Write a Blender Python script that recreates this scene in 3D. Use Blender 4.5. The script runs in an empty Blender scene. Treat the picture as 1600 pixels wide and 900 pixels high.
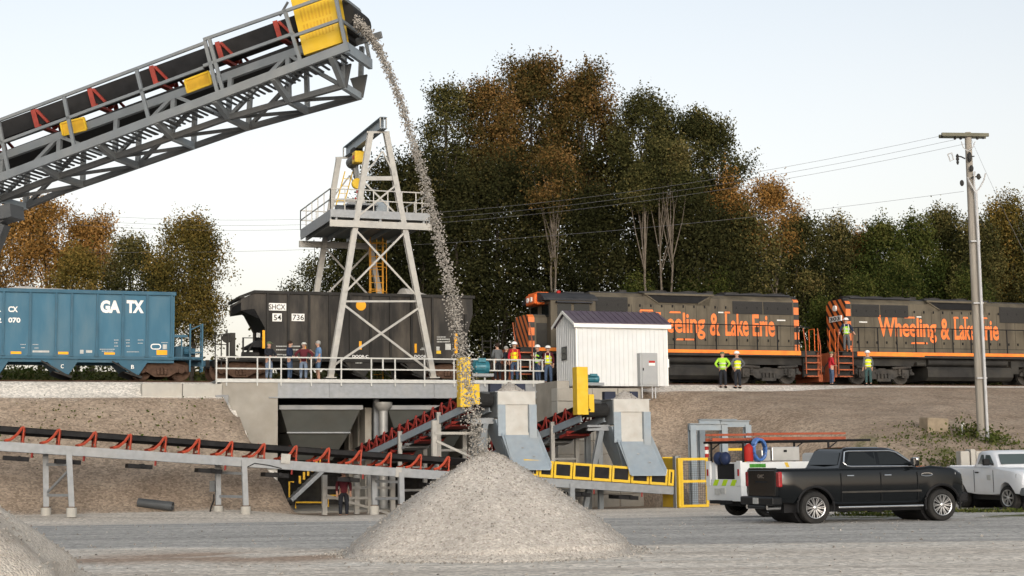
import bpy, bmesh, math, random
import numpy as np
from mathutils import Vector, Matrix, Euler
R = math.radians
C = bpy.context.scene.collection
SC = bpy.context.scene
rnd = random.Random(7)
# ------------------------------------------------------------------ camera
F = 2400.0; CAMZ = 1.7; PITCH = R(6.47); ROLL = -0.0135
cam_d = bpy.data.cameras.new('camera'); cam = bpy.data.objects.new('camera', cam_d); C.objects.link(cam)
cam_d.sensor_width = 36; cam_d.lens = F / 1600 * 36; cam_d.clip_end = 3000; cam_d.clip_start = 0.1
CM = (Matrix.Rotation(math.pi / 2 + PITCH, 3, 'X') @ Matrix.Rotation(ROLL, 3, 'Z'))
cam.matrix_world = Matrix.Translation((0, 0, CAMZ)) @ CM.to_4x4()
SC.camera = cam
EYE = Vector((0, 0, CAMZ))
def ray(px, py):
    return CM @ Vector(((px - 800) / F, (450 - py) / F, -1))
def P(px, py, Y):                       # photo measurement -> point at distance Y
    d = ray(px, py); return EYE + d * (Y / d.y)
def hit(px, py, p0, n):                 # photo measurement -> point on a real plane
    d = ray(px, py); n = Vector(n); return EYE + d * ((Vector(p0) - EYE).dot(n) / d.dot(n))
# ------------------------------------------------------------------ frame of the railway
A = R(20); ca, sa = math.cos(A), math.sin(A); Y0 = 75.9
U = Vector((ca, sa, 0)); V = Vector((-sa, ca, 0)); O0 = Vector((0, Y0, 0))
def W(s, d, z=0): return O0 + U * s + V * d + Vector((0, 0, z))
def TP(px, py, d):                      # on the vertical plane parallel to the track at offset d -> (s, z)
    h = hit(px, py, O0 + V * d, V); return (h - O0).dot(U), h.z
def TS(px, d, py=600): return TP(px, py, d)[0]
RAIL = 5.65; DECK = 5.52
# ------------------------------------------------------------------ object helpers
def tag(o, label=None, cat=None, group=None, kind=None):
    if label: o['label'] = label
    if cat: o['category'] = cat
    if group: o['group'] = group
    if kind: o['kind'] = kind
    return o
class Root:                             # an Empty at a thing's base
    def __init__(s, name, loc, rz=0, label=None, cat=None, group=None, rot=None):
        s.o = bpy.data.objects.new(name, None); C.objects.link(s.o)
        e = rot if rot is not None else Euler((0, 0, rz))
        s.o.location = loc; s.o.rotation_euler = e
        s.m = Matrix.Translation(Vector(loc)) @ e.to_matrix().to_4x4(); s.inv = s.m.inverted()
        tag(s.o, label, cat, group)
    def w(s, *p): return s.m @ Vector(p)
class MB:                               # collects shapes; build() links them as one mesh object
    def __init__(s): s.v = []; s.f = []; s.mi = []; s.cur = 0
    def add(s, vs, fs):
        n = len(s.v); s.v += [tuple(p) for p in vs]; s.f += [tuple(i + n for i in f) for f in fs]; s.mi += [s.cur] * len(fs); return s
    def mat(s, i): s.cur = i; return s
    def box(s, x0, x1, y0, y1, z0, z1):
        return s.add([(x0,y0,z0),(x1,y0,z0),(x1,y1,z0),(x0,y1,z0),(x0,y0,z1),(x1,y0,z1),(x1,y1,z1),(x0,y1,z1)],
                     [(3,2,1,0),(4,5,6,7),(0,1,5,4),(1,2,6,5),(2,3,7,6),(3,0,4,7)])
    def hexa(s, a, b): return s.add(list(a) + list(b), [(3,2,1,0),(4,5,6,7),(0,1,5,4),(1,2,6,5),(2,3,7,6),(3,0,4,7)])
    def frame(s, p0, p1, up):
        d = (Vector(p1) - Vector(p0)).normalized(); up = Vector(up)
        if abs(d.dot(up.normalized())) > .98: up = Vector((1, 0, 0)) if abs(d.x) < .9 else Vector((0, 1, 0))
        x = d.cross(up).normalized(); return d, x, x.cross(d).normalized()
    def bar(s, p0, p1, w, h, up=(0,0,1), ox=0, oz=0):
        p0 = Vector(p0); p1 = Vector(p1); d, x, z = s.frame(p0, p1, up); o = x * ox + z * oz
        q = [(-w/2,-h/2),(w/2,-h/2),(w/2,h/2),(-w/2,h/2)]
        return s.hexa([p0 + o + x*a + z*b for a, b in q], [p1 + o + x*a + z*b for a, b in q])
    def ibeam(s, p0, p1, w, h, t=.02, up=(0,0,1), ox=0, oz=0):
        s.bar(p0, p1, w, t, up, ox, oz + h/2 - t/2); s.bar(p0, p1, w, t, up, ox, oz - h/2 + t/2)
        return s.bar(p0, p1, t, h - 2*t, up, ox, oz)
    def channel(s, p0, p1, w, h, t=.02, up=(0,0,1), side=1, ox=0, oz=0):   # web at the outer side
        s.bar(p0, p1, w, t, up, ox, oz + h/2 - t/2); s.bar(p0, p1, w, t, up, ox, oz - h/2 + t/2)
        return s.bar(p0, p1, t, h - 2*t, up, ox + side*(w/2 - t/2), oz)
    def tube(s, p0, p1, r, n=8, r1=None, cap=True):
        p0 = Vector(p0); p1 = Vector(p1); r1 = r if r1 is None else r1; d, x, z = s.frame(p0, p1, (0,0,1))
        a = [2*math.pi*i/n for i in range(n)]
        vs = [p0 + (x*math.cos(t) + z*math.sin(t))*r for t in a] + [p1 + (x*math.cos(t) + z*math.sin(t))*r1 for t in a]
        fs = [(i, (i+1) % n, n + (i+1) % n, n + i) for i in range(n)]
        if cap: fs += [tuple(range(n))[::-1], tuple(range(n, 2*n))]
        return s.add(vs, fs)
    def path(s, pts, r, n=6, rs=None):
        pts = [Vector(p) for p in pts]; rings = []
        for i, p in enumerate(pts):
            d = (pts[min(i+1, len(pts)-1)] - pts[max(i-1, 0)]).normalized()
            _, x, z = s.frame(p, p + d, (0, 0, 1) if abs(d.z) < .95 else (0, 1, 0)); rr = rs[i] if rs else r
            rings.append([p + (x*math.cos(2*math.pi*k/n) + z*math.sin(2*math.pi*k/n))*rr for k in range(n)])
        vs = [q for g in rings for q in g]; fs = []
        for i in range(len(pts)-1):
            fs += [(i*n+k, i*n+(k+1) % n, (i+1)*n+(k+1) % n, (i+1)*n+k) for k in range(n)]
        fs += [tuple(range(n))[::-1], tuple(range((len(pts)-1)*n, len(pts)*n))]
        return s.add(vs, fs)
    def prism(s, poly, ext):            # polygon of 3D points pushed along a vector
        n = len(poly); e = Vector(ext); a = [Vector(p) for p in poly]
        return s.add(a + [p + e for p in a], [tuple(range(n))[::-1], tuple(range(n, 2*n))] + [(i, (i+1) % n, n+(i+1) % n, n+i) for i in range(n)])
    def lathe(s, c, axis, prof, n=16, up=(0,0,1), cap=True):    # prof: (along, radius)
        c = Vector(c); d, x, z = s.frame(c, c + Vector(axis), up); vs = []
        for l, r in prof: vs += [c + d*l + (x*math.cos(2*math.pi*k/n) + z*math.sin(2*math.pi*k/n))*r for k in range(n)]
        fs = []
        for i in range(len(prof)-1): fs += [(i*n+k, i*n+(k+1) % n, (i+1)*n+(k+1) % n, (i+1)*n+k) for k in range(n)]
        if cap: fs += [tuple(range(n))[::-1], tuple(range((len(prof)-1)*n, len(prof)*n))]
        return s.add(vs, fs)
    def ball(s, c, r, n=10, m=6, sc=(1,1,1)):
        c = Vector(c); vs = []; fs = []
        for i in range(1, m):
            t = math.pi*i/m
            vs += [c + Vector((math.sin(t)*math.cos(2*math.pi*k/n)*r*sc[0], math.sin(t)*math.sin(2*math.pi*k/n)*r*sc[1], math.cos(t)*r*sc[2])) for k in range(n)]
        for i in range(m-2): fs += [(i*n+k, (i+1)*n+k, (i+1)*n+(k+1) % n, i*n+(k+1) % n) for k in range(n)]
        a = len(vs); vs += [c + Vector((0,0,r*sc[2])), c - Vector((0,0,r*sc[2]))]
        fs += [(a, k, (k+1) % n) for k in range(n)] + [(a+1, (m-2)*n+(k+1) % n, (m-2)*n+k) for k in range(n)]
        return s.add(vs, fs)
    def build(s, name, mats, parent=None, world=True, smooth=False, fix=True):
        me = bpy.data.meshes.new(name)
        vs = s.v
        if parent is not None and world: inv = parent.inv; vs = [tuple(inv @ Vector(p)) for p in vs]
        me.from_pydata(vs, [], s.f); ms = mats if isinstance(mats, (list, tuple)) else [mats]
        for m in ms: me.materials.append(m)
        if len(ms) > 1: me.polygons.foreach_set('material_index', s.mi)
        if fix:
            bm = bmesh.new(); bm.from_mesh(me); bmesh.ops.recalc_face_normals(bm, faces=bm.faces); bm.to_mesh(me); bm.free()
        if smooth:
            me.polygons.foreach_set('use_smooth', [True]*len(me.polygons))
            try: me.set_sharp_from_angle(angle=R(40))
            except Exception: pass
        o = bpy.data.objects.new(name, me); C.objects.link(o)
        if parent is not None: o.parent = parent.o if isinstance(parent, Root) else parent
        o_inv = None
        return o
def sub(o, root):                       # lets a built part act as a parent in the same frame
    class S: pass
    q = S(); q.o = o; q.inv = root.inv; q.m = root.m; return q
def build_sub(mb, name, mats, part, root, **k):
    o = mb.build(name, mats, None if root is None else root, **k); o.parent = part; return o
def bevel(o, w=.02, seg=2, ang=35):
    m = o.modifiers.new('bevel', 'BEVEL'); m.width = w; m.segments = seg; m.limit_method = 'ANGLE'; m.angle_limit = R(ang); return o
def copy_tree(o, parent=None):
    c = o.copy(); C.objects.link(c)
    if parent: c.parent = parent
    for ch in list(o.children): copy_tree(ch, c)
    return c
def bake(o):                            # evaluate modifiers into a plain mesh
    dg = bpy.context.evaluated_depsgraph_get(); me = bpy.data.meshes.new_from_object(o.evaluated_get(dg), depsgraph=dg)
    o.modifiers.clear(); o.data = me; return o
def text(name, body, m, size, loc_fn, ext=.006, bold=0.0, sx=1.0, shear=0, parent=None, align='LEFT', spacing=1.0):
    cu = bpy.data.curves.new(name, 'FONT'); cu.body = body; cu.size = size; cu.offset = bold; cu.extrude = ext; cu.shear = shear
    cu.align_x = align; cu.space_character = spacing; cu.resolution_u = 3
    t = bpy.data.objects.new(name, cu); C.objects.link(t)
    dg = bpy.context.evaluated_depsgraph_get(); me = bpy.data.meshes.new_from_object(t.evaluated_get(dg), depsgraph=dg)
    bpy.data.objects.remove(t); bpy.data.curves.remove(cu)
    for v in me.vertices: v.co = loc_fn(v.co.x * sx, v.co.y, v.co.z)
    me.materials.clear(); me.materials.append(m)
    o = bpy.data.objects.new(name, me); C.objects.link(o)
    if parent is not None: o.parent = parent
    return o
# ------------------------------------------------------------------ materials
def mat(name, col, rough=.6, metal=0, var=.15, scale=3.0, bump=0, bscale=None, dirt=None, dirt_amt=.4, dscale=.8, coat=0, spec=None, stretch=None, alpha=None):
    m = bpy.data.materials.new(name); m.use_nodes = True; nt = m.node_tree; N = nt.nodes; L = nt.links
    b = N['Principled BSDF']; b.inputs['Roughness'].default_value = rough; b.inputs['Metallic'].default_value = metal
    if coat: b.inputs['Coat Weight'].default_value = coat; b.inputs['Coat Roughness'].default_value = .05
    if spec is None and not metal and rough > .44: spec = .14
    if spec is not None: b.inputs['Specular IOR Level'].default_value = spec
    tc = N.new('ShaderNodeTexCoord'); vec = tc.outputs['Object']
    if stretch:
        mp = N.new('ShaderNodeMapping'); mp.inputs['Scale'].default_value = stretch; L.new(vec, mp.inputs[0]); vec = mp.outputs[0]
    n = N.new('ShaderNodeTexNoise'); n.inputs['Scale'].default_value = scale; n.inputs['Detail'].default_value = 6; L.new(vec, n.inputs['Vector'])
    r = N.new('ShaderNodeMapRange'); r.inputs['From Min'].default_value = .3; r.inputs['From Max'].default_value = .7
    r.inputs['To Min'].default_value = 1 - var; r.inputs['To Max'].default_value = 1 + var; L.new(n.outputs['Fac'], r.inputs['Value'])
    mx = N.new('ShaderNodeMix'); mx.data_type = 'RGBA'; mx.blend_type = 'MULTIPLY'; mx.inputs['Factor'].default_value = 1
    mx.inputs['A'].default_value = (*col, 1); L.new(r.outputs[0], mx.inputs['B']); out = mx.outputs['Result']
    if dirt:
        n2 = N.new('ShaderNodeTexNoise'); n2.inputs['Scale'].default_value = dscale; n2.inputs['Detail'].default_value = 8; n2.inputs['Roughness'].default_value = .65; L.new(vec, n2.inputs['Vector'])
        r2 = N.new('ShaderNodeMapRange'); r2.inputs['From Min'].default_value = .45; r2.inputs['From Max'].default_value = .72; r2.inputs['To Max'].default_value = dirt_amt; L.new(n2.outputs['Fac'], r2.inputs['Value'])
        m2 = N.new('ShaderNodeMix'); m2.data_type = 'RGBA'; L.new(r2.outputs[0], m2.inputs['Factor']); L.new(out, m2.inputs['A']); m2.inputs['B'].default_value = (*dirt, 1); out = m2.outputs['Result']
    L.new(out, b.inputs['Base Color'])
    if bump:
        n3 = N.new('ShaderNodeTexNoise'); n3.inputs['Scale'].default_value = bscale or scale*4; n3.inputs['Detail'].default_value = 5; L.new(vec, n3.inputs['Vector'])
        bp = N.new('ShaderNodeBump'); bp.inputs['Strength'].default_value = bump; bp.inputs['Distance'].default_value = .03; L.new(n3.outputs['Fac'], bp.inputs['Height']); L.new(bp.outputs[0], b.inputs['Normal'])
    return m
def gravel_mat(name, cols, scale, bump=.6, big=None, dist=.03, rough=.95, vcol=None):
    """stones from voronoi cells, each its own colour; big = (colour, scale, amount) wide patches"""
    m = bpy.data.materials.new(name); m.use_nodes = True; nt = m.node_tree; N = nt.nodes; L = nt.links
    b = N['Principled BSDF']; b.inputs['Roughness'].default_value = rough; b.inputs['Specular IOR Level'].default_value = .2
    tc = N.new('ShaderNodeTexCoord'); v = N.new('ShaderNodeTexVoronoi'); v.inputs['Scale'].default_value = scale; L.new(tc.outputs['Object'], v.inputs['Vector'])
    sp = N.new('ShaderNodeSeparateColor'); L.new(v.outputs['Color'], sp.inputs[0])
    cr = N.new('ShaderNodeValToRGB'); L.new(sp.outputs[0], cr.inputs[0]); e = cr.color_ramp.elements
    while len(e) < len(cols): e.new(.5)
    for i, c in enumerate(cols): e[i].position = i/(len(cols)-1); e[i].color = (*c, 1)
    out = cr.outputs[0]
    n0 = N.new('ShaderNodeTexNoise'); n0.inputs['Scale'].default_value = .35; n0.inputs['Detail'].default_value = 8; n0.inputs['Roughness'].default_value = .7; L.new(tc.outputs['Object'], n0.inputs['Vector'])
    r0 = N.new('ShaderNodeMapRange'); r0.inputs['From Min'].default_value = .3; r0.inputs['From Max'].default_value = .7; r0.inputs['To Min'].default_value = .8; r0.inputs['To Max'].default_value = 1.2; L.new(n0.outputs['Fac'], r0.inputs['Value'])
    mm = N.new('ShaderNodeMix'); mm.data_type = 'RGBA'; mm.blend_type = 'MULTIPLY'; mm.inputs['Factor'].default_value = 1; L.new(out, mm.inputs['A']); L.new(r0.outputs[0], mm.inputs['B']); out = mm.outputs['Result']
    for bc, bs, amt, st in (big or []):
        mp = N.new('ShaderNodeMapping'); mp.inputs['Scale'].default_value = st; L.new(tc.outputs['Object'], mp.inputs[0])
        n = N.new('ShaderNodeTexNoise'); n.inputs['Scale'].default_value = bs; n.inputs['Detail'].default_value = 9; n.inputs['Roughness'].default_value = .6; L.new(mp.outputs[0], n.inputs['Vector'])
        r = N.new('ShaderNodeMapRange'); r.inputs['From Min'].default_value = .46; r.inputs['From Max'].default_value = .62; r.inputs['To Max'].default_value = amt; L.new(n.outputs['Fac'], r.inputs['Value'])
        mx = N.new('ShaderNodeMix'); mx.data_type = 'RGBA'; L.new(r.outputs[0], mx.inputs['Factor']); L.new(out, mx.inputs['A']); mx.inputs['B'].default_value = (*bc, 1); out = mx.outputs['Result']
    L.new(out, b.inputs['Base Color'])
    bp = N.new('ShaderNodeBump'); bp.inputs['Strength'].default_value = bump; bp.inputs['Distance'].default_value = dist; bp.invert = True
    L.new(v.outputs['Distance'], bp.inputs['Height']); L.new(bp.outputs[0], b.inputs['Normal'])
    return m
M = {}
def mk(k, *a, **kw): M[k] = mat(k, *a, **kw)
mk('galv', (.21,.222,.235), .5, .25, var=.12, scale=5, dirt=(.3,.29,.26), dirt_amt=.35)
mk('galv_light', (.29,.285,.27), .5, .35, var=.12, scale=4, dirt=(.4,.37,.31), dirt_amt=.5)
mk('steel_grey', (.155,.172,.185), .5, .2, var=.1, scale=3, dirt=(.26,.25,.22), dirt_amt=.4)
mk('steel_dark', (.065,.07,.075), .55, .2, var=.15, scale=3, dirt=(.16,.15,.13), dirt_amt=.4)
mk('blue_grey', (.23,.275,.315), .5, .1, var=.08, scale=4, dirt=(.33,.32,.29), dirt_amt=.45)
mk('belt', (.014,.014,.015), .75, 0, var=.3, scale=4, dirt=(.05,.045,.04), dirt_amt=.3, spec=.15)
mk('idler_red', (.36,.055,.028), .5, 0, var=.2, scale=8, dirt=(.2,.06,.04), dirt_amt=.5)
mk('idler_dull', (.27,.04,.028), .55, 0, var=.2, scale=8, dirt=(.14,.05,.04), dirt_amt=.5)
mk('idler_dark', (.2,.025,.02), .55, 0, var=.2, scale=8)
mk('yellow', (.62,.4,.03), .45, 0, var=.08, scale=4, dirt=(.5,.36,.1), dirt_amt=.5, dscale=2)
mk('yellow_dark', (.55,.32,.03), .5, 0, var=.15, scale=6)
mk('concrete', (.3,.28,.245), .9, 0, var=.12, scale=1.6, bump=.15, bscale=25, dirt=(.24,.21,.17), dirt_amt=.5, dscale=.7)
mk('concrete_light', (.4,.385,.35), .9, 0, var=.1, scale=2, bump=.15, bscale=25, dirt=(.33,.29,.24), dirt_amt=.5, dscale=1.2)
mk('concrete_grey', (.25,.255,.26), .9, 0, var=.12, scale=2, bump=.15, bscale=25, dirt=(.34,.31,.26), dirt_amt=.5, dscale=1)
mk('black', (.012,.012,.013), .6, 0, var=.2)
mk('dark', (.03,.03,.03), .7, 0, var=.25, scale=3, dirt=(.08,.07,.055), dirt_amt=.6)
mk('rubber', (.02,.02,.02), .85, 0, var=.2, scale=6, dirt=(.06,.053,.045), dirt_amt=.35)
mk('white', (.6,.61,.61), .5, 0, var=.04, scale=2, dirt=(.6,.58,.52), dirt_amt=.25)
mk('white_trim', (.75,.75,.72), .5, 0, var=.04)
mk('rail_white', (.42,.42,.4), .5, .1, var=.1, scale=6)
mk('chrome', (.75,.75,.75), .12, 1, var=.04)
mk('alu', (.5,.5,.49), .35, .85, var=.1, scale=4)
mk('glass', (.008,.01,.011), .08, 0, var=.02, spec=.3)
mk('glass_light', (.06,.08,.08), .08, 0, var=.05, spec=.7)
mk('orange', (.78,.16,.035), .5, 0, var=.12, scale=3, dirt=(.35,.13,.06), dirt_amt=.4)
mk('orange_letter', (.85,.21,.06), .55, 0, var=.12, scale=3, dirt=(.4,.17,.08), dirt_amt=.35)
mk('amber', (.75,.35,.02), .5, 0, var=.1)
mk('letter_white', (.72,.71,.68), .6, 0, var=.08, scale=6)
mk('letter_grey', (.42,.42,.4), .6, 0, var=.15, scale=9)
mk('teal', (.02,.13,.17), .4, .1, var=.15, scale=6, dirt=(.1,.13,.13), dirt_amt=.3)
mk('wood_pole', (.28,.255,.22), .9, 0, var=.2, scale=2, stretch=(6,6,.4), bump=.2, bscale=8, dirt=(.22,.19,.15), dirt_amt=.6)
mk('wood_arm', (.14,.135,.1), .9, 0, var=.2, scale=3)
mk('wire', (.13,.13,.14), .7, 0, var=.05)
mk('pvc', (.42,.42,.42), .6, 0, var=.08)
mk('navy', (.02,.03,.07), .45, 0, var=.1)
mk('tan_block', (.26,.21,.15), .9, 0, var=.2, scale=3, bump=.3, bscale=12)
mk('red', (.36,.025,.02), .45, 0, var=.1)
mk('rust', (.075,.045,.032), .85, 0, var=.3, scale=5, dirt=(.13,.08,.05), dirt_amt=.6)
# ------------------------------------------------------------------ sky and sun
SUN_EL, SUN_AZ = R(15), R(170)          # azimuth clockwise from +Y (view direction): behind the camera, right
w = bpy.data.worlds.new('World'); SC.world = w; w.use_nodes = True; wn = w.node_tree
bg = wn.nodes['Background']; sky = wn.nodes.new('ShaderNodeTexSky'); sky.sky_type = 'NISHITA'; sky.sun_disc = False
sky.sun_elevation = SUN_EL; sky.sun_rotation = SUN_AZ; sky.air_density = 1.0; sky.dust_density = 3.0; sky.ozone_density = 1.0; sky.altitude = 200
hs = wn.nodes.new('ShaderNodeHueSaturation'); hs.inputs['Saturation'].default_value = .26
wm = wn.nodes.new('ShaderNodeMix'); wm.data_type = 'RGBA'; wm.blend_type = 'MULTIPLY'; wm.inputs['Factor'].default_value = 1
tcw = wn.nodes.new('ShaderNodeTexCoord'); sx_ = wn.nodes.new('ShaderNodeSeparateXYZ'); wn.links.new(tcw.outputs['Generated'], sx_.inputs[0])
rw = wn.nodes.new('ShaderNodeValToRGB'); wn.links.new(sx_.outputs[2], rw.inputs[0]); er = rw.color_ramp.elements
er[0].position = .0; er[0].color = (.97, .86, .755, 1); er[1].position = .32; er[1].color = (.93, .96, .975, 1); e_ = er.new(.1); e_.color = (.965, .895, .815, 1); wn.links.new(rw.outputs[0], wm.inputs['B'])
wn.links.new(sky.outputs[0], hs.inputs['Color']); wn.links.new(hs.outputs[0], wm.inputs['A']); wn.links.new(wm.outputs['Result'], bg.inputs[0])
bg.inputs[1].default_value = .15
sd = bpy.data.lights.new('sun', 'SUN'); sd.energy = .5; sd.angle = R(22); sd.color = (1, .92, .82)
so = bpy.data.objects.new('sun', sd); C.objects.link(so)
to_sun = Vector((math.sin(SUN_AZ)*math.cos(SUN_EL), math.cos(SUN_AZ)*math.cos(SUN_EL), math.sin(SUN_EL)))
so.rotation_euler = to_sun.to_track_quat('Z', 'Y').to_euler()
vs_ = SC.view_settings; vs_.view_transform = 'Standard'; vs_.look = 'None'; vs_.gamma = 1; vs_.use_curve_mapping = False; vs_.exposure = .62
# ------------------------------------------------------------------ ground: one sheet
def sstep(a, b, x):
    t = np.clip((x-a)/(b-a), 0, 1); return t*t*(3-2*t)
def vnoise(x, y, seed=0):
    xi = np.floor(x).astype(int); yi = np.floor(y).astype(int); fx = x-xi; fy = y-yi
    fx = fx*fx*(3-2*fx); fy = fy*fy*(3-2*fy)
    def h(i, j): 
        n = np.sin(i*127.1 + j*311.7 + seed*74.7)*43758.5453; return n - np.floor(n)
    return (h(xi,yi)*(1-fx) + h(xi+1,yi)*fx)*(1-fy) + (h(xi,yi+1)*(1-fx) + h(xi+1,yi+1)*fx)*fy
def fbm(x, y, o=4, seed=0):
    return sum(vnoise(x*2**i, y*2**i, seed+i)/2**(i+1) for i in range(o)) - .5*(1-.5**o)
S0 = TS(434, -2.4, 650); S1 = TS(838, -2.4, 640); S2 = TS(1003, -5.2, 640)
SE = TS(352, -2.6, 640)
DW = -5.15                              # retaining wall under the shed
def height(s, d):
    s = np.asarray(s, float); d = np.asarray(d, float)
    yw = Y0 + s*sa + d*ca; xw = s*ca - d*sa
    low = -.3*sstep(44, 58, yw)*(1 - .75*sstep(9, 14, xw)) + .06*fbm(xw*.25, yw*.25, 3, 5)
    toe = np.where(s < 6, -10.6, np.where(s < 9.4, -10.6 - (s-6)*3.8, -23.5 - np.clip(s-9.4, 0, 3)*.8))
    low = low + .3*sstep(-12, -16, s)*sstep(-16, -10, d)
    top = -2.9
    t = np.clip((d - toe)/(top - toe), 0, 1); p = np.where(s < 6, 1.0, np.where(s < 9.5, 1 - (s-6)*.1, .65))
    zt = 4.72 + .35*sstep(0, 6, s) + .25*sstep(12, 20, s)
    z = low + (zt - low)*np.power(np.maximum(t, 0), p)
    z = z + np.where((t > 0) & (t < 1), .22*fbm(xw*.6, yw*.6, 4, 9)*np.minimum(1, np.minimum(t, 1-t)*6), 0)
    z = np.where(d > top, zt + (5.5-zt)*sstep(top, -.9, d), z)
    z = np.where(d > 9, 5.5 + 1.3*sstep(8.5, 13, d) + .5*fbm(xw*.3, yw*.3, 3, 15)*sstep(8.5, 13, d), z)
    cut = 4.8 - (s - SE)*3.0 + .25*fbm(d*.9, s*.9, 3, 6)
    z = np.where((s > SE - .2) & (s < S0 + .5) & (d < -2.3), np.maximum(np.minimum(z, cut), np.minimum(z, low)), z)
    notch = ((s > S0) & (s < S1) & (d < 7.2)) | ((s > S0) & (s < S2) & (d < DW))
    z = z - .035*np.exp(-(((yw - 25.2 - .35*np.sin(xw*.12))/.28)**2)) - .03*np.exp(-(((yw - 27.0 - .35*np.sin(xw*.12))/.28)**2)) + .012*fbm(xw*.8, yw*1.3, 3, 71)*(yw < 50)
    z = np.where(notch & (d > -11.5), -.42, z)
    z = np.where(notch & (d <= -11.5), np.minimum(z, low), z)
    return z
def gz(x, y):
    r = Vector((x, y, 0)) - O0; return float(height(r.dot(U), r.dot(V)))
def axis(dense0, dense1, step, far0, far1, extra):
    a = list(np.arange(dense0, dense1+1e-6, step)); x = dense0; st = step
    while x > far0: st *= 1.5; x -= st; a.append(x)
    x = dense1; st = step
    while x < far1: st *= 1.5; x += st; a.append(x)
    for e in extra: a += [e-.02, e+.02]
    return np.array(sorted(set(round(v, 4) for v in a)))
gs = axis(-48, 42, .45, -1500, 1500, [S0, S1, S2]); gd = axis(-75, 16, .45, -300, 1800, [7.2, DW])
GS, GD = np.meshgrid(gs, gd); GZ = height(GS, GD); nx, ny = len(gs), len(gd)
GX = GS*ca - GD*sa; GY = Y0 + GS*sa + GD*ca
me = bpy.data.meshes.new('ground')
idx = np.arange(nx*ny).reshape(ny, nx)
fs = np.stack([idx[:-1,:-1], idx[:-1,1:], idx[1:,1:], idx[1:,:-1]], -1).reshape(-1, 4)
me.from_pydata(np.stack([GX, GY, GZ], -1).reshape(-1, 3).tolist(), [], fs.tolist())
me.polygons.foreach_set('use_smooth', [True]*len(me.polygons))
# what lies where: red = grey crushed stone of the road, green = green growth, blue = pale fine stone
n1 = fbm(GX*.12, GY*.5, 5, 3)
road = sstep(30.3, 33.0, GY + n1*7)*(1 - sstep(48.0, 50.0, GY + fbm(GX*.2, GY*.2, 3, 8)*3 - .07*np.clip(GX-5, 0, 20)))
pale = sstep(-3.2, -2.4, GD + fbm(GS*.5, GD*.5, 3, 2)*.8)*(1 - sstep(9, 11, GD))*.95
pale = np.maximum(pale, .75*np.exp(-((GY - 49.8 - fbm(GX*.15, GY*0, 3, 4)*2.5)/1.0)**2)*(GX < 3))
pale = np.maximum(pale, .8*(GY < 31)*sstep(-.05, .2, fbm(GX*.08, GY*.9, 4, 21)))
toeS = np.where(GS < 6, -10.6, np.where(GS < 9.4, -10.6 - (GS-6)*3.8, -23.5))
grass = .8*sstep(.06, .22, fbm(GX*.8, GY*.9, 5, 31))*np.exp(-((GY - 61.5)/3.0)**2)*(GX > 12.5)
grass = np.maximum(grass, .9*np.exp(-((GY - 44.6 + .1*(GX-12))/1.3)**2)*sstep(7.5, 10.5, GX)*sstep(-.12, .1, fbm(GX*1.3, GY*1.3, 3, 12)))
grass = np.maximum(grass, sstep(8.5, 11, GD))
dirt = sstep(toeS - .6, toeS + .4, GD)*(1 - sstep(-3.2, -2.4, GD)) 
red = np.exp(-((GY - 29.0 - .12*(GX+6) - 2.2*fbm(GX*.5, GY*.3, 3, 61))/1.3)**2)*sstep(-12, -7, GX)*(1 - sstep(-3.5, -1, GX))*sstep(-.2, .0, fbm(GX*.3, GY*.8, 4, 44))
ca_ = me.color_attributes.new('soil', 'FLOAT_COLOR', 'POINT')
ca_.data.foreach_set('color', np.stack([road, grass, np.clip(pale, 0, 1), dirt], -1).reshape(-1).astype(np.float32))
cb_ = me.color_attributes.new('tint', 'FLOAT_COLOR', 'POINT')
cb_.data.foreach_set('color', np.stack([red, red*0, red*0, red*0+1], -1).reshape(-1).astype(np.float32))
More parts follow.
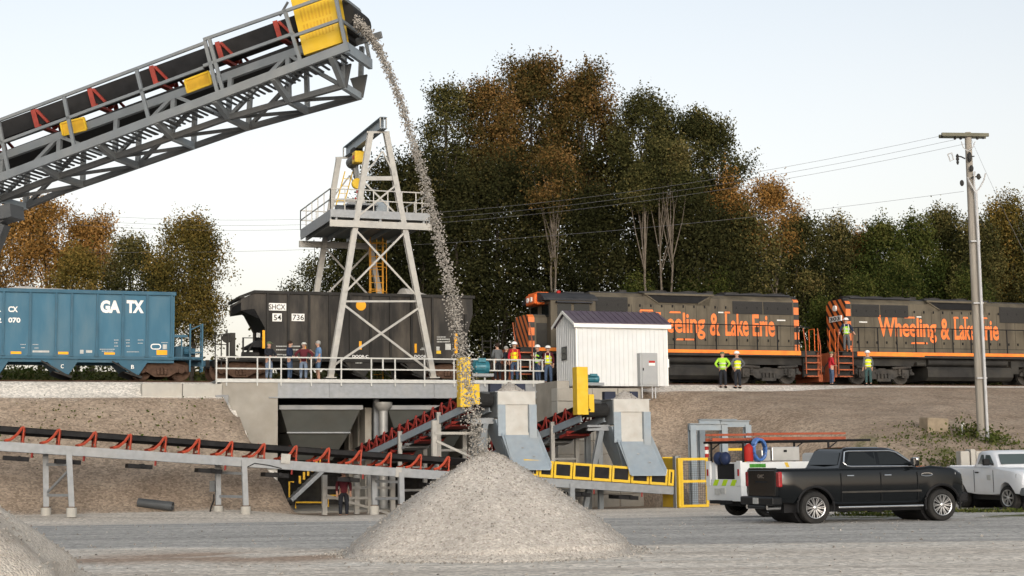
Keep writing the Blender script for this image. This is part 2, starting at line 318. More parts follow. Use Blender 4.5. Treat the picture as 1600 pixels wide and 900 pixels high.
def ground_mat():
    m = bpy.data.materials.new('yard_ground'); m.use_nodes = True; nt = m.node_tree; N = nt.nodes; L = nt.links
    b = N['Principled BSDF']; b.inputs['Roughness'].default_value = .95; b.inputs['Specular IOR Level'].default_value = .15
    tc = N.new('ShaderNodeTexCoord')
    def noise(sc, det=8, ro=.6, st=None):
        n = N.new('ShaderNodeTexNoise'); n.inputs['Scale'].default_value = sc; n.inputs['Detail'].default_value = det; n.inputs['Roughness'].default_value = ro
        if st:
            mp = N.new('ShaderNodeMapping'); mp.inputs['Scale'].default_value = st; L.new(tc.outputs['Object'], mp.inputs[0]); L.new(mp.outputs[0], n.inputs['Vector'])
        else: L.new(tc.outputs['Object'], n.inputs['Vector'])
        return n.outputs['Fac']
    def ramp(v, a, bb, lo=0, hi=1):
        r = N.new('ShaderNodeMapRange'); r.inputs['From Min'].default_value = a; r.inputs['From Max'].default_value = bb; r.inputs['To Min'].default_value = lo; r.inputs['To Max'].default_value = hi; L.new(v, r.inputs['Value']); return r.outputs[0]
    def mix(f, a, c, mode='MIX'):
        x = N.new('ShaderNodeMix'); x.data_type = 'RGBA'; x.blend_type = mode
        if isinstance(f, (int, float)): x.inputs['Factor'].default_value = f
        else: L.new(f, x.inputs['Factor'])
        for k, s in (('A', a), ('B', c)):
            if isinstance(s, tuple): x.inputs[k].default_value = (*s, 1)
            else: L.new(s, x.inputs[k])
        return x.outputs['Result']
    at = N.new('ShaderNodeAttribute'); at.attribute_name = 'soil'; sp = N.new('ShaderNodeSeparateColor'); L.new(at.outputs['Color'], sp.inputs[0])
    at2 = N.new('ShaderNodeAttribute'); at2.attribute_name = 'tint'; sp2 = N.new('ShaderNodeSeparateColor'); L.new(at2.outputs['Color'], sp2.inputs[0])
    big = noise(.5, 10, .65); fine = noise(14, 6, .7); streak = noise(.6, 9, .6, (.12, 1.6, 1))
    vo = N.new('ShaderNodeTexVoronoi'); vo.inputs['Scale'].default_value = 11; L.new(tc.outputs['Object'], vo.inputs['Vector'])
    sv = N.new('ShaderNodeSeparateColor'); L.new(vo.outputs['Color'], sv.inputs[0])
    def edge(f, wd=.35):                 # ragged edges between soils
        a = N.new('ShaderNodeMath'); a.operation = 'ADD'; L.new(f, a.inputs[0]); r = ramp(fine, .3, .7, -wd, wd); L.new(r, a.inputs[1])
        a2 = N.new('ShaderNodeMath'); a2.operation = 'ADD'; L.new(a.outputs[0], a2.inputs[0]); L.new(ramp(big, .3, .7, -wd, wd), a2.inputs[1]); return ramp(a2.outputs[0], .3, .7)
    tan = mix(ramp(streak, .35, .65), (.5,.44,.375), (.68,.62,.545))
    col = mix(edge(at.outputs['Alpha'], .2), tan, mix(ramp(big, .35, .68), (.235,.178,.131), (.345,.273,.208)))
    col = mix(edge(sp.outputs[0], .3), col, mix(ramp(streak, .38, .66), (.33,.315,.295), (.5,.475,.44)))
    col = mix(edge(sp.outputs[2], .25), col, mix(ramp(big, .35, .65), (.54,.5,.44), (.68,.63,.565)))
    col = mix(ramp(sp2.outputs[0], .05, .6, 0, .7), col, (.29,.18,.115))
    col = mix(edge(sp.outputs[1], .3), col, mix(ramp(fine, .35, .65), (.05,.065,.02), (.12,.12,.045)))
    col = mix(1.0, col, ramp(sv.outputs[0], 0, 1, .72, 1.3), 'MULTIPLY')
    col = mix(1.0, col, ramp(fine, .3, .7, .78, 1.22), 'MULTIPLY')
    L.new(col, b.inputs['Base Color'])
    bp = N.new('ShaderNodeBump'); bp.inputs['Strength'].default_value = .45; bp.inputs['Distance'].default_value = .04; L.new(fine, bp.inputs['Height'])
    bq = N.new('ShaderNodeBump'); bq.inputs['Strength'].default_value = .35; bq.inputs['Distance'].default_value = .03; bq.invert = True; L.new(vo.outputs['Distance'], bq.inputs['Height']); L.new(bp.outputs[0], bq.inputs['Normal'])
    L.new(bq.outputs[0], b.inputs['Normal']); return m
me.materials.append(ground_mat()); go = bpy.data.objects.new('ground', me); C.objects.link(go); tag(go, kind='structure')
# ------------------------------------------------------------------ stones as geometry
def stones(name, pts, sizes, m, seed=1, flat=1.0):
    r = np.random.default_rng(seed); pts = np.asarray(pts); n = len(pts)
    base = np.array([(-1,-1,-1),(1,-1,-1),(1,1,-1),(-1,1,-1),(-1,-1,1),(1,-1,1),(1,1,1),(-1,1,1)], float)*.5
    fq = np.array([(3,2,1,0),(4,5,6,7),(0,1,5,4),(1,2,6,5),(2,3,7,6),(3,0,4,7)])
    jit = base[None]*(r.uniform(.55, 1.1, (n, 8, 3))) ; q = r.normal(size=(n, 4)); q /= np.linalg.norm(q, axis=1)[:, None]
    a, b, c, d = q.T
    rot = np.stack([np.stack([1-2*(c*c+d*d), 2*(b*c-a*d), 2*(b*d+a*c)], -1), np.stack([2*(b*c+a*d), 1-2*(b*b+d*d), 2*(c*d-a*b)], -1), np.stack([2*(b*d-a*c), 2*(c*d+a*b), 1-2*(b*b+c*c)], -1)], 1)
    vs = np.einsum('nij,nkj->nki', rot, jit)*np.asarray(sizes)[:, None, None] + pts[:, None, :]
    fs = (fq[None] + (np.arange(n)*8)[:, None, None]).reshape(-1, 4)
    me = bpy.data.meshes.new(name); me.from_pydata(vs.reshape(-1, 3).tolist(), [], fs.tolist())
    at = me.attributes.new('shade', 'FLOAT', 'POINT'); at.data.foreach_set('value', np.repeat(r.uniform(0, 1, n), 8).astype(np.float32))
    me.materials.append(m); o = bpy.data.objects.new(name, me); C.objects.link(o); return o
def stone_mat(name, lo, hi):
    m = bpy.data.materials.new(name); m.use_nodes = True; N = m.node_tree.nodes; L = m.node_tree.links; b = N['Principled BSDF']; b.inputs['Roughness'].default_value = .95; b.inputs['Specular IOR Level'].default_value = .15
    a = N.new('ShaderNodeAttribute'); a.attribute_name = 'shade'; x = N.new('ShaderNodeMix'); x.data_type = 'RGBA'; L.new(a.outputs['Fac'], x.inputs['Factor']); x.inputs['A'].default_value = (*lo, 1); x.inputs['B'].default_value = (*hi, 1); L.new(x.outputs['Result'], b.inputs['Base Color']); return m
M['stone'] = stone_mat('limestone', (.2,.185,.165), (.42,.39,.35))
GRV = [(.29,.26,.23), (.43,.395,.355), (.36,.33,.295), (.52,.48,.435)]
M['pile'] = gravel_mat('piled_gravel', GRV, 27, bump=.7, dist=.028)
M['pile_near'] = gravel_mat('stockpile_gravel', [(.46,.41,.355), (.56,.505,.44), (.64,.585,.51)], 24, bump=.7, dist=.04, big=[((.34,.28,.225), .5, .6, (1,1,3))])
def heap(name, c, r, h, m, seed, n=140, k=70, pw=1.0, ns=900, size=(.03, .075), base=None):
    vs = []; fs = []; rr = np.random.default_rng(seed)
    th = np.linspace(0, 2*np.pi, n, endpoint=False); t = np.linspace(0, 1, k)**.9
    T, TH = np.meshgrid(t, th, indexing='ij'); rad = r*(1 + .05*np.sin(TH*3+seed) + .04*np.sin(TH*7+seed*2))
    X = c[0] + T*rad*np.cos(TH); Y = c[1] + T*rad*np.sin(TH)
    prof = h*(1 - np.sqrt(T*T + .004) + .03*T)*1.03 + .035*h*np.sin(np.pi*T) - .05*h*sstep(.8, 1, T)*(1-T)*4
    Z = c[2] + prof + .09*fbm(X*1.1, Y*1.1, 4, seed) + .03*fbm(X*5, Y*5, 3, seed+3)
    Z = np.where(T > .93, np.minimum(Z, c[2] + .12*(1-T)/.07), Z); Z[-1] -= .15
    me = bpy.data.meshes.new(name); ids = np.arange(k*n).reshape(k, n)
    f = np.stack([ids[:-1], np.roll(ids[:-1], -1, 1), np.roll(ids[1:], -1, 1), ids[1:]], -1).reshape(-1, 4)
    me.from_pydata(np.stack([X, Y, Z], -1).reshape(-1, 3).tolist(), [], f.tolist()); me.polygons.foreach_set('use_smooth', [True]*len(me.polygons))
    me.materials.append(m); o = bpy.data.objects.new(name, me); C.objects.link(o)
    i = rr.integers(0, k-1, ns); j = rr.integers(0, n, ns); pts = np.stack([X[i, j], Y[i, j], Z[i, j]], -1) + rr.normal(0, .03, (ns, 3))*np.array([1, 1, .2])
    st = stones('loose_stones', pts, rr.uniform(*size, ns), M['stone'], seed); st.parent = o; tag(st, kind='stuff'); return o
PC = P(765, 860, 29.7); PC.z = gz(PC.x, PC.y)
peak = P(760, 708, 29.7)
pile = heap('gravel_pile', (PC.x, PC.y, PC.z), 2.86, peak.z - PC.z + .09, M['pile'], 3, ns=4500, size=(.012, .027), n=220, k=120)
tag(pile, 'conical heap of pale crushed stone growing under the falling stream', 'gravel pile')
stk = heap('gravel_pile', (-10.35, 22.3, 0), 4.25, 2.75, M['pile_near'], 11, ns=2500, size=(.015, .04))
tag(stk, 'tan stockpile slope cut by the bottom left corner of the photo', 'gravel pile')
# apron of loose stones round the pile
rr = np.random.default_rng(5); n = 900; th = rr.uniform(0, 2*np.pi, n); ra = 2.7 + np.abs(rr.normal(0, .3, n))
ap = np.stack([PC.x + ra*np.cos(th), PC.y + ra*np.sin(th), np.zeros(n)], -1); ap[:, 2] = [gz(x, y) + .01 for x, y, _ in ap]
tag(stones('scattered_stones', ap, rr.uniform(.012, .04, n), M['stone'], 6), 'loose pale stones rolled out around the foot of the heap', 'stones', kind='stuff')
n = 1500; ax = rr.uniform(-16, 18, n); ay = rr.uniform(19, 47, n)
ap = np.stack([ax, ay, [gz(x, y) + .004 for x, y in zip(ax, ay)]], -1)
tag(stones('road_stones', ap, np.abs(rr.normal(.012, .014, n)) + .008, stone_mat('road_stone', (.17,.155,.135), (.36,.335,.3)), 8), 'small stones strewn over the grey gravel road', 'stones', kind='stuff')
# falling stream
SP = [(556,36),(566,42),(578,55),(592,78),(606,108),(621,145),(634,185),(646,225),(657,262),(668,305),(679,345),(689,385),(697,420),(706,460),(713,500),(720,540),(727,580),(734,620),(740,660),(746,700),(748,712)]
SW = [5,6,8,8.5,9,9.5,10,10.5,11,12,13,14,15,15.5,16.5,17,18,18.5,19.5,21,25]
cp = np.array([[*P(x, y, 29.3 + .02*i)] for i, (x, y) in enumerate(SP)]); n = 6500
u = rr.uniform(0, 1, n)**1.35*(len(SP)-1.001); i0 = u.astype(int); fr = (u-i0)[:, None]; p = cp[i0]*(1-fr) + cp[i0+1]*fr
wd = .78*(np.array(SW)[i0]*(1-fr[:, 0]) + np.array(SW)[i0+1]*fr[:, 0])/81.0
p[:, 0] += np.clip(rr.normal(0, .5, n), -1.25, 1.25)*wd; p[:, 1] += rr.normal(0, .12, n); p[:, 2] += rr.normal(0, .05, n)
fall = stones('falling_gravel', p, rr.uniform(.011, .031, n), M['stone'], 9)
tag(fall, 'stream of stones falling in an arc from the raised conveyor onto the heap', 'falling stones', kind='stuff')
# ------------------------------------------------------------------ lettering fitted to a measured box on a plane
def lettering(name, body, m, root, org, ex, ez, x0, x1, z0, z1, bold=0.0, ext=.006, shear=0, parent=None, space=1.0):
    """glyphs filling [x0,x1]x[z0,z1] of the plane org + ex*x + ez*z, standing ext proud towards ex x ez"""
    cu = bpy.data.curves.new(name, 'FONT'); cu.body = body; cu.offset = bold; cu.shear = shear; cu.resolution_u = 3; cu.space_character = space
    t = bpy.data.objects.new(name, cu); C.objects.link(t); dg = bpy.context.evaluated_depsgraph_get()
    me = bpy.data.meshes.new_from_object(t.evaluated_get(dg), depsgraph=dg); bpy.data.objects.remove(t); bpy.data.curves.remove(cu)
    co = np.array([v.co[:] for v in me.vertices]); fc = [tuple(p.vertices) for p in me.polygons]; bpy.data.meshes.remove(me)
    lo = co.min(0); hi = co.max(0); org = Vector(org); ex = Vector(ex); ez = Vector(ez); nrm = ex.cross(ez).normalized()
    mb = MB(); pts = []
    for c in co:
        pts.append(org + ex*(x0 + (c[0]-lo[0])/(hi[0]-lo[0])*(x1-x0)) + ez*(z0 + (c[1]-lo[1])/(hi[1]-lo[1])*(z1-z0)) + nrm*ext)
    mb.add(pts, fc); o = mb.build(name, m, root, world=False, fix=False)
    if parent is not None: o.parent = parent
    return o
EX, EZ = Vector((1,0,0)), Vector((0,0,1))
# ------------------------------------------------------------------ track
mk('ballast_dark', (.1,.075,.06), .95, 0, var=.4, scale=9, bump=.6, bscale=14)
mk('tie', (.06,.05,.042), .9, 0, var=.3, scale=3)
t = Root('railway_track', W(0, 1.55, 5.5), A, 'rusty rails on dark ties running along the top of the embankment', 'railway track')
b = MB(); b.prism([(-60,-1.5,-.12),(60,-1.5,-.12),(60,-1.15,.03),(-60,-1.15,.03)], (0,.001,0)) if 0 else None
b.hexa([(-70,-1.7,-.2),(70,-1.7,-.2),(70,1.9,-.2),(-70,1.9,-.2)], [(-70,-1.35,.02),(70,-1.35,.02),(70,1.5,.02),(-70,1.5,.02)]); b.build('ballast', M['ballast_dark'], t, world=False)
b = MB()
for i in range(-110, 111): b.box(i*.55-.11, i*.55+.11, -1.25, 1.25, -.05, .035)
tag(b.build('tie', M['tie'], t, world=False), kind='stuff')
for y in (-.72, .72):
    b = MB(); b.box(-70, 70, y-.035, y+.035, .125, .15); b.box(-70, 70, y-.01, y+.01, .05, .126); b.box(-70, 70, y-.07, y+.07, .03, .052); b.build('rail', M['rust'], t, world=False)
# ------------------------------------------------------------------ bogies
def wheelset(root, part, x, r, yc=1.6, m='rust'):
    b = MB()
    for y in (yc-.72, yc+.72):
        s = -1 if y < yc else 1
        b.lathe((x, y - s*.07, r), (0, s, 0), [(0, r+.025), (.03, r+.025), (.032, r), (.13, r), (.131, r*.8), (.1, r*.7), (.1, r*.25), (.15, r*.22), (.15, .02)], 20)
    b.tube((x, yc-.7, r), (x, yc+.7, r), .08); return build_sub(b, 'wheelset', M[m], part, root, world=False, smooth=True)
def bogie(root, xc, wb=1.78, r=.46, m='rust', loco=False):
    b = MB()
    for y in (.42, 2.66):
        y0, y1 = y, y + .12
        if not loco:
            b.prism([(xc-wb/2-.28,y0,r+.2),(xc-wb/2-.28,y0,r-.06),(xc-wb/2+.24,y0,r-.1),(xc-.32,y0,.16),(xc+.32,y0,.16),(xc+wb/2-.24,y0,r-.1),(xc+wb/2+.28,y0,r-.06),(xc+wb/2+.28,y0,r+.2),(xc+.3,y0,r+.42),(xc-.3,y0,r+.42)], (0,.12,0))
            for dx in (-.16, 0, .16): b.lathe((xc+dx, y0-.05, r-.2), (0,0,1), [(0,.07),(.05,.085),(.1,.07),(.15,.085),(.2,.07),(.25,.085),(.3,.07)], 8)
            for sx in (-1, 1):
                b.lathe((xc+sx*wb/2, y0-.12, r), (0,1,0), [(0,.08),(.03,.15),(.12,.16)], 12); b.prism([(xc+sx*.5,y0-.03,r+.12),(xc+sx*.72,y0-.03,r+.12),(xc+sx*.42,y0-.03,r-.16),(xc+sx*.3,y0-.03,r-.16)], (0,.02,0))
        else:
            b.prism([(xc-wb/2-.62,y0,.62),(xc-wb/2-.62,y0,.5),(xc-wb/2+.45,y0,.44),(xc-.7,y0,.27),(xc+.7,y0,.27),(xc+wb/2-.45,y0,.44),(xc+wb/2+.62,y0,.5),(xc+wb/2+.62,y0,.62),(xc+wb/2+.3,y0,.8),(xc-wb/2-.3,y0,.8)], (0,.12,0))
            for sx in (-1, 1):
                b.box(xc+sx*wb/2-.2, xc+sx*wb/2+.2, y0-.1, y0+.02, .34, .78); b.lathe((xc+sx*wb/2, y0-.16, .5), (0,1,0), [(0,.06),(.02,.13),(.1,.15)], 10)
                for dx in (-.36, .36): b.lathe((xc+sx*wb/2+dx, y0-.05, .52), (0,0,1), [(0,.07),(.06,.09),(.12,.07),(.18,.09),(.24,.07),(.3,.09)], 8)
                b.tube((xc+sx*.55, y0-.08, .86), (xc+sx*(wb/2+.35), y0-.08, .92), .07)
            b.box(xc-.42, xc+.42, y0-.09, y0, .14, .3); b.box(xc-.5, xc+.5, y0-.05, y0, .55, .66)
            for k in range(4): b.box(xc-.4+k*.22, xc-.32+k*.22, y0-.11, y0-.04, .3, .56)
    b.box(xc-.22, xc+.22, .5, 2.7, r-.02, r+.35)
    o = b.build('bogie', M[m], root, world=False)
    for sx in (-1, 1): wheelset(root, o, xc+sx*wb/2, r, m=m)
    return o
mk('car_blue', (.042,.125,.19), .5, 0, var=.1, scale=1.2, dirt=(.1,.15,.175), dirt_amt=.6, dscale=.6, stretch=(1.6,1.6,.45))
mk('car_blue_frame', (.035,.1,.15), .5, 0, var=.12, scale=2, dirt=(.07,.1,.12), dirt_amt=.5)
mk('car_black', (.03,.028,.026), .6, 0, var=.2, scale=1.2, dirt=(.1,.085,.068), dirt_amt=.8, dscale=.6, stretch=(1.7,1.7,.4))
mk('car_black_frame', (.022,.021,.02), .6, 0, var=.2, scale=2, dirt=(.055,.05,.042), dirt_amt=.6)
M['load'] = gravel_mat('car_load_gravel', [(.42,.39,.35), (.52,.49,.44), (.47,.44,.4)], 18, bump=.6)
def coupler(b, x, s):
    b.box(min(x, x+s*.75), max(x, x+s*.75), 1.48, 1.72, .72, .98); b.box(min(x+s*.62, x+s*.92), max(x+s*.62, x+s*.92), 1.4, 1.8, .68, 1.02)
def load(x0, x1, z, hgt, root, label, grp='gravel loads in the railcars'):
    nx_, ny_ = 60, 12; vs = []; fs = []; r = np.random.default_rng(int(x1*10) % 97 + 3)
    for j in range(ny_+1):
        for i in range(nx_+1):
            u_, v_ = i/nx_, j/ny_; x = x0+(x1-x0)*u_
            e = min(1, min(u_, 1-u_)*6)**.7*(1-abs(2*v_-1)**2.2)
            vs.append(tuple(root.m @ Vector((x, .12+2.96*v_, z - .25 + (hgt+.25)*e*(1+.25*math.sin(x*1.3)+.1*math.sin(x*3.1))))))
    for j in range(ny_):
        for i in range(nx_): a = j*(nx_+1)+i; fs.append((a, a+1, a+nx_+2, a+nx_+1))
    b = MB(); b.add(vs, fs); o = b.build('gravel_load', M['load'], None, smooth=True); tag(o, label, 'gravel load', grp)
# ------------------------------------------------------------------ blue hopper car
xr = TS(273, 0, 500); xp = TS(317, 0, 560); CXL = xr - 14.6; s0_ = (xr + CXL)/2
car = Root('hopper_car', W(s0_, 0, RAIL), A, 'blue hopper car heaped with pale gravel at the left edge', 'hopper car', 'hopper cars of the train')
def LX(px, py=500, d=0): return TS(px, d, py) - s0_
def LZ(px, py, d=0): return TP(px, py, d)[1] - RAIL
zt = LZ(200, 456); zb = LZ(200, 561); hl = (xr - CXL)/2
b = MB(); b.box(-hl, hl, .06, .09, zb, zt-.1); b.box(-hl, hl, 3.11, 3.14, zb, zt-.1)
b.box(-hl, -hl+.04, .09, 3.11, zb+1.2, zt-.1)
b.hexa([(hl-.04,.09,zb+1.3),(hl,.09,zb+1.3),(hl,3.11,zb+1.3),(hl-.04,3.11,zb+1.3)], [(hl-.04,.09,zt-.1),(hl,.09,zt-.1),(hl,3.11,zt-.1),(hl-.04,3.11,zt-.1)])
b.box(-hl+.1, hl-.1, .1, 3.1, zb+.9, zb+1.0)
body = b.build('body', M['car_blue'], car, world=False)
b = MB(); b.box(-hl-.05, hl+.06, -.04, .13, zt-.13, zt+.04); b.box(-hl-.05, hl+.06, 3.07, 3.24, zt-.13, zt+.04); b.box(hl-.06, hl+.07, .13, 3.07, zt-.13, zt+.03); b.box(-hl-.05, -hl+.1, .13, 3.07, zt-.13, zt+.03)
bevel(b.build('top_chord', M['car_blue_frame'], car, world=False), .02)
b = MB(); b.box(-hl-1.0, hl+1.2, .0, .1, zb-.02, zb+.12); b.box(-hl-1.0, hl+1.2, 3.1, 3.2, zb-.02, zb+.12); b.box(-hl-1.2, hl+1.2, 1.35, 1.85, zb-.2, zb+.1); b.box(-hl, hl, .1, .16, zb-.16, zb-.02)
coupler(b, hl+1.2, 1); coupler(b, -hl-1.2, -1); b.build('side_sill', M['car_blue_frame'], car, world=False)
ribs = [5, 47, 87.5, 112, 152, 192, 230, 268]; rx = [LX(p) for p in ribs]; st = (rx[-1]-rx[0])/7; rx += [rx[0]-1.17*k for k in range(1, 7)]
for x in rx:
    b = MB(); b.prism([(x-.07,.06,zb+.12),(x-.03,-.05,zb+.2),(x-.03,-.05,zt-.13),(x-.07,.06,zt-.13)], (.1,0,0)) if 0 else b.box(x-.045, x+.045, -.045, .058, zb+.12, zt-.13)
    b.box(x-.09, x+.09, -.06, .0, zb+.1, zb+.19); b.build('rib', M['car_blue_frame'], car, world=False)
b = MB(); b.hexa([(hl-2.1,.1,zb+.05),(hl-2.06,.1,zb+.05),(hl-2.06,3.1,zb+.05),(hl-2.1,3.1,zb+.05)], [(hl-.05,.1,zb+1.6),(hl-.01,.1,zb+1.6),(hl-.01,3.1,zb+1.6),(hl-.05,3.1,zb+1.6)]); b.build('end_slope', M['car_blue_frame'], car, world=False)
xpl = LX(317, 560)
b = MB(); b.box(hl, xpl, .0, 3.2, zb-.02, zb+.06); b.box(hl, hl+.6, .0, .08, zb+1.02, zb+1.14)
for x in (xpl-.06, xpl-.62): b.box(x, x+.07, .0, .07, zb-.55, zb+1.65)
b.bar((xpl-.62,.03,zb+1.35), (xpl,.03,zb+1.66), .05, .05); b.box(xpl-.6, xpl, .0, .06, zb+.3, zb+.36)
for k in range(6): b.box(xpl-.05, xpl-.01, .05, .55, zb-.45+k*.36, zb-.41+k*.36)
b.box(xpl-.06, xpl, .5, .56, zb-.55, zb+1.6); b.box(hl+.3, hl+.36, .0, .06, zb, zb+1.05); b.tube((hl+.5,.5,zb+.4), (hl+1.0,.5,zb+.4), .16); b.box(hl+.2, hl+.9, 1.2, 2.0, zb+.1, zb+.7)
b.build('end_platform', M['car_blue_frame'], car, world=False)
def pocket(xc, m, zt_, nm='hopper_chute', letter=None):
    b = MB(); b.hexa([(xc-.22,.12,.36),(xc+.3,.12,.22),(xc+.3,3.08,.22),(xc-.22,3.08,.36)], [(xc-.75,.07,zt_),(xc+.75,.07,zt_),(xc+.75,3.13,zt_),(xc-.75,3.13,zt_)])
    b.cur = 1; b.hexa([(xc-.28,.1,.3),(xc+.42,.1,.06),(xc+.42,3.0,.06),(xc-.28,3.0,.3)], [(xc-.4,.1,.38),(xc+.46,.1,.16),(xc+.46,3.0,.16),(xc-.4,3.0,.38)])
    b.bar((xc-.9,.09,zt_-.08), (xc+.3,.09,.14), .03, .07)
    o = b.build(nm, [m, M['car_black_frame']], car_cur, world=False)
    if letter: lettering('door_letter', letter, M['letter_white'], car_cur, (0,.07,0), EX, EZ, xc-.05, xc+.08, zt_-.42, zt_-.24, .01, parent=None)
car_cur = car
for px, l in ((97, 'C'), (207, 'B')): pocket(LX(px, 570), M['car_blue_frame'], zb-.02, letter=l)
pocket(LX(-12, 570), M['car_blue_frame'], zb-.02); pocket(LX(-120, 570), M['car_blue_frame'], zb-.02)
bogie(car, LX(258, 590)-.1); bogie(car, -hl+1.2)
def boxtext(nm, body, x0, x1, y0, y1, m, root, lx, lz, off, bold=.02, d=.06, ext=.008, **k):
    return lettering(nm, body, m, root, (0, d, 0), EX, EZ, lx(x0, (y0+y1)/2), lx(x1, (y0+y1)/2), lz((x0+x1)/2, y1), lz((x0+x1)/2, y0), bold, ext, **k)
bt = lambda nm, s, x0, x1, y0, y1, m=M['letter_white'], **k: boxtext(nm, s, x0, x1, y0, y1, m, car, LX, LZ, 0, **k)
bt('lettering', 'GA', 157, 188, 469, 489, bold=.055); bt('lettering', 'TX', 198, 225, 469, 489, bold=.055)
bt('lettering', 'CX', 13, 28, 478.5, 487.5, bold=.035); bt('lettering', '070', 13, 32, 496, 504, bold=.035)
bt('lettering', 'R', -8, 2, 478, 487, bold=.03); bt('lettering', '2', -6, 2.5, 496, 504, bold=.03)
def plates(name, root, lx, lz, rects, m, d=.06, t=.01):
    for x0, x1, y0, y1 in rects:
        b = MB(); b.box(lx(x0), lx(x1), d-t, d-.001, lz((x0+x1)/2, y1), lz((x0+x1)/2, y0)); b.build(name, m, root, world=False)
plates('reflector', car, LX, LZ, [(18,34.5,549,553), (92,108,549.5,553.5), (164,180.5,550.5,554), (245.5,262,547,554.5)], M['amber'])
plates('stencil_panel', car, LX, LZ, [(126,131.5,546.5,552.5), (135.5,145,547,551), (255,261.5,538,545.5), (52,78,547.5,550.5)], M['letter_grey'])
def dash(root, lx, lz, x0, x1, y, h=1.2, d=.055):
    b = MB()
    r = random.Random(int(x0*7+y)); x = x0
    while x < x1:
        wd = r.choice([1.2, 1.6, 2.2]); b.box(lx(x), lx(min(x1, x+wd)), d-.003, d, lz(x, y+h), lz(x, y)); x += wd + .7
    b.build('stencil_text', M['letter_grey'], root, world=False)
for x0, x1, y in [(33,41,537.5),(34,40,542.5),(52,61,537.5),(55,61,543),(179,186,530.5),(179.5,185,535),(179.5,186,540),(197,204,530.5),(198,204,535),(198,204,540),(216,224.5,530.5),(216,224,535.5),(157,180,545),(160,178,548),(199,218,549),(253,263,534.5),(238,262,557)]: dash(car, LX, LZ, x0, x1, y)
b = MB(); c0, c1 = LX(236), LX(252.5); za, zb_ = LZ(244, 546), LZ(244, 537)
def ring2(b, x0, x1, z0, z1, wd, d, n=8):
    r = (z1-z0)/2; out = []; inn = []
    for k in range(2*n+2):
        side = 1 if k <= n else -1; a = (-math.pi/2 + math.pi*(k if side > 0 else k-n-1)/n) if side > 0 else (math.pi/2 + math.pi*(k-n-1)/n)
        cx = x1-r if side > 0 else x0+r; out.append((cx+r*math.cos(a), d, (z0+z1)/2+r*math.sin(a))); inn.append((cx+(r-wd)*math.cos(a), d, (z0+z1)/2+(r-wd)*math.sin(a)))
    m_ = len(out); b.add(out+inn, [(i, (i+1) % m_, m_+(i+1) % m_, m_+i) for i in range(m_)])
ring2(b, c0, c1, za, zb_, .045, .052); b.build('emblem', M['letter_white'], car, world=False, fix=False)
bt('emblem_text', 'BRHX', 239, 250, 539.5, 544, m=M['letter_grey'], bold=.03) if 0 else None
load(-hl+.3, LX(232), zt-.02, .2, car, 'long pale gravel heap topping the blue hopper car')
# ------------------------------------------------------------------ dark hopper car
xl, xr2 = TS(414, 0, 540), TS(729, 0, 540); s0_ = (xl + xr2)/2; hl = (xr2 - xl)/2
car = Root('hopper_car', W(s0_, 0, RAIL), A, 'dark dusty hopper car with slanted end below the crane tower', 'hopper car', 'hopper cars of the train'); car_cur = car
zt = LZ(560, 458.5); zb = LZ(560, 563)
side = [(-hl,zb),(hl,zb),(hl,zb+1.1),(hl+.35,zt-.9),(hl+.35,zt-.1),(LX(397,458),zt-.1),(LX(377,467),LZ(377,467)),(LX(377,467),LZ(377,485)),(LX(398,482),LZ(398,482)),(-hl,LZ(414,512))]
b = MB()
for y in (.06, 3.1): b.prism([(x,y,z) for x, z in side], (0,.04,0))
b.build('body', M['car_black'], car, world=False)
b = MB(); b.prism([(LX(377,485),.1,LZ(377,485)),(LX(398,482)+.02,.1,LZ(398,482)),(-hl+.1,.1,LZ(414,512)),(-hl+.1,.1,zb+.9),(-hl+.9,.1,zb+.5),(-hl+.5,.1,LZ(414,512)+.1),(LX(377,467)+.1,.1,LZ(377,470))], (0,3.0,0))
b.prism([(hl+.35,.1,zt-.95),(hl-.8,.1,zb+.4),(hl-.86,.1,zb+.4),(hl+.28,.1,zt-.95)], (0,3,0)); b.box(hl+.31, hl+.35, .1, 3.1, zt-.95, zt-.1); b.box(-hl+.4, hl-.3, .1, 3.1, zb+1.1, zb+1.2)
b.prism([(-hl-.05,.4,zb+1.05),(-hl-.55,.4,zb+.75),(-hl-.6,.4,zb+.6),(-hl-.05,.4,zb+.6)], (0,2.2,0)); b.build('end_slope', M['black'], car, world=False)
b = MB()
for y in (-.03, 3.07):
    b.bar((LX(397,458),y+.075,zt-.04), (hl+.45,y+.075,zt-.04), .15, .14); b.bar((LX(375,466),y+.075,LZ(375,464)), (LX(397,458),y+.075,zt-.04), .15, .13)
b.box(hl+.3, hl+.45, .1, 3.1, zt-.12, zt+.02); b.box(LX(375,466)-.03, LX(375,466)+.1, .1, 3.1, LZ(375,464)-.06, LZ(375,464)+.06); b.build('top_chord', M['car_black_frame'], car, world=False)
b = MB(); b.box(-hl-1.2, hl+1.2, .0, .1, zb-.08, zb+.06); b.box(-hl-1.2, hl+1.2, 3.1, 3.2, zb-.08, zb+.06); b.box(-hl-1.7, hl+1.3, 1.35, 1.85, zb-.3, zb+.1); coupler(b, -hl-1.6, -1); coupler(b, hl+1.2, 1); b.build('side_sill', M['car_black_frame'], car, world=False)
for px in [418, 450.5, 483, 515, 547.5, 579.5, 610.5, 643, 676]:
    x = LX(px, 520); b = MB(); b.box(x-.05, x+.05, -.05, .058, zb+.06, zt-.1); b.build('rib', M['car_black_frame'], car, world=False)
x = LX(728, 500); b = MB(); b.box(x-.06, x+.06, -.05, .058, zb+.06, zt-.9); b.build('rib', M['car_black_frame'], car, world=False)
b = MB(); x0 = -hl-2.35; b.box(x0, -hl, .0, 3.2, zb-.1, zb-.02); b.box(x0, x0+.1, .0, 3.2, zb-.35, zb-.02)
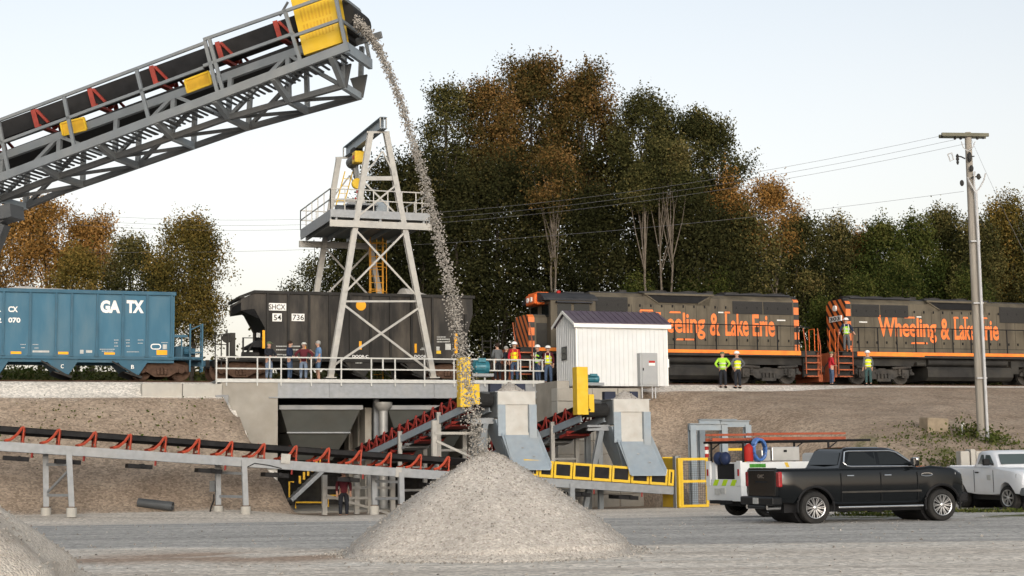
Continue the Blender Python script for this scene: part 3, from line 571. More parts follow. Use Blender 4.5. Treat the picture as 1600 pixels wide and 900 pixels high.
for x in (x0+.02, x0+.3, x0+.62): b.box(x, x+.05, .02, .07, zb-.5, zb+1.1+(x-x0)*.1)
b.bar((x0,.04,zb+1.08), (x0+.7,.04,zb+1.2), .045, .045)
for k in range(4): b.box(x0+.02, x0+.65, .02, .06, zb+.05+k*.3, zb+.09+k*.3) if k % 2 == 0 else None
b.box(x0+.78, x0+1.02, .3, .5, zb-.1, zb+1.25); b.box(x0+.6, x0+.66, .3, .36, zb, zb+1.4); b.lathe((x0+.62,.25,zb+1.0), (0,1,0), [(0,.22),(.04,.24),(.05,.2)], 14)
b.tube((-hl-1.0,.5,zb+.2), (-hl-.2,.5,zb+.2), .18); b.tube((-hl-.9,.4,zb+.15), (-hl-.5,.4,zb+.75), .05); b.box(x0+1.3, x0+1.38, .04, .1, zb-.1, zb+1.0); b.bar((x0+1.3,.06,zb+1.0), (x0+1.8,.06,zb+1.0), .04, .04)
b.build('end_platform', M['car_black_frame'], car, world=False)
b = MB(); b.box(hl, hl+1.3, 0, 3.2, zb-.1, zb-.02)
for x in (hl+.8, hl+1.24): b.box(x, x+.05, .02, .07, zb-.5, zb+1.2)
for k in range(4): b.box(hl+.8, hl+1.28, .03, .06, zb+.1+k*.3, zb+.13+k*.3)
b.build('ladder', M['car_black_frame'], car, world=False)
for px, l in ((470, None), (562, None), (655, None)): pocket(LX(px, 565), M['car_black'], zb-.05)
bogie(car, LX(378, 590)); bogie(car, LX(705, 590))
bt2 = lambda nm, s, x0, x1, y0, y1, m=M['letter_white'], **k: boxtext(nm, s, x0, x1, y0, y1, m, car, LX, LZ, 0, **k)
plates('number_panel', car, LX, LZ, [(419.5,447.5,473.5,485), (426,440.5,489.5,502), (456,476,490,501.5)], M['letter_white'], t=.02)
bt2('lettering', 'SHCX', 420.5, 446, 475.5, 483.5, m=M['black'], bold=.01, d=.035); bt2('lettering', '54', 428, 439.5, 491.5, 500.5, m=M['black'], bold=.01, d=.035); bt2('lettering', '736', 457.5, 475, 491.5, 500, m=M['black'], bold=.01, d=.035)
for x0 in (551, 648): bt2('lettering', 'DOOR-C' if x0 < 600 else 'DOOR-A', x0, x0+25, 554.5, 559, bold=.03)
b = MB(); xx = LX(564.5, 477); zz = LZ(564.5, 477); b.lathe((xx, .05, zz), (0,1,0), [(-.012,.01),(-.01,.245),(0,.25)], 28); b.build('disc_mark', M['amber'], car, world=False)
plates('reflector', car, LX, LZ, [(410.5,414.5,516,544), (475.5,478.5,538,551), (561.5,565.5,533,546), (648,651.5,537,551), (710.5,715,521,552)], M['amber'])
plates('stencil_panel', car, LX, LZ, [(682,687,541.5,547.5), (696,704.5,537,546.5), (401,407,520,527)], M['letter_grey']); plates('stencil_panel', car, LX, LZ, [(682,689,547.8,552.5)], M['yellow'])
for x0, x1, y in [(432,468,540),(432,468,545.5),(432,442,553),(443,454,553.5),(683,697,525.5),(683,703,529),(683,702,533),(659,663,543),(657,664,545),(455,470,540),(556,566,566)]: dash(car, LX, LZ, x0, x1, y, h=1.8)
load(LX(632), LX(690), zt-.02, .42, car, 'small gravel mound showing above the right end of the dark hopper car')
load(LX(440), LX(530), zt-.02, .05, car, 'low gravel layer at the rim over the left half of the dark hopper car')
# ------------------------------------------------------------------ diesel locomotives
mk('loco_tan', (.112,.096,.07), .55, 0, var=.16, scale=1.4, dirt=(.055,.047,.038), dirt_amt=.8, dscale=.8, stretch=(1.5,1.5,.4))
mk('loco_dark', (.026,.025,.024), .55, 0, var=.25, scale=2, dirt=(.06,.055,.045), dirt_amt=.6)
mk('loco_roof', (.035,.037,.042), .6, 0, var=.2, scale=2, dirt=(.07,.065,.06), dirt_amt=.5)
mk('grille', (.035,.034,.033), .6, 0, var=.3, scale=20, stretch=(1,1,8))
mk('orange_dull', (.36,.1,.045), .6, 0, var=.2, scale=5, dirt=(.12,.06,.04), dirt_amt=.7)
mk('sill_orange', (.8,.2,.04), .5, 0, var=.1, scale=1, dirt=(.75,.36,.05), dirt_amt=.7, dscale=.6)
def stripe_mat():
    m = bpy.data.materials.new('hazard_stripes'); m.use_nodes = True; N = m.node_tree.nodes; L = m.node_tree.links; b = N['Principled BSDF']; b.inputs['Roughness'].default_value = .5
    tc = N.new('ShaderNodeTexCoord'); sp = N.new('ShaderNodeSeparateXYZ'); L.new(tc.outputs['Object'], sp.inputs[0])
    # diagonal bands: height plus distance across the end (and back along the side)
    a = N.new('ShaderNodeMath'); a.operation = 'MULTIPLY_ADD'; L.new(sp.outputs[1], a.inputs[0]); a.inputs[1].default_value = -1.25; L.new(sp.outputs[2], a.inputs[2])
    c = N.new('ShaderNodeMath'); c.operation = 'MULTIPLY'; L.new(a.outputs[0], c.inputs[0]); c.inputs[1].default_value = 1.5
    f = N.new('ShaderNodeMath'); f.operation = 'FRACT'; L.new(c.outputs[0], f.inputs[0])
    g = N.new('ShaderNodeMath'); g.operation = 'GREATER_THAN'; L.new(f.outputs[0], g.inputs[0]); g.inputs[1].default_value = .42
    n = N.new('ShaderNodeTexNoise'); n.inputs['Scale'].default_value = 3; n.inputs['Detail'].default_value = 6; L.new(tc.outputs['Object'], n.inputs['Vector'])
    o = N.new('ShaderNodeMix'); o.data_type = 'RGBA'; L.new(n.outputs['Fac'], o.inputs['Factor']); o.inputs['A'].default_value = (.82,.2,.04,1); o.inputs['B'].default_value = (.55,.14,.04,1)
    x = N.new('ShaderNodeMix'); x.data_type = 'RGBA'; L.new(g.outputs[0], x.inputs['Factor']); x.inputs['A'].default_value = (.02,.018,.016,1); L.new(o.outputs['Result'], x.inputs['B']); L.new(x.outputs['Result'], b.inputs['Base Color']); return m
M['stripes'] = stripe_mat()
HY0, HY1 = .62, 2.58                     # hood sides
def locomotive(s_rear, s_front, label, number, nose_number, lx0, lx1):
    """x runs from the rear (0) to the front (LEN); mirrored in the world when the front points left"""
    LEN = abs(s_front - s_rear); sg = 1 if s_front > s_rear else -1; smid = (s_rear + s_front)/2
    t = Root('diesel_locomotive', W(smid, 0, RAIL), A, label, 'locomotive', 'locomotives of the train')
    def X(x): return sg*(x - LEN/2)
    def bx(b, x0, x1, y0, y1, z0, z1): a, c = sorted((X(x0), X(x1))); return b.box(a, c, y0, y1, z0, z1)
    def build(b, n, m, par=None, **k):
        o = b.build(n, m, t, world=False, **k)
        if par is not None: o.parent = par
        return o
    WK, HT, HE = 1.72, 4.66, LEN - 4.55    # walkway, hood top, hood front end
    # ---- hood with a chamfered roof edge
    b = MB(); sec = [(HY0,WK),(HY0,HT-.22),(HY0+.3,HT),(HY1-.3,HT),(HY1,HT-.22),(HY1,WK)]
    b.prism([(X(1.1),y,z) for y, z in sec], (sg*(HE-1.1),0,0))
    bx(b, 6.35, 10.2, HY0-.0, HY1, HT-.6, HT+.02)
    hood = build(b, 'hood', M['loco_tan']); 
    b = MB(); bx(b, 1.12, HE, HY0+.28, HY1-.28, HT+.002, HT+.05); bx(b, 6.2, 10.4, HY0+.1, HY1-.1, HT+.03, HT+.1); bx(b, 1.5, 5.4, HY0+.15, HY1-.15, HT+.05, HT+.12)
    rf = build(b, 'roof', M['loco_roof'])
    for x, r in ((2.0,.6),(3.4,.6),(4.8,.6),(7.2,.55),(9.0,.55)):
        b = MB(); b.lathe((X(x),1.6,HT+.1), (0,0,1), [(0,r),(.12,r),(.13,r-.05),(.1,.1)], 20); build(b, 'roof_fan', M['loco_dark'], rf)
    b = MB(); bx(b, 5.75, 6.15, 1.4, 1.8, HT, HT+.28); build(b, 'exhaust_stack', M['loco_dark'], rf); b = MB(); bx(b, 10.8, 11.2, 1.4, 1.8, HT, HT+.22); build(b, 'exhaust_stack', M['loco_dark'], rf)
    # dynamic brake flare with black intake
    b = MB(); p = [(X(10.05),HT-.1),(X(6.35),HT-.1),(X(7.1),HT-.47),(X(9.4),HT-.47)]
    b.prism([(x,HY0-.06,z) for x, z in p], (0,.09,0)); build(b, 'brake_intake', M['black'])
    b = MB(); b.bar((X(6.2),HY0-.08,HT-.05), (X(10.2),HY0-.08,HT-.05), .14, .1); b.bar((X(10.1),HY0-.05,HT-.08), (X(9.4),HY0-.03,HT-.5), .06, .06); b.bar((X(6.3),HY0-.05,HT-.08), (X(7.1),HY0-.03,HT-.5), .06, .06)
    build(b, 'brake_flare', M['loco_tan'])
    for x0, x1, z0, z1 in ((1.45,3.2,HT-.98,HT-.3),(3.27,5.05,HT-.98,HT-.3),(HE-2.0,HE-.15,HT-1.15,HT-.25)):
        b = MB(); bx(b, x0, x1, HY0-.03, HY0+.01, z0, z1)
        z = z0+.03
        while z < z1-.03: bx(b, x0+.03, x1-.03, HY0-.05, HY0-.03, z, z+.025); z += .07
        build(b, 'radiator_grille', M['grille'])
    # access doors: hinges, latches, seams
    b = MB(); xx = [1.6+.62*i for i in range(int((HE-1.8)/.62))]
    for x in xx: bx(b, x-.008, x+.008, HY0-.008, HY0, WK+.28, HT-1.02 if x < 5.2 else HT-.62)
    bx(b, 1.12, HE, HY0-.012, HY0, WK+.26, WK+.29); build(b, 'door_seam', M['loco_dark'])
    b = MB()
    for i, x in enumerate(xx):
        for z in (WK+.5, HT-.72): bx(b, x+.1, x+.17, HY0-.04, HY0, z, z+.13)
    tag(build(b, 'latch', M['black']), kind='stuff')
    b = MB(); bx(b, 1.9, 2.4, HY0-.02, HY0, HT-1.3, HT-1.24); build(b, 'placard', M['letter_white']); b = MB(); bx(b, 5.6, 5.9, HY0-.02, HY0, HT-.95, HT-.89); build(b, 'placard', M['letter_white'])
    # ---- striped rear end
    b = MB(); b.prism([(X(1.075),y,z) for y, z in [(HY0-.012,WK),(HY0-.012,HT-.22),(HY0+.3,HT+.01),(HY1-.3,HT+.01),(HY1+.012,HT-.22),(HY1+.012,WK)]], (sg*.3,0,0)); build(b, 'striped_end', M['stripes'])
    b = MB(); bx(b, 1.0, 1.08, 1.0, 2.2, HT-1.18, HT-.88); nb = build(b, 'number_board', M['letter_white'])
    ex = Vector((0,-sg,0)); org = (X(.99), 1.6 , 0)
    lettering('number', number, M['black'], t, org, ex, EZ, -.5, .5, HT-1.13, HT-.93, .02, .004, parent=nb)
    b = MB(); b.lathe((X(1.06),1.6,HT-.45), (-sg,0,0), [(0,.16),(.1,.16)], 14); build(b, 'headlight', M['letter_white'])
    # ---- frame, sill, walkway
    b = MB(); bx(b, .45, LEN-.45, .08, 3.12, 1.42, 1.68); bx(b, .8, LEN-.8, .5, 2.7, 1.0, 1.42); build(b, 'frame', M['loco_dark'])
    b = MB(); bx(b, 1.35, LEN-1.35, .03, .085, 1.55, WK); bx(b, 1.35, 5.6, .028, .084, 1.49, 1.551); build(b, 'sill', M['sill_orange'])
    b = MB(); bx(b, .2, LEN-.2, .06, 3.14, WK-.03, WK+.012); build(b, 'walkway', M['loco_dark'])
    # ---- handrails: posts and rail
    b = MB(); hz = WK+1.32; n = 11
    b.path([(X(.75),.1,hz-.05),(X(1.5),.1,hz),(X(LEN-4.0),.1,hz+.02)], .03, 6)
    for i in range(n):
        x = 1.5 + (LEN-5.6)*i/(n-1); b.tube((X(x),.1,WK), (X(x),.1,hz), .036, 6)
    build(b, 'handrail', M['black'])
    b = MB()
    for yy in (.45, 1.0, 2.2): b.tube((X(.25),yy,WK), (X(.25),yy,hz-.1), .022, 6)
    b.path([(X(.25),.45,hz-.1),(X(.25),1.0,hz-.1)], .022, 6); build(b, 'end_rail', M['orange'])
    # ---- steps at both ends
    for x0, x1 in ((.15,1.05),(LEN-1.05,LEN-.15)):
        b = MB(); bx(b, x0, x1, .35, .5, .35, WK-.03)
        st = build(b, 'step_well', M['loco_dark'])
        for k in range(4):
            b = MB(); z = .4+.36*k; bx(b, x0+.04, x1-.04, .04, .34, z-.03, z); bx(b, x0+.04, x1-.04, .028, .045, z-.05, z+.012); b.cur = 0; build(b, 'step', M['orange_dull'], st)
        for x in (x0, x1):
            b = MB(); b.path([(X(x),.04,.5),(X(x),.04,WK+.3),(X(x+(.12 if x == x0 else .1)),.08,hz-.1)], .03, 6); build(b, 'grab_rail', M['orange_dull'], st)
    for x, s in ((.2,-1),(LEN-.2,1)):
        b = MB(); bx(b, min(x,x+s*.12), max(x,x+s*.12), .3, 2.9, .35, WK-.02); b.prism([(X(x+s*.1),.4,.12),(X(x+s*.1),2.8,.12),(X(x+s*.1),2.8,.5),(X(x+s*.1),.4,.5)], (sg*s*.25,0,0)); build(b, 'pilot', M['orange_dull'])
        b = MB(); coupler(b, X(x+s*.1), sg*s); build(b, 'coupler', M['rust'])
        b = MB()
        for yy in (.9, 2.2): b.path([(X(x+s*.14),yy,1.2),(X(x+s*.4),yy,.9),(X(x+s*.45),yy,.5)], .03, 6)
        build(b, 'air_hose', M['black'])
    # ---- tank and reservoirs
    b = MB(); q = [(.3,.95),(.22,.8),(.22,.4),(.45,.2),(2.75,.2),(2.98,.4),(2.98,.8),(2.9,.95)]
    b.prism([(X(5.9),y,z) for y, z in q], (sg*(LEN-12.0),0,0)); build(b, 'fuel_tank', M['loco_dark'])
    b = MB(); b.tube((X(6.0),.42,1.2), (X(LEN-6.4),.42,1.2), .17, 12); b.tube((X(5.2),.3,1.1), (X(5.75),.3,1.1), .12, 10); bx(b, LEN-6.2, LEN-5.7, .25, .6, .6, 1.3); build(b, 'air_reservoir', M['loco_dark'])
    for x in (3.15, LEN-3.5): bogie(t, X(x), wb=2.74, r=.51, m='loco_truck', loco=True)
    # ---- cab and short nose
    cx0, cx1 = HE, HE + 2.45
    b = MB(); sec = [(.1,WK),(.1,4.15),(.45,4.42),(1.0,4.56),(2.2,4.56),(2.75,4.42),(3.1,4.15),(3.1,WK)]
    b.prism([(X(cx0+.01),y,z) for y, z in sec[:2]+[(.14,4.18),(3.06,4.18)]+sec[-2:]], (sg*(cx1-cx0),0,0)); cab = build(b, 'cab', M['loco_tan'])
    b = MB(); b.prism([(X(cx0-.1),y,z+.02) for y, z in [(.04,4.1),(.04,4.2),(.45,4.44),(1.0,4.58),(2.2,4.58),(2.75,4.44),(3.16,4.2),(3.16,4.1)]], (sg*(cx1-cx0+.5),0,0)); bx(b, cx0+.2, cx0+1.3, 1.1, 2.0, 4.6, 4.68); build(b, 'cab_roof', M['loco_roof'], cab)
    b = MB(); b.lathe((X(cx0+1.7),.9,4.55), (0,0,1), [(0,.1),(.12,.12),(.16,.02)], 10); build(b, 'beacon', M['red'], cab)
    b = MB(); bx(b, cx0+.35, cx0+1.2, .085, .12, 3.25, 3.95); bx(b, cx0+1.35, cx0+2.1, .085, .12, 3.25, 3.95); build(b, 'cab_window', M['glass'], cab)
    b = MB(); bx(b, cx0+.25, cx0+2.2, -.16, .1, 3.98, 4.06); build(b, 'sunshade', M['loco_roof'], cab)
    b = MB(); bx(b, cx1+.005, cx1+.03, .35, 1.3, 3.3, 3.95); bx(b, cx1+.005, cx1+.03, 1.9, 2.85, 3.3, 3.95); build(b, 'windshield', M['glass'], cab)
    b = MB(); bx(b, cx1-.25, cx1+.42, .95, 2.25, 3.98, 4.62); b.prism([(X(cx1+.42),.95,4.0),(X(cx1+.42),2.25,4.0),(X(cx1+.42),2.25,4.5),(X(cx1+.42),.95,4.5)], (sg*.12,0,0)); hb = build(b, 'light_box', M['orange'], cab); bevel(hb, .05)
    b = MB(); bx(b, cx1-.1, cx1+.36, .925, .951, 4.1, 4.36); nb = build(b, 'number_board', M['letter_white'], cab)
    lettering('number', nose_number, M['black'], t, (0,.92,0), EX, EZ, min(X(cx1),X(cx1+.26)), max(X(cx1),X(cx1+.26)), 4.13, 4.33, .03, .004, parent=nb)
    b = MB()
    for y in (1.35, 1.85): b.lathe((X(cx1+.55),y,4.25), (sg,0,0), [(0,.13),(.06,.13)], 12)
    build(b, 'headlight', M['letter_white'], cab)
    b = MB(); b.prism([(X(cx1),y,z) for y, z in [(HY0,WK),(HY0,3.28),(HY0+.2,3.42),(HY1-.2,3.42),(HY1,3.28),(HY1,WK)]], (sg*(LEN-1.1-cx1),0,0)); build(b, 'nose', M['loco_tan'])
    b = MB(); bx(b, cx1+.02, LEN-1.5, HY0-.02, HY0-.001, WK+.02, 3.0); build(b, 'nose_panel', M['loco_dark'])
    b = MB(); bx(b, cx1+.05, LEN-1.3, HY0+.2, HY1-.2, 3.421, 3.45); build(b, 'nose_roof', M['loco_roof'])
    b = MB(); b.prism([(X(LEN-1.40),y,z) for y, z in [(HY0-.012,WK),(HY0-.012,3.29),(HY0+.2,3.435),(HY1-.2,3.435),(HY1+.012,3.29),(HY1+.012,WK)]], (sg*.32,0,0)); build(b, 'striped_end', M['stripes'])
    b = MB(); b.tube((X(LEN-.3),.3,WK), (X(LEN-.3),.3,WK+1.35), .022, 6); b.tube((X(LEN-.3),2.9,WK), (X(LEN-.3),2.9,WK+1.35), .022, 6); b.path([(X(LEN-.3),.3,WK+1.0),(X(LEN-.3),2.9,WK+1.0)], .02, 6); build(b, 'end_rail', M['loco_dark'])
    # ---- lettering on the hood
    a, c = sorted((X(lx0), X(lx1))); zb, z1 = 2.5, 3.68; wds = [('Wheeling', 0, .475, .2), ('&', .51, .585, 0), ('Lake', .625, .80, 0), ('Erie', .83, 1.0, 0)]
    for wd, f0, f1, desc in wds:
        lo = zb - desc; lettering('lettering', wd, M['orange_letter'], t, (0,HY0-.012,0), EX, EZ, a+(c-a)*f0, a+(c-a)*f1, lo if desc else zb, z1, .022, .006, space=.98)
    b = MB(); wl = c-a
    for f0, f1, z in ((.215,.3,z1-.03),(0,.1,z1+.03),(.62,.665,z1+.02),(.7,.745,z1+.03),(.815,.91,z1+.03),(.26,.4,zb-.26)):
        b.prism([(a+wl*f0,HY0-.014,z),(a+wl*f1,HY0-.014,z),(a+wl*f1-.03,HY0-.014,z+.09),(a+wl*f0+.06,HY0-.014,z+.09)], (0,.01,0)); build(b, 'letter_swash', M['orange_letter']); b = MB()
    return t, X
mk('loco_truck', (.04,.038,.036), .75, 0, var=.3, scale=4, dirt=(.1,.085,.07), dirt_amt=.6)
L1R, L1F = 17.35, -.05
sA = TS(1287, 0, 560); sB = TS(801, 0, 540)
loco1, LX1 = locomotive(sA, sB, 'olive and orange locomotive whose cab rises behind the white shed', '301', '11', 2.55, 10.45)
sC = TS(1306, .1, 580)
loco2, LX2 = locomotive(sC, sC + (sA - sB), 'olive locomotive behind the utility pole, striped rear end to the left', '303', '11', 3.1, 11.0)
# ------------------------------------------------------------------ loading deck over the hopper pit
DF = -2.4
t = Root('loading_deck', W(-6, 0, -.4), A, 'steel and concrete loading deck with a white railing over the dark hopper pit', 'loading deck')
def tw(b, s0, s1, d0, d1, z0, z1):      # box in the railway frame
    b.hexa([W(s0,d0,z0), W(s1,d0,z0), W(s1,d1,z0), W(s0,d1,z0)], [W(s0,d0,z1), W(s1,d0,z1), W(s1,d1,z1), W(s0,d1,z1)]); return b
sl, sr = TS(338, DF, 595), TS(850, DF, 597); zg = TP(520, 621, DF)[1]
b = MB(); tw(b, TS(420, DF), S1+.2, DF+.02, DF+.1, zg, DECK-.08); tw(b, TS(420, DF), S1+.2, DF-.06, DF+.2, zg-.03, zg+.02)
for px in (515, 679): s = TS(px, DF); tw(b, s-.02, s+.02, DF-.04, DF+.02, zg, DECK-.08)
g = b.build('girder', M['galv'], t)
b = MB(); tw(b, sl, sr, DF-.03, -.35, DECK-.09, DECK); b.build('deck_plate', M['galv'], t)
b = MB(); tw(b, sl, sr, DF-.07, DF-.035, DECK-.1, DECK+.06); b.build('kick_plate', M['rail_white'], t)
b = MB(); tw(b, S0-.3, S1+.3, DF+.25, 7.0, 5.0, 5.27); b.build('pit_shade_slab', M['dark'], t)  # unseen slab added over the pit to keep its inside dark
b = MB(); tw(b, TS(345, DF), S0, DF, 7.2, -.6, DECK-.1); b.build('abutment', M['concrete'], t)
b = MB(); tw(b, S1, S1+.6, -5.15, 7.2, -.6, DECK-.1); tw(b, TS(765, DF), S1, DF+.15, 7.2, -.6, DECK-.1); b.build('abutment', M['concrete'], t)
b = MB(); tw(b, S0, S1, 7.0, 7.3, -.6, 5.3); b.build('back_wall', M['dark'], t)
b = MB(); tw(b, S0+.02, S1-.02, DF-1.6, 7.0, -.6, -.33); b.build('floor_slab', M['concrete'], t)
def deckpost(b, px, lo=0): s = TS(px, DF, 575); tw(b, s-.03, s+.03, DF-.05, DF+.01, DECK-.25*lo, DECK+1.04)
for px in (338, 354, 402, 439, 486, 533, 580, 617, 663, 709, 757, 789, 813, 833):
    b = MB(); deckpost(b, px, 1); b.build('railing_post', M['rail_white'], t)
for px in (421, 598, 772, 809, 828, 847):
    b = MB(); s = TS(px, DF, 575); tw(b, s-.035, s+.035, DF-.05, DF+.01, DECK+.5, DECK+1.04); b.build('railing_post', M['rail_white'], t)
for z in (.52, 1.04):
    b = MB(); tw(b, sl, sr, DF-.055, DF+.015, DECK+z-.03, DECK+z+.03); b.build('railing_bar', M['rail_white'], t)
sc_ = TS(599, -1.9, 650); b = MB(); b.lathe(W(sc_, -1.9, -.4), (0,0,1), [(0,.22),(.05,.22),(.06,.21),(4.55,.21),(4.75,.4),(4.95,.42)], 20); b.build('round_column', M['galv_light'], t, smooth=True)
s = TS(588, -1.2, 650); b = MB(); tw(b, s-.12, s+.12, -1.3, -1.0, -.4, 5.0); b.build('steel_column', M['galv'], t)
for px, w_, d in ((575.5, 5, -.6), (563, 4, 1.2), (550, 5, 3.0)):
    b = MB(); tw(b, TS(px-w_, d, 660), TS(px+w_, d, 660), d, d+.9, -.4, TP(px, 637, d)[1]); b.build('concrete_pier', M['concrete'], t)
mk('bin', (.085,.088,.08), .6, .1, var=.1, scale=1.5, dirt=(.07,.062,.05), dirt_amt=.5)
def bin_(label, x):                      # x: top left, top right, crease left, crease right, bottom left, bottom right
    d0, d1, d2 = -1.75, -1.2, -.5
    tl, tr_ = TP(x[0], 640, d0), TP(x[1], 640, d0); ml, mr = TP(x[2], 675, d1), TP(x[3], 675, d1); bl, br = TP(x[4], 702, d2), TP(x[5], 702, d2)
    r_ = Root('hopper_bin', W((tl[0]+tr_[0])/2, 1.5, bl[1]-.5), A, label, 'hopper bin', 'hopper bins under the track')
    b = MB(); b.hexa([W(ml[0],d1,ml[1]), W(mr[0],d1,mr[1]), W(mr[0],4.6,mr[1]), W(ml[0],4.6,ml[1])], [W(tl[0],d0,tl[1]), W(tr_[0],d0,tr_[1]), W(tr_[0],5.2,tr_[1]), W(tl[0],5.2,tl[1])]); b.build('upper_cone', M['bin'], r_)
    b = MB(); b.hexa([W(bl[0]+.3,d2+.4,bl[1]-.5), W(br[0]-.3,d2+.4,br[1]-.5), W(br[0]-.3,3.2,br[1]-.5), W(bl[0]+.3,3.2,bl[1]-.5)], [W(ml[0]+.02,d1+.03,ml[1]-.06), W(mr[0]-.02,d1+.03,mr[1]-.06), W(mr[0]-.02,4.5,mr[1]-.06), W(ml[0]+.02,4.5,ml[1]-.06)]); b.build('lower_cone', M['bin'], r_)
    b = MB(); b.bar(W(ml[0]-.03,d1-.04,ml[1]-.03), W(mr[0]+.03,d1-.04,mr[1]-.03), .12, .06); b.build('flange', M['galv'], r_)
    b = MB(); b.bar(W(tl[0]-.1,d0-.03,tl[1]+.1), W(tr_[0]+.1,d0-.03,tr_[1]+.1), .14, .2); b.build('support_beam', M['yellow_dark'] if 0 else M['concrete_grey'], r_)
bin_('olive grey hopper bin framed in the left bay of the pit', (439, 563, 449, 546, 458, 532))
bin_('olive grey hopper bin behind the inclined conveyor, right of the round column', (606, 735, 618, 722, 630, 708))
# feeder and yellow rail inside the pit
t2 = Root('pit_feeder', W(TS(470, -1, 790), -.6, -.33), A, 'small dark feeder with yellow guards inside the left bay of the pit', 'feeder conveyor')
b = MB(); p0 = W(TS(452, -.6, 785), -.6, .1); p1 = W(TS(502, -.6, 740), -.6, 1.45)
b.bar(p0, p1, .9, .1); b.bar(p0 - V*.5, p1 - V*.5, .06, .18); b.build('frame', M['galv'], t2)
for k in range(7):
    b = MB(); q = p0.lerp(p1, .08 + k*.14) - V*.5; b.tube(q, q + V*.9, .09, 10); b.build('roller', M['galv_light'], t2)
for k in range(6):
    b = MB(); q = p0.lerp(p1, .3 + k*.13) + Vector((0,0,.35)) - V*.2; b.bar(q, q + Vector((0,0,.35)), .06, .1); b.build('guard_rib', M['yellow_dark'], t2)
for pts in ([(452,777),(452,753),(459,753)], [(462,794),(462,785),(506,785)], [(513,792),(513,774),(528,774)]):
    b = MB(); b.path([W(*(lambda h: (h[0], -1.4, h[1]))(TP(x, y, -1.4))) for x, y in pts], .04, 6); b.build('guard_rail', M['yellow_dark'], t2)
# ------------------------------------------------------------------ concrete blocks
def block(s0, s1, d0, d1, z0, z1, m, label, grp=None, nm='concrete_block'):
    r_ = MB(); c = W((s0+s1)/2, (d0+d1)/2, z0); me_ = MB(); me_.box((s0-s1)/2, (s1-s0)/2, (d0-d1)/2, (d1-d0)/2, 0, z1-z0); me_.box((s0-s1)/2*.55, (s1-s0)/2*.55, -.06, .06, z1-z0, z1-z0+.035) if 0 else None
    o = me_.build(nm, m, None); o.location = c; o.rotation_euler = (0,0,A + rnd.uniform(-.012,.012)); bevel(o, .025, 2); tag(o, label, 'concrete block', grp); return o
G1 = 'concrete blocks along the top of the left slope'
zA, zB = TP(285, 623, -2.6)[1], TP(285, 599, -2.6)[1]
block(TS(222,-2.6,610), TS(284.5,-2.6,610), -2.62, -1.95, zA, zB, M['concrete_light'], 'pale concrete block at the slope crest, left of its twin under the railing end', G1)
block(TS(285.5,-2.6,610), TS(347,-2.6,610), -2.62, -1.95, zA, zB-.01, M['concrete_light'], 'pale concrete block at the slope crest touching the deck abutment', G1)
steps = [(337,357,617,641),(347,361,641.5,662),(354,371,662.5,687),(363,384,687.5,712),(372,396,712.5,738),(384,410,738.5,764),(392,432,764.5,790)]
for i, (x0, x1, y0, y1) in enumerate(steps):
    block(TS(x0, -2.7, y0), TS(x1, -2.7, y0), -2.72, -2.38, TP(x0, y1, -2.7)[1], TP(x0, y0, -2.7)[1], M['concrete_grey'] if i % 2 == 0 else M['concrete'], 'grey concrete block stepping down the left abutment beside the dirt slope', 'stepped blocks at the left abutment')
zt_ = TP(870, 606, DW)[1]; nrow = 9; hrow = (zt_ + .45)/nrow; cols = [S1-.0, TS(870.5, DW, 620), TS(925, DW, 620), TS(965, DW, 620), S2]
for j in range(nrow):
    for i in range(4):
        block(cols[i]+.012, cols[i+1]-.012, DW-.06+rnd.uniform(-.03,.03), DW+.7, -.45+j*hrow+.006, -.45+(j+1)*hrow-.006, M['concrete_light'] if i == 0 else M['concrete'], 'large pale concrete block stacked in the retaining wall below the white shed', 'blocks of the retaining wall below the shed')
# ------------------------------------------------------------------ white shed
SD = -5.2; s0, z0 = TP(901.5, 603, SD); s1 = TS(1043.5, SD, 600); ze = TP(905, 503, SD)[1]; dep = 2.5; zr = TP(884, 487, SD+dep/2)[1]
t = Root('equipment_shed', W((s0+s1)/2, SD+dep/2, z0), A, 'white ribbed metal shed with a dark purple roof and a small side window', 'shed')
mk('purple', (.085,.06,.085), .35, .2, var=.12, scale=3, dirt=(.16,.14,.15), dirt_amt=.4)
b = MB(); L_ = s1-s0; b.box(-L_/2, L_/2, -dep/2, dep/2, 0, ze-z0); b.prism([(-L_/2,-dep/2,ze-z0),(-L_/2,dep/2,ze-z0),(-L_/2,0,zr-z0-.03)], (L_,0,0)); wl = b.build('wall', M['white'], t, world=False)
b = MB(); x = -L_/2+.1
while x < L_/2-.05: b.box(x, x+.045, -dep/2-.03, -dep/2, .02, ze-z0-.03); x += .23
x = -dep/2+.12
while x < dep/2-.05: b.box(-L_/2-.018, -L_/2, x, x+.035, .02, ze-z0+(zr-ze)*(1-abs(x)/(dep/2))-.08); x += .23
tag(b.build('wall_rib', M['white'], t, world=False), kind='stuff')
for x in (-L_/2, L_/2):
    b = MB(); b.box(x-.03, x+.05 if x < 0 else x+.03, -dep/2-.03, -dep/2+.07, 0, ze-z0); b.build('corner_trim', M['white_trim'], t, world=False)
b = MB(); ov = .16; zz = zr-z0; ee = ze-z0
for sg in (-1, 1):
    b.prism([(-L_/2-ov,0,zz),(-L_/2-ov,sg*(dep/2+ov),ee-(zz-ee)*ov/(dep/2)),(-L_/2-ov,sg*(dep/2+ov),ee-(zz-ee)*ov/(dep/2)+.05),(-L_/2-ov,0,zz+.05)], (L_+2*ov,0,0))
    x = -L_/2-ov
    while x < L_/2+ov-.02:
        b.bar((x+.02,0,zz+.06), (x+.02,sg*(dep/2+ov),ee-(zz-ee)*ov/(dep/2)+.06), .035, .03); x += .3
rf = b.build('roof', M['purple'], t, world=False)
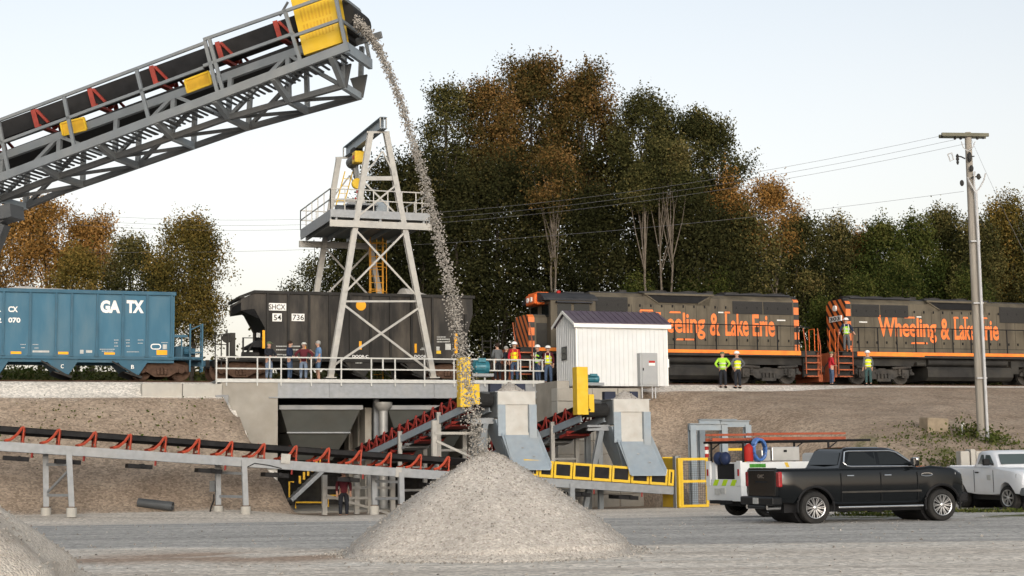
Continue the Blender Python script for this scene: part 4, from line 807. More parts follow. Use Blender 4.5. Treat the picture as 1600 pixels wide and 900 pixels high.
b = MB(); b.box(-L_/2-ov, L_/2+ov, -dep/2-ov-.03, -dep/2-ov+.0, ee-.26, ee-.08); b.box(-L_/2-ov, L_/2+ov, -dep/2-ov, -dep/2, ee-.26, ee-.23); b.build('fascia', M['white_trim'], t, world=False)
for sg in (-1, 1):
    b = MB(); b.bar((-L_/2-ov-.02,0,zz-.02), (-L_/2-ov-.02,sg*(dep/2+ov),ee-(zz-ee)*ov/(dep/2)-.02), .03, .12); b.build('gable_trim', M['white_trim'], t, world=False)
wz0, wz1 = TP(884, 562.5, SD+1.3)[1]-z0, TP(884, 541.5, SD+1.3)[1]-z0
b = MB(); b.box(-L_/2-.05, -L_/2, -.15, .5, wz0, wz1); wf = b.build('window', M['steel_dark'], t, world=False)
b = MB(); b.box(-L_/2-.06, -L_/2-.045, -.11, .46, wz0+.05, (wz0+wz1)/2-.02); b.box(-L_/2-.06, -L_/2-.045, -.11, .46, (wz0+wz1)/2+.02, wz1-.05); build_sub(b, 'pane', M['glass'], wf, t, world=False)
cs0, cs1 = TS(999.5, SD-.3, 580)-(s0+s1)/2, TS(1027, SD-.3, 580)-(s0+s1)/2; cz0, cz1 = TP(1013, 604, SD-.3)[1]-z0, TP(1013, 551.5, SD-.3)[1]-z0
mk('cabinet', (.3,.31,.315), .45, .1, var=.05, scale=3, dirt=(.35,.34,.31), dirt_amt=.3)
c_ = Root('electrical_cabinet', t.w((cs0+cs1)/2, -dep/2-.2, cz0), A, 'grey electrical cabinet mounted on the front wall of the white shed', 'cabinet'); hw = (cs1-cs0)/2; hh = cz1-cz0
b = MB(); b.box(-hw, hw, -.16, .17, 0, hh); bevel(b.build('enclosure', M['cabinet'], c_, world=False), .02)
b = MB(); b.box(-hw+.09, hw-.04, -.19, -.16, .08, hh-.05); bevel(b.build('door', M['cabinet'], c_, world=False), .012)
b = MB(); b.box(-hw+.12, -hw+.16, -.23, -.19, hh*.47, hh*.55); b.build('handle', M['black'], c_, world=False)
b = MB(); b.box(-.02, .3, -.197, -.19, hh*.62, hh*.76); b.build('warning_sign', M['letter_white'], c_, world=False)
b = MB(); b.box(-.02, .3, -.2, -.1905, hh*.70, hh*.765); b.build('sign_band', M['red'], c_, world=False)
for x in (-hw+.13, .2, .36):
    b = MB(); b.tube((x,-.05,-.55), (x,-.05,.02), .035); b.build('conduit', M['pvc'], c_, world=False)
b = MB(); b.tube((L_/2+.05,-dep/2+.1,0), (L_/2+.05,-dep/2+.1,1.9), .03); b.box(L_/2+.0, L_/2+.1, -dep/2+.02, -dep/2+.2, .9, 1.3); b.build('downpipe', M['white_trim'], t, world=False)
# ------------------------------------------------------------------ crane tower over the track
TF, TB = -1.7, 4.7
t = Root('crane_tower', W(TS(598, 1.4), 1.4, DECK), A, 'tall galvanised crane tower straddling the dark hopper car', 'crane tower')
def FP(x, y, d): h = TP(x, y, d); return W(h[0], d, h[1])
LLf, LLt, RRf, RRt = (516, 591), (579, 207), (677, 591), (603, 207)
def leg_at(side, y):                    # pixel x of the front legs at pixel height y
    a, c = (LLf, LLt) if side < 0 else (RRf, RRt); return a[0] + (c[0]-a[0])*(y-a[1])/(c[1]-a[1])
def dup_back(p): q = p + V*(TB-TF); return q
def fb(name, m, fn):                    # the same member in the front and in the back frame
    for o_ in (Vector((0,0,0)), V*(TB-TF)):
        b = MB(); fn(b, o_); b.build(name, m, t)
for a, c in ((LLf, LLt), (RRf, RRt)):
    p, q = FP(*a, TF), FP(*c, TF); fb('leg', M['galv_light'], lambda b, o_: (b.ibeam(p+o_, q+o_, .26, .27, .03, up=V), b.bar(p+o_+Vector((0,0,.0)), p+o_+Vector((0,0,.05)), .5, .5, up=V)))
def strut(y0, x0, y1, x1, w, nm='brace', m='galv_light', off=-.05):
    p, q = FP(x0, y0, TF)+V*off, FP(x1, y1, TF)+V*off; fb(nm, M[m], lambda b, o_: b.bar(p+o_, q+o_, .05, w, up=(0,0,1)))
strut(207, 573, 207, 608, .1, 'cap_plate'); strut(279, leg_at(-1,279), 279, leg_at(1,279), .2, 'cross_beam'); strut(471, leg_at(-1,471), 471, leg_at(1,471), .09, 'cross_beam')
strut(237, 597, 276, leg_at(-1,276), .07); strut(237, 597, 276, leg_at(1,276), .07, off=-.11)
strut(283, leg_at(-1,283), 346, leg_at(1,346), .08); strut(289, leg_at(1,289), 340, leg_at(-1,340), .08, off=-.11)
strut(358, leg_at(-1,358), 465, leg_at(1,465), .09); strut(362, leg_at(1,362), 458, leg_at(-1,458), .09, off=-.11)
strut(475, leg_at(-1,475), 583, leg_at(1,583), .1); strut(480, leg_at(1,480), 572, leg_at(-1,572), .1, off=-.11)
# platform
ps0, ps1 = TS(517, TF-.2, 350), TS(673, TF-.2, 350); zb1, zb0 = TP(600, 346.5, TF-.2)[1], TP(600, 357, TF-.2)[1]; zf1, zf0 = TP(560, 328, TF-.2)[1], TP(560, 340, TF-.2)[1]
b = MB(); tw(b, ps0-.05, ps1+.05, TF-.24, TF-.1, zb0, zb1); b.build('platform_beam', M['galv_light'], t)
b = MB(); tw(b, ps0-.05, ps1-.9, TB+.1, TB+.24, zb0-.05, zb1-.05); b.build('platform_beam', M['galv_light'], t)
b = MB(); tw(b, ps0, ps1, TF-.12, TF-.06, zf0, zf1); tw(b, ps0, ps0+.06, TF-.06, TB+.1, zf0-.15, zf1); tw(b, ps1-.06, ps1, TF-.06, TB+.1, zf0-.15, zf1); tw(b, ps0, ps1, TB+.1, TB+.16, zf0, zf1); b.build('platform_edge', M['galv'], t)
b = MB(); tw(b, ps0+.06, ps1-.06, TF-.06, TB+.1, zf0, zf0+.05); b.build('platform_floor', M['steel_grey'], t)
for k in range(5):
    b = MB(); s = ps0+.3+(ps1-ps0-.6)*k/4; tw(b, s-.05, s+.05, TF-.05, TB+.05, zb1-.05, zf0-.01); b.build('floor_joist', M['galv'], t)
rz1 = TP(560, 296, TF-.2)[1]
def rail(p, q, n, nm='platform_railing'):
    b = MB()
    for z in (0, -.5): b.bar(p + Vector((0,0,z)), q + Vector((0,0,z)), .045, .05)
    for k in range(n): c = p.lerp(q, k/(n-1)); b.bar(c, Vector((c.x, c.y, zf1)), .045, .045)
    b.build(nm, M['galv_light'], t)
rail(W(ps0, TF-.1, rz1), W(ps1, TF-.1, rz1), 8); rail(W(ps0, TF-.1, rz1), W(ps0, TB+.1, rz1), 6); rail(W(ps1, TF-.1, rz1), W(ps1, TB+.1, rz1), 6); rail(W(ps0, TB+.1, rz1), W(ps1, TB+.1, rz1), 7)
# runway beam on the tops of both frames
zt0, zt1 = TP(590, 204, TF)[1], TP(597, 182.5, TF-.5)[1]; scn = TS(595, TF, 195)
b = MB(); b.ibeam(W(scn, TF-.55, (zt0+zt1)/2), W(scn, TB+.45, (zt0+zt1)/2), .34, zt1-zt0, .03); b.build('runway_beam', M['blue_grey'], t)
for d in (TF-.5, TB+.4):
    for sg in (-1, 1):
        b = MB(); tw(b, scn+sg*.15-.02, scn+sg*.15+.02, d, d+.14, zt0+.03, zt1-.03); b.build('stiffener', M['galv_light'], t)
# yellow ladders
def ladder(p, q, wdt, m, nm='ladder', cage=False):
    lo = MB(); ux = U*(wdt/2)
    for sg in (-1, 1): lo.bar(p+ux*sg, q+ux*sg, .05, .06, up=V)
    n = int((q-p).length/.33)
    for k in range(1, n): c = p.lerp(q, k/n); lo.bar(c-ux, c+ux, .03, .03)
    o = lo.build(nm, m, t)
    if cage:
        cb = MB()
        for k in range(6):
            c = p.lerp(q, .15 + .16*k); cb.path([c + U*(wdt*.75*math.cos(a)) - V*(.1 + .62*math.sin(a)) for a in np.linspace(0, math.pi, 9)], .025, 4)
        for a in (.3, 1.2, 1.95, 2.85): off = U*(wdt*.75*math.cos(a)) - V*(.1+.62*math.sin(a)); cb.bar(p.lerp(q, .12)+off, p.lerp(q, .98)+off, .03, .03, up=V)
        cb.build('ladder_cage', m, t)
mk('ladder_yellow', (.65,.3,.03), .5, 0, var=.1, scale=5)
sL = TS(588, TB-.7, 430); ladder(W(sL, TB-.75, DECK), W(sL, TB-.75, zf0), .62, M['ladder_yellow'], cage=True)
p = FP(530, 325, TB-.6); ladder(p, FP(545, 268, TB-.6), .4, M['yellow'])
# screening machine on the platform
t2 = Root('car_shaker', W(scn-.2, 1.4, zf0+.05), A, 'grey car shaker resting on the tower platform behind the railing', 'car shaker')
b = MB(); b.box(-1.6, 1.4, -1.2, -.9, .15, .45); b.box(-1.6, 1.4, 1.0, 1.3, .15, .45); b.box(-1.5, -1.2, -.9, 1.0, .1, .5); b.box(1.0, 1.3, -.9, 1.0, .1, .5); b.build('frame', M['steel_grey'], t2, world=False)
b = MB(); b.tube((-1.3,-.2,.75), (1.1,-.2,.75), .3, 14); b.build('drum', M['steel_dark'], t2, world=False)
b = MB(); b.box(-1.2, 1.1, -1.15, -.3, .47, .62); b.box(-.9, .6, -1.1, .4, .95, 1.05); b.build('cover', M['galv'], t2, world=False)
b = MB(); b.box(.55, 1.2, -.9, -.2, .65, 1.25); b.build('motor', M['blue_grey'], t2, world=False)
# hoist
hd = 3.0; hp = W(scn, hd, zt0)
t3 = Root('chain_hoist', hp, A, 'yellow and black chain hoist with a hook block hanging from the tower runway beam', 'hoist')
b = MB(); b.box(-.24, .24, -.35, .35, -.2, .06); b.box(-.1, .1, -.5, .5, -.28, -.2); b.build('trolley', M['black'], t3, world=False)
b = MB(); b.box(-.32, .3, -.95, -.3, -.82, -.22); bevel(b.build('gear_case', M['yellow'], t3, world=False), .06)
b = MB(); b.tube((-.05,-.3,-.52), (-.05,.85,-.52), .3, 14); b.build('motor', M['steel_dark'], t3, world=False)
b = MB(); b.box(-.335, -.32, -.78, -.48, -.62, -.42); b.build('maker_plate', M['red'], t3, world=False)
b = MB(); b.tube((-.04,-.1,-.8), (-.04,-.1,-1.9), .03); b.tube((.04,-.1,-.8), (.04,-.1,-1.9), .03); b.build('chain', M['steel_grey'], t3, world=False)
b = MB(); b.lathe((0,-.22,-1.75), (0,1,0), [(0,.26),(.04,.28),(.2,.28),(.24,.26)], 16); bevel(b.build('hook_block', M['yellow'], t3, world=False), .02)
b = MB(); b.path([(0,-.1,-2.0),(0,-.1,-2.2),(.12,-.1,-2.32),(.12,-.1,-2.46),(0,-.1,-2.55),(-.12,-.1,-2.46)], .05, 8); b.build('hook', M['red'], t3, world=False)
# ------------------------------------------------------------------ belt conveyors
class Line:                             # conveyor axes: l along, w across (away from the seen side), h up
    def __init__(s, p0, p1, flip=1):
        s.o = Vector(p0); s.e = (Vector(p1)-s.o).normalized(); s.len = (Vector(p1)-s.o).length
        s.c = Vector((s.e.y, -s.e.x, 0)).normalized()*flip; s.n = s.c.cross(s.e); s.n = s.n if s.n.z > 0 else -s.n
    def __call__(s, l, w, h): return s.o + s.e*l + s.c*w + s.n*h
def lbar(b, F_, p, q, w, h): return b.bar(F_(*p), F_(*q), w, h, up=F_.n)
def lbox(b, F_, l0, l1, w0, w1, h0, h1):
    return b.hexa([F_(l0,w0,h0),F_(l1,w0,h0),F_(l1,w1,h0),F_(l0,w1,h0)], [F_(l0,w0,h1),F_(l1,w0,h1),F_(l1,w1,h1),F_(l0,w1,h1)])
def belt_trough(b, F_, l0, l1, wd, h, dip=.22, ext=.0, th=.03):
    sec = [(.04,h),(wd*.3,h-dip),(wd*.7,h-dip),(wd-.04,h)]; sec2 = [(w_, h_-th) for w_, h_ in sec[::-1]]
    n = len(sec)*2; pr = sec + sec2; vs = [F_(l, w_, h_) for l in (l0, l1) for w_, h_ in pr]
    return b.add(vs, [tuple(range(n))[::-1], tuple(range(n, 2*n))] + [(i, (i+1) % n, n+(i+1) % n, n+i) for i in range(n)])
def idler(F_, l, wd, h, root, m, dirn=1, tall=.0, name='idler'):
    b = MB()
    lbar(b, F_, (l,0,.03), (l,wd,.03), .1, .05)
    for w_ in (.0, wd):
        lbar(b, F_, (l,w_,.03), (l,w_,h+.02+tall), .11, .05)
        pts = [F_(l+dirn*.62, w_+.02, .04), F_(l+dirn*.42, w_+.02, .1), F_(l+dirn*.22, w_+.02, h*.55), F_(l+dirn*.08, w_+.02, h), F_(l, w_+.02, h+.03+tall)]
        b.path(pts, .055, 6)
    b.tube(F_(l,.06,h-.06), F_(l,wd*.3,h-.3), .07, 8); b.tube(F_(l,wd-.06,h-.06), F_(l,wd*.7,h-.3), .07, 8); b.tube(F_(l,wd*.3,h-.32), F_(l,wd*.7,h-.32), .07, 8)
    return b.build(name, m, root)
# ---- long feed conveyor running left from the chutes
DC = -12.5
h = TP(0, 689.5, DC); a0 = W(h[0], DC, h[1]); h = TP(1052, 760, DC); a1 = W(h[0], DC, h[1])
a0 = a0 - (a1-a0).normalized()*6.0
LF = Line(a0, a1, 1); LF.c = V.copy(); LF.n = LF.c.cross(LF.e); LF.n = LF.n if LF.n.z > 0 else -LF.n
t = Root('belt_conveyor', W(-8, DC+.6, -.3), A, 'long low belt conveyor with red idlers crossing behind the gravel heap', 'belt conveyor')
def LL(px, py=700, w=0): p = hit(px, py, LF.o + LF.c*w, V); return (p-LF.o).dot(LF.e)
def Lh(px, py, w=0): p = hit(px, py, LF.o + LF.c*w, V); return (p-LF.o).dot(LF.n)
WD = 1.25; HB = .56
for w_ in (0, WD):
    b = MB(); b.channel(LF(0,w_,-.17), LF(LF.len,w_,-.17), .1, .34, .03, up=LF.n, side=(1 if w_ else -1)*-1)
    lbox(b, LF, 0, LF.len, w_-.012, w_+.012, -.33, -.01); b.build('stringer', M['galv'], t)
b = MB()
for k in range(14): lbox(b, LF, k*2.4+.5, k*2.4+.6, .05, WD-.05, -.3, -.2)
b.build('cross_member', M['galv'], t)
b = MB(); belt_trough(b, LF, 0, LF.len-.5, WD, HB, .26); lbox(b, LF, 0, LF.len-.6, .15, WD-.15, -.32, -.29)
lbox(b, LF, 0, LL(700), .04, .08, HB-.2, HB); b.build('belt', M['belt'], t)
ipx = [36, 92.5, 149.5, 204.5, 259.5, 312, 364, 414.7, 465, 516, 566, 613, 660, 704]
ls = [LL(p, 690) for p in ipx]; stp = (ls[-1]-ls[0])/13
ls = [ls[0]-stp*k for k in (4,3,2,1)] + ls + [ls[-1]+stp*k for k in range(1, 8)]
for l in ls:
    if 0 < l < LF.len-.4: idler(LF, l, WD, HB-.02, t, M['idler_red'], -1)
for px in (30, 112, 225, 335, 440, 552, 690, 800, 915, 990):           # return idlers hung under the frame
    l = LL(px, 720); b = MB(); lbox(b, LF, l-.55, l+.35, .1, WD-.1, -.66, -.5); b.tube(LF(l,.0,-.55), LF(l,WD,-.55), .08, 8); b.build('return_belt_guard', M['belt'], t)
    b = MB(); lbar(b, LF, (l+.42,-.06,-.34), (l+.42,-.06,-.52), .1, .06); b.build('return_bracket', M['idler_dark'], t)
for px in (16, 131, 243, 354, 461, 511, 610, 731, 865, 950, 1010):
    l = LL(px, 715); b = MB(); lbox(b, LF, l-.05, l+.05, -.065, -.03, -.31, -.03); b.build('splice_plate', M['galv'], t)
def leg(px_t, y_t, px_b, y_b, w, m='galv', foot=True, mat2='galv_light'):
    p = hit(px_t, y_t, LF.o + LF.c*w, V); q = hit(px_b, y_b, LF.o + LF.c*w, V)
    b = MB(); b.ibeam(p, q, .2, .2, .03, up=V); b.ibeam(p, q, .2, .2, .03, up=U) if 0 else None
    b.bar(p, q, .05, .19, up=U); o = b.build('leg', M[m], t)
    if foot:
        b = MB(); b.lathe(q - Vector((0,0,.35)), (0,0,1), [(0,.19),(.33,.19),(.34,.17),(.35,.17)], 14); b.build('footing', M['concrete_light'], t, smooth=True)
        b = MB(); b.box(-.14,.14,-.14,.14,0,.03); b.v = [tuple(q + Vector(v)) for v in b.v]; b.build('base_plate', M['rust'], t)
    return p, q
pairs = [((107,697,112,793), (71,697,72,793)), ((381,718,384,791), (340,716,341,790)), ((626.5,738,627.5,789), (584,735,585,790)), ((893,755,894,795),(868,752,868,795)), ]
for k, (n_, f_) in enumerate(pairs):
    p, q = leg(*n_, -.02); p2, q2 = leg(*f_, WD+.02)
    for f in (.3, .8):
        b = MB(); b.bar(p.lerp(q, f), p2.lerp(q2, f), .07, .1); b.build('leg_brace', M['galv'], t)
    if k == 0:
        b = MB(); b.bar(p.lerp(q, .38), p2.lerp(q2, .78), .06, .08); b.build('leg_brace', M['galv'], t)
l = LL(625, 700); b = MB(); lbox(b, LF, l-.12, l+.12, -.07, -.02, -.36, .03); b.build('leg_gusset', M['galv_light'], t)
l = LL(446, 700); b = MB(); lbox(b, LF, l-.16, l+.2, -.12, -.05, -.12, .25); b.build('junction_box', M['galv_light'], t)
p = hit(332, 760, LF.o + LF.c*1.0, V); b = MB(); b.box(-.1,.1,-.08,.08,-.2,.22); b.v = [tuple(p + Vector(v)) for v in b.v]; b.build('switch_box', M['steel_dark'], t)
b = MB(); b.path([hit(x, y, LF.o + LF.c*1.0, V) for x, y in ((334,772),(334,782),(330,792),(327,806))], .03, 6); b.build('conduit', M['black'], t)
b = MB(); b.path([hit(x, y, LF.o - LF.c*.06, V) for x, y in ((386,730),(398,724),(420,727),(440,732))], .02, 6); b.path([hit(x, y, LF.o - LF.c*.06, V) for x, y in ((385,735),(388,752),(396,756),(405,752))], .018, 5) if 0 else None
b.build('cable', M['black'], t)
# yellow guards along the loading end
gx = [815, 840, 863, 893, 923, 954, 984, 1013, 1042, 1052]
gl = [LL(x, 740) for x in gx]; ht_, hb_ = Lh(863, 720, -.1), Lh(863, 748.5, -.1)
ht2, hb2 = Lh(1045, 734, -.1), Lh(1045, 758, -.1); ht_ = (ht_+ht2)/2; hb_ = max(.02, (hb_+hb2)/2)
for i in range(len(gl)-1):
    b = MB(); x0, x1 = gl[i]+.02, gl[i+1]-.02
    lbox(b, LF, x0, x1, -.13, -.07, ht_-.1, ht_); lbox(b, LF, x0, x1, -.13, -.07, hb_, hb_+.11); lbox(b, LF, x0, x0+.09, -.13, -.07, hb_+.11, ht_-.1); lbox(b, LF, x1-.09, x1, -.13, -.07, hb_+.11, ht_-.1)
    o = b.build('guard_frame', M['yellow'], t)
    b = MB(); lbox(b, LF, x0+.05, x1-.05, -.1, -.08, hb_+.05, ht_-.05); build_sub(b, 'guard_mesh', M['belt'], o, t)
b = MB(); lbox(b, LF, LL(815), LL(1050), WD+.05, WD+.1, hb_, ht_); b.build('far_guard', M['yellow'], t)
p = hit(1057, 712, LF.o - LF.c*.05, V); q = hit(1058.5, 797, LF.o - LF.c*.05, V); b = MB(); b.ibeam(p, q, .26, .24, .03, up=U); b.build('tail_post', M['galv'], t)
# ---- inclined conveyors out of the pit
def incline(hx, hy, tx, ty, label, dt=-1.0, vec=None):
    h = TP(hx, hy, DC+1.0); p1 = W(h[0], DC+1.0, h[1])
    if vec is None: h = TP(tx, ty, dt); p0 = W(h[0], dt, h[1])
    else: p0 = p1 + vec
    F_ = Line(p0, p1, 1)
    if F_.c.y < 0: F_.c = -F_.c
    if F_.n.z < 0: F_.n = -F_.n
    t = Root('inclined_conveyor', (p1.x, p1.y, -.3), 0, label, 'belt conveyor', 'inclined conveyors')
    wd = 1.15; hb = .5
    for w_ in (0, wd):
        b = MB(); b.channel(F_(0,w_,-.15), F_(F_.len,w_,-.15), .1, .3, .03, up=F_.n); lbox(b, F_, 0, F_.len, w_-.01, w_+.01, -.29, -.01); b.build('stringer', M['blue_grey'], t)
    b = MB(); belt_trough(b, F_, -.6, F_.len+.3, wd, hb-.03, .22); lbox(b, F_, 0, F_.len, .12, wd-.12, -.56, -.53); b.build('belt', M['belt'], t)
    n = 13
    for k in range(n): idler(F_, .35 + (F_.len-.7)*k/(n-1), wd, hb-.02, t, M['idler_dark'], -1, name='idler')
    for k in range(6):
        l = F_.len*(.15+.14*k); b = MB(); lbox(b, F_, l-.3, l+.3, .0, wd, -.62, -.5); b.tube(F_(l+.4,-.05,-.5), F_(l+.4,wd,-.5), .07, 8); b.build('return_idler', M['idler_dark'] if k % 2 else M['galv'], t)
    for f in (.42, .78):
        pt = []
        for w_ in (-.04, wd+.04):
            p = F_(F_.len*f, w_, -.1); b = MB(); b.bar(p + Vector((0,0,.3)), Vector((p.x, p.y, -.3)), .17, .17, up=U); b.build('leg', M['galv_light'], t); pt.append(p)
        for z in (-1.3, -2.3):
            if pt[0].z + z > 0: b = MB(); b.bar(pt[0]+Vector((0,0,z)), pt[1]+Vector((0,0,z)), .08, .1); b.build('leg_brace', M['galv_light'], t)
    # drive at the head: pulley, guard, motor
    b = MB(); b.tube(F_(F_.len+.2,.05,.15), F_(F_.len+.2,wd-.05,.15), .3, 16); b.build('head_pulley', M['rubber'], t)
    q = F_(F_.len+.15, -.1, .1)
    return t, F_, q
t1_, F1, q1 = incline(726, 632, 562, 712, 'inclined conveyor under the falling stream, its yellow guard spattered with stones', dt=-1.0)
vec = F1(0,0,0) - F1(F1.len,0,0)
t2_, F2, q2 = incline(908, 648, 0, 0, 'inclined conveyor in front of the white shed with a clean yellow guard', vec=vec)
def drive(t, x0, x1, xb, y0, yb, y1, mx0, mx1, my0, my1, d):
    def pb(b, xa, xc, ya, yc, da, dc):
        s0, zt = TP(xa, ya, da); s1, zb = TP(xc, yc, da); return tw(b, s0, s1, da, dc, zb, zt)
    b = MB(); pb(b, x0, x1, y0, y1, d, d+.5); pb(b, x1, xb, yb, y1-4, d+.02, d+.5); g = b.build('drive_guard', M['yellow'], t); bevel(g, .02)
    c = TP((mx0+mx1)/2, (my0+my1)/2, d+.1); l0 = TP(mx0, my0, d+.1)[0]; l1 = TP(mx1, my0, d+.1)[0]; r = (TP(mx0, my0, d+.1)[1]-TP(mx0, my1, d+.1)[1])/2*.8
    ct = W(c[0], d+.55, c[1]); b = MB(); L_ = l1-l0
    b.lathe(ct - U*L_/2, U, [(0,r*.55),(.06,r*.8),(.08,r),(L_*.72,r),(L_*.74,r*1.04),(L_*.95,r*.98),(L_,r*.7)], 20)
    for k in range(14):
        a = 2*math.pi*k/14; b.bar(ct - U*(L_*.4) + (V*math.cos(a)+Vector((0,0,math.sin(a))))*r*1.03, ct + U*(L_*.2) + (V*math.cos(a)+Vector((0,0,math.sin(a))))*r*1.03, .02, .05, up=(V*math.cos(a)+Vector((0,0,math.sin(a)))))
    m = b.build('drive_motor', M['teal'], t, smooth=True)
    b = MB(); tw(b, c[0]-.16, c[0]+.16, d+.3, d+.36, c[1]+r*.75, c[1]+r*1.35); b.build('terminal_box', M['teal'], t)
    b = MB(); tw(b, l0-.1, l1+.1, d+.2, d+.95, c[1]-r-.12, c[1]-r); b.build('motor_base', M['galv'], t)
    b = MB(); b.lathe(W(c[0]-.1, d+.4, TP(760, y1-20, d)[1]), U, [(0,.1),(.08,.14),(.4,.12),(.45,.06)], 12); b.build('gear_reducer', M['steel_dark'], t)
    b = MB(); tw(b, c[0]+.05, c[0]+.25, d+.2, d+.3, TP(760, y1-10, d)[1]-.1, TP(760, y1-10, d)[1]+.1); b.build('coupling', M['idler_red'], t)
drive(t1_, 719, 736, 750, 558, 600, 636, 743, 769, 560, 586, DC+.55)
drive(t2_, 901, 920, 929, 573, 616, 648, 920, 942, 584, 599, DC+.55)
mk('panel_light', (.46,.45,.42), .6, 0, var=.1, scale=5, dirt=(.3,.26,.22), dirt_amt=.6, dscale=2.5)
mk('skirt_blue', (.025,.03,.05), .5, 0, var=.15)
# ---- transfer chutes
CF = DC + .55
def chute(label):
    o = TP(807, 630, CF); t = Root('transfer_chute', W(o[0], CF, -.35), A, label, 'transfer chute', 'transfer chutes over the long conveyor')
    def Q(px, py, d): h = TP(px, py, d); return W(h[0], d, h[1])
    def slab(name, pts, th, m):
        b = MB(); b.prism(pts, th); return b.build(name, m, t)
    d = CF
    s0 = TP(778, 620, d)[0]; s1 = TP(836.5, 620, d)[0]; zt = TP(800, 611.5, d)[1]; zm = TP(800, 632, d)[1]; zb = TP(800, 679, d)[1]
    b = MB(); tw(b, s0, s1, d, d+.06, zm, zt); b.build('top_plate', M['panel_light'], t)
    b = MB(); tw(b, s0, TP(790,650,d)[0], d, d+.06, zb-.05, zm-.003); b.build('side_plate', M['blue_grey'], t)
    b = MB(); tw(b, TP(825.5,650,d)[0], s1, d-.12, d+.06, zb-.25, zm-.003); b.build('side_plate', M['blue_grey'], t)
    b = MB(); tw(b, TP(790,650,d)[0], TP(825.5,650,d)[0], d+.06, d+.1, zb, zm); tw(b, TP(790,650,d)[0], TP(825.5,650,d)[0], d-.03, d+.05, zb-.02, zb+.08); b.build('wear_panel', M['panel_light'], t)
    b = MB(); tw(b, s0-.02, s1, d+.07, d+2.0, TP(800, 652, d)[1], zt-.03); b.build('head_box', M['steel_grey'], t)
    for xa, xc in ((766, 784), (807, 821)):
        sa_, z1_ = TP(xa, 599.5, d+.9); sb_, z0_ = TP(xc, 609, d+.9); b = MB(); tw(b, sa_, sb_, d+.9, d+1.2, z0_-.1, z1_); b.build('skirt_board', M['skirt_blue'], t)
    b = MB(); tw(b, s0-.1, s1+.1, d+.05, d+2.1, zt-.03, zt+.01); b.build('lid', M['galv'], t)
    # lower hopper body behind the spout
    b = MB(); b.hexa([Q(800,742,d+.5), Q(852,742,d+.5), Q(852,742,d+.5)+V*.7, Q(800,742,d+.5)+V*.7], [Q(774,655,d+.12), Q(833,655,d+.12), Q(833,655,d+.12)+V*1.6, Q(774,655,d+.12)+V*1.6]); b.build('lower_body', M['blue_grey'], t)
    # sloping spout with raised sides
    A_, B_, C_, D_ = Q(788,679,d-.02), Q(838,679,d-.02), Q(860,733,d-.9), Q(803,733,d-.9)
    slab('spout', [A_, B_, C_, D_], (0,0,-.04), M['blue_grey'])
    slab('spout_side', [A_+Vector((-.02,0,0)), D_+Vector((-.02,0,0)), D_+Vector((-.08,.05,.28)), A_+Vector((-.16,.05,.22))], (-.03,0,0), M['blue_grey'])
    slab('spout_side', [B_, C_, C_+Vector((.03,.05,.22)), B_+Vector((.03,.05,.22))], (.03,0,0), M['blue_grey'])
    for k in range(2):
        b = MB(); q = A_.lerp(C_, .4+.25*k) + Vector((0,-.03,.02)); b.box(-.05,.05,-.04,.04,-.01,.03); b.v = [tuple(q + Vector(v)) for v in b.v]; b.build('bolt_plate', M['galv'], t)
    # support legs and cross beam
    zc = TP(770, 657, d)[1]
    b = MB(); tw(b, s0-1.0, s0, d+.5, d+.7, zc-.12, zc+.12); b.build('cross_beam', M['galv'], t); b = MB(); tw(b, s1, s1+.25, d+.5, d+.7, zc-.12, zc+.12); b.build('cross_beam', M['galv'], t)
    for s_, dd in ((s0-.35,.6), (s0-.35,2.1)):
        b = MB(); b.ibeam(W(s_, d+dd, zc-.1), W(s_-(.9 if dd < 1 else 0), d+dd, -.35), .22, .22, .03, up=V); b.bar(W(s_, d+dd, zc-.1), W(s_-(.9 if dd < 1 else 0), d+dd, -.35), .2, .06, up=V); b.build('leg', M['steel_grey'], t)
    b = MB(); b.ibeam(W(s0-.3, d+.9, zc-.1), W(s0-.3, d+.9, -.35), .2, .2, .03, up=V); b.bar(W(s0-.3, d+.9, zc-.1), W(s0-.3, d+.9, -.35), .18, .05, up=V); b.build('leg', M['steel_grey'], t)
    return t, s0, zt, d
ct1, cs_, cz_, cd_ = chute('left transfer chute with a blue grey spout, beside the falling stream')
ct2 = copy_tree(ct1.o); ds = TP(959, 630, CF)[0] - TP(778, 620, CF)[0]; dz = TP(985, 623.5, CF)[1] - TP(800, 611.5, CF)[1]
ct2.location = ct1.o.location + U*ds + Vector((0,0,dz)); ct2['label'] = 'right transfer chute with a blue grey spout, below the white shed'
# gravel carried over the chutes
for px, py, lab in ((796, 605, 'small gravel mound riding over the left transfer chute'), (976, 618, 'small gravel mound riding over the right transfer chute')): 
    h = TP(px, py, CF+1.0); g = heap('gravel_mound', tuple(W(h[0], CF+1.0, h[1]-.22)), .7, .42, M['pile'], 5, n=40, k=14, ns=30); tag(g, lab, 'gravel mound', 'gravel mounds over the chutes')
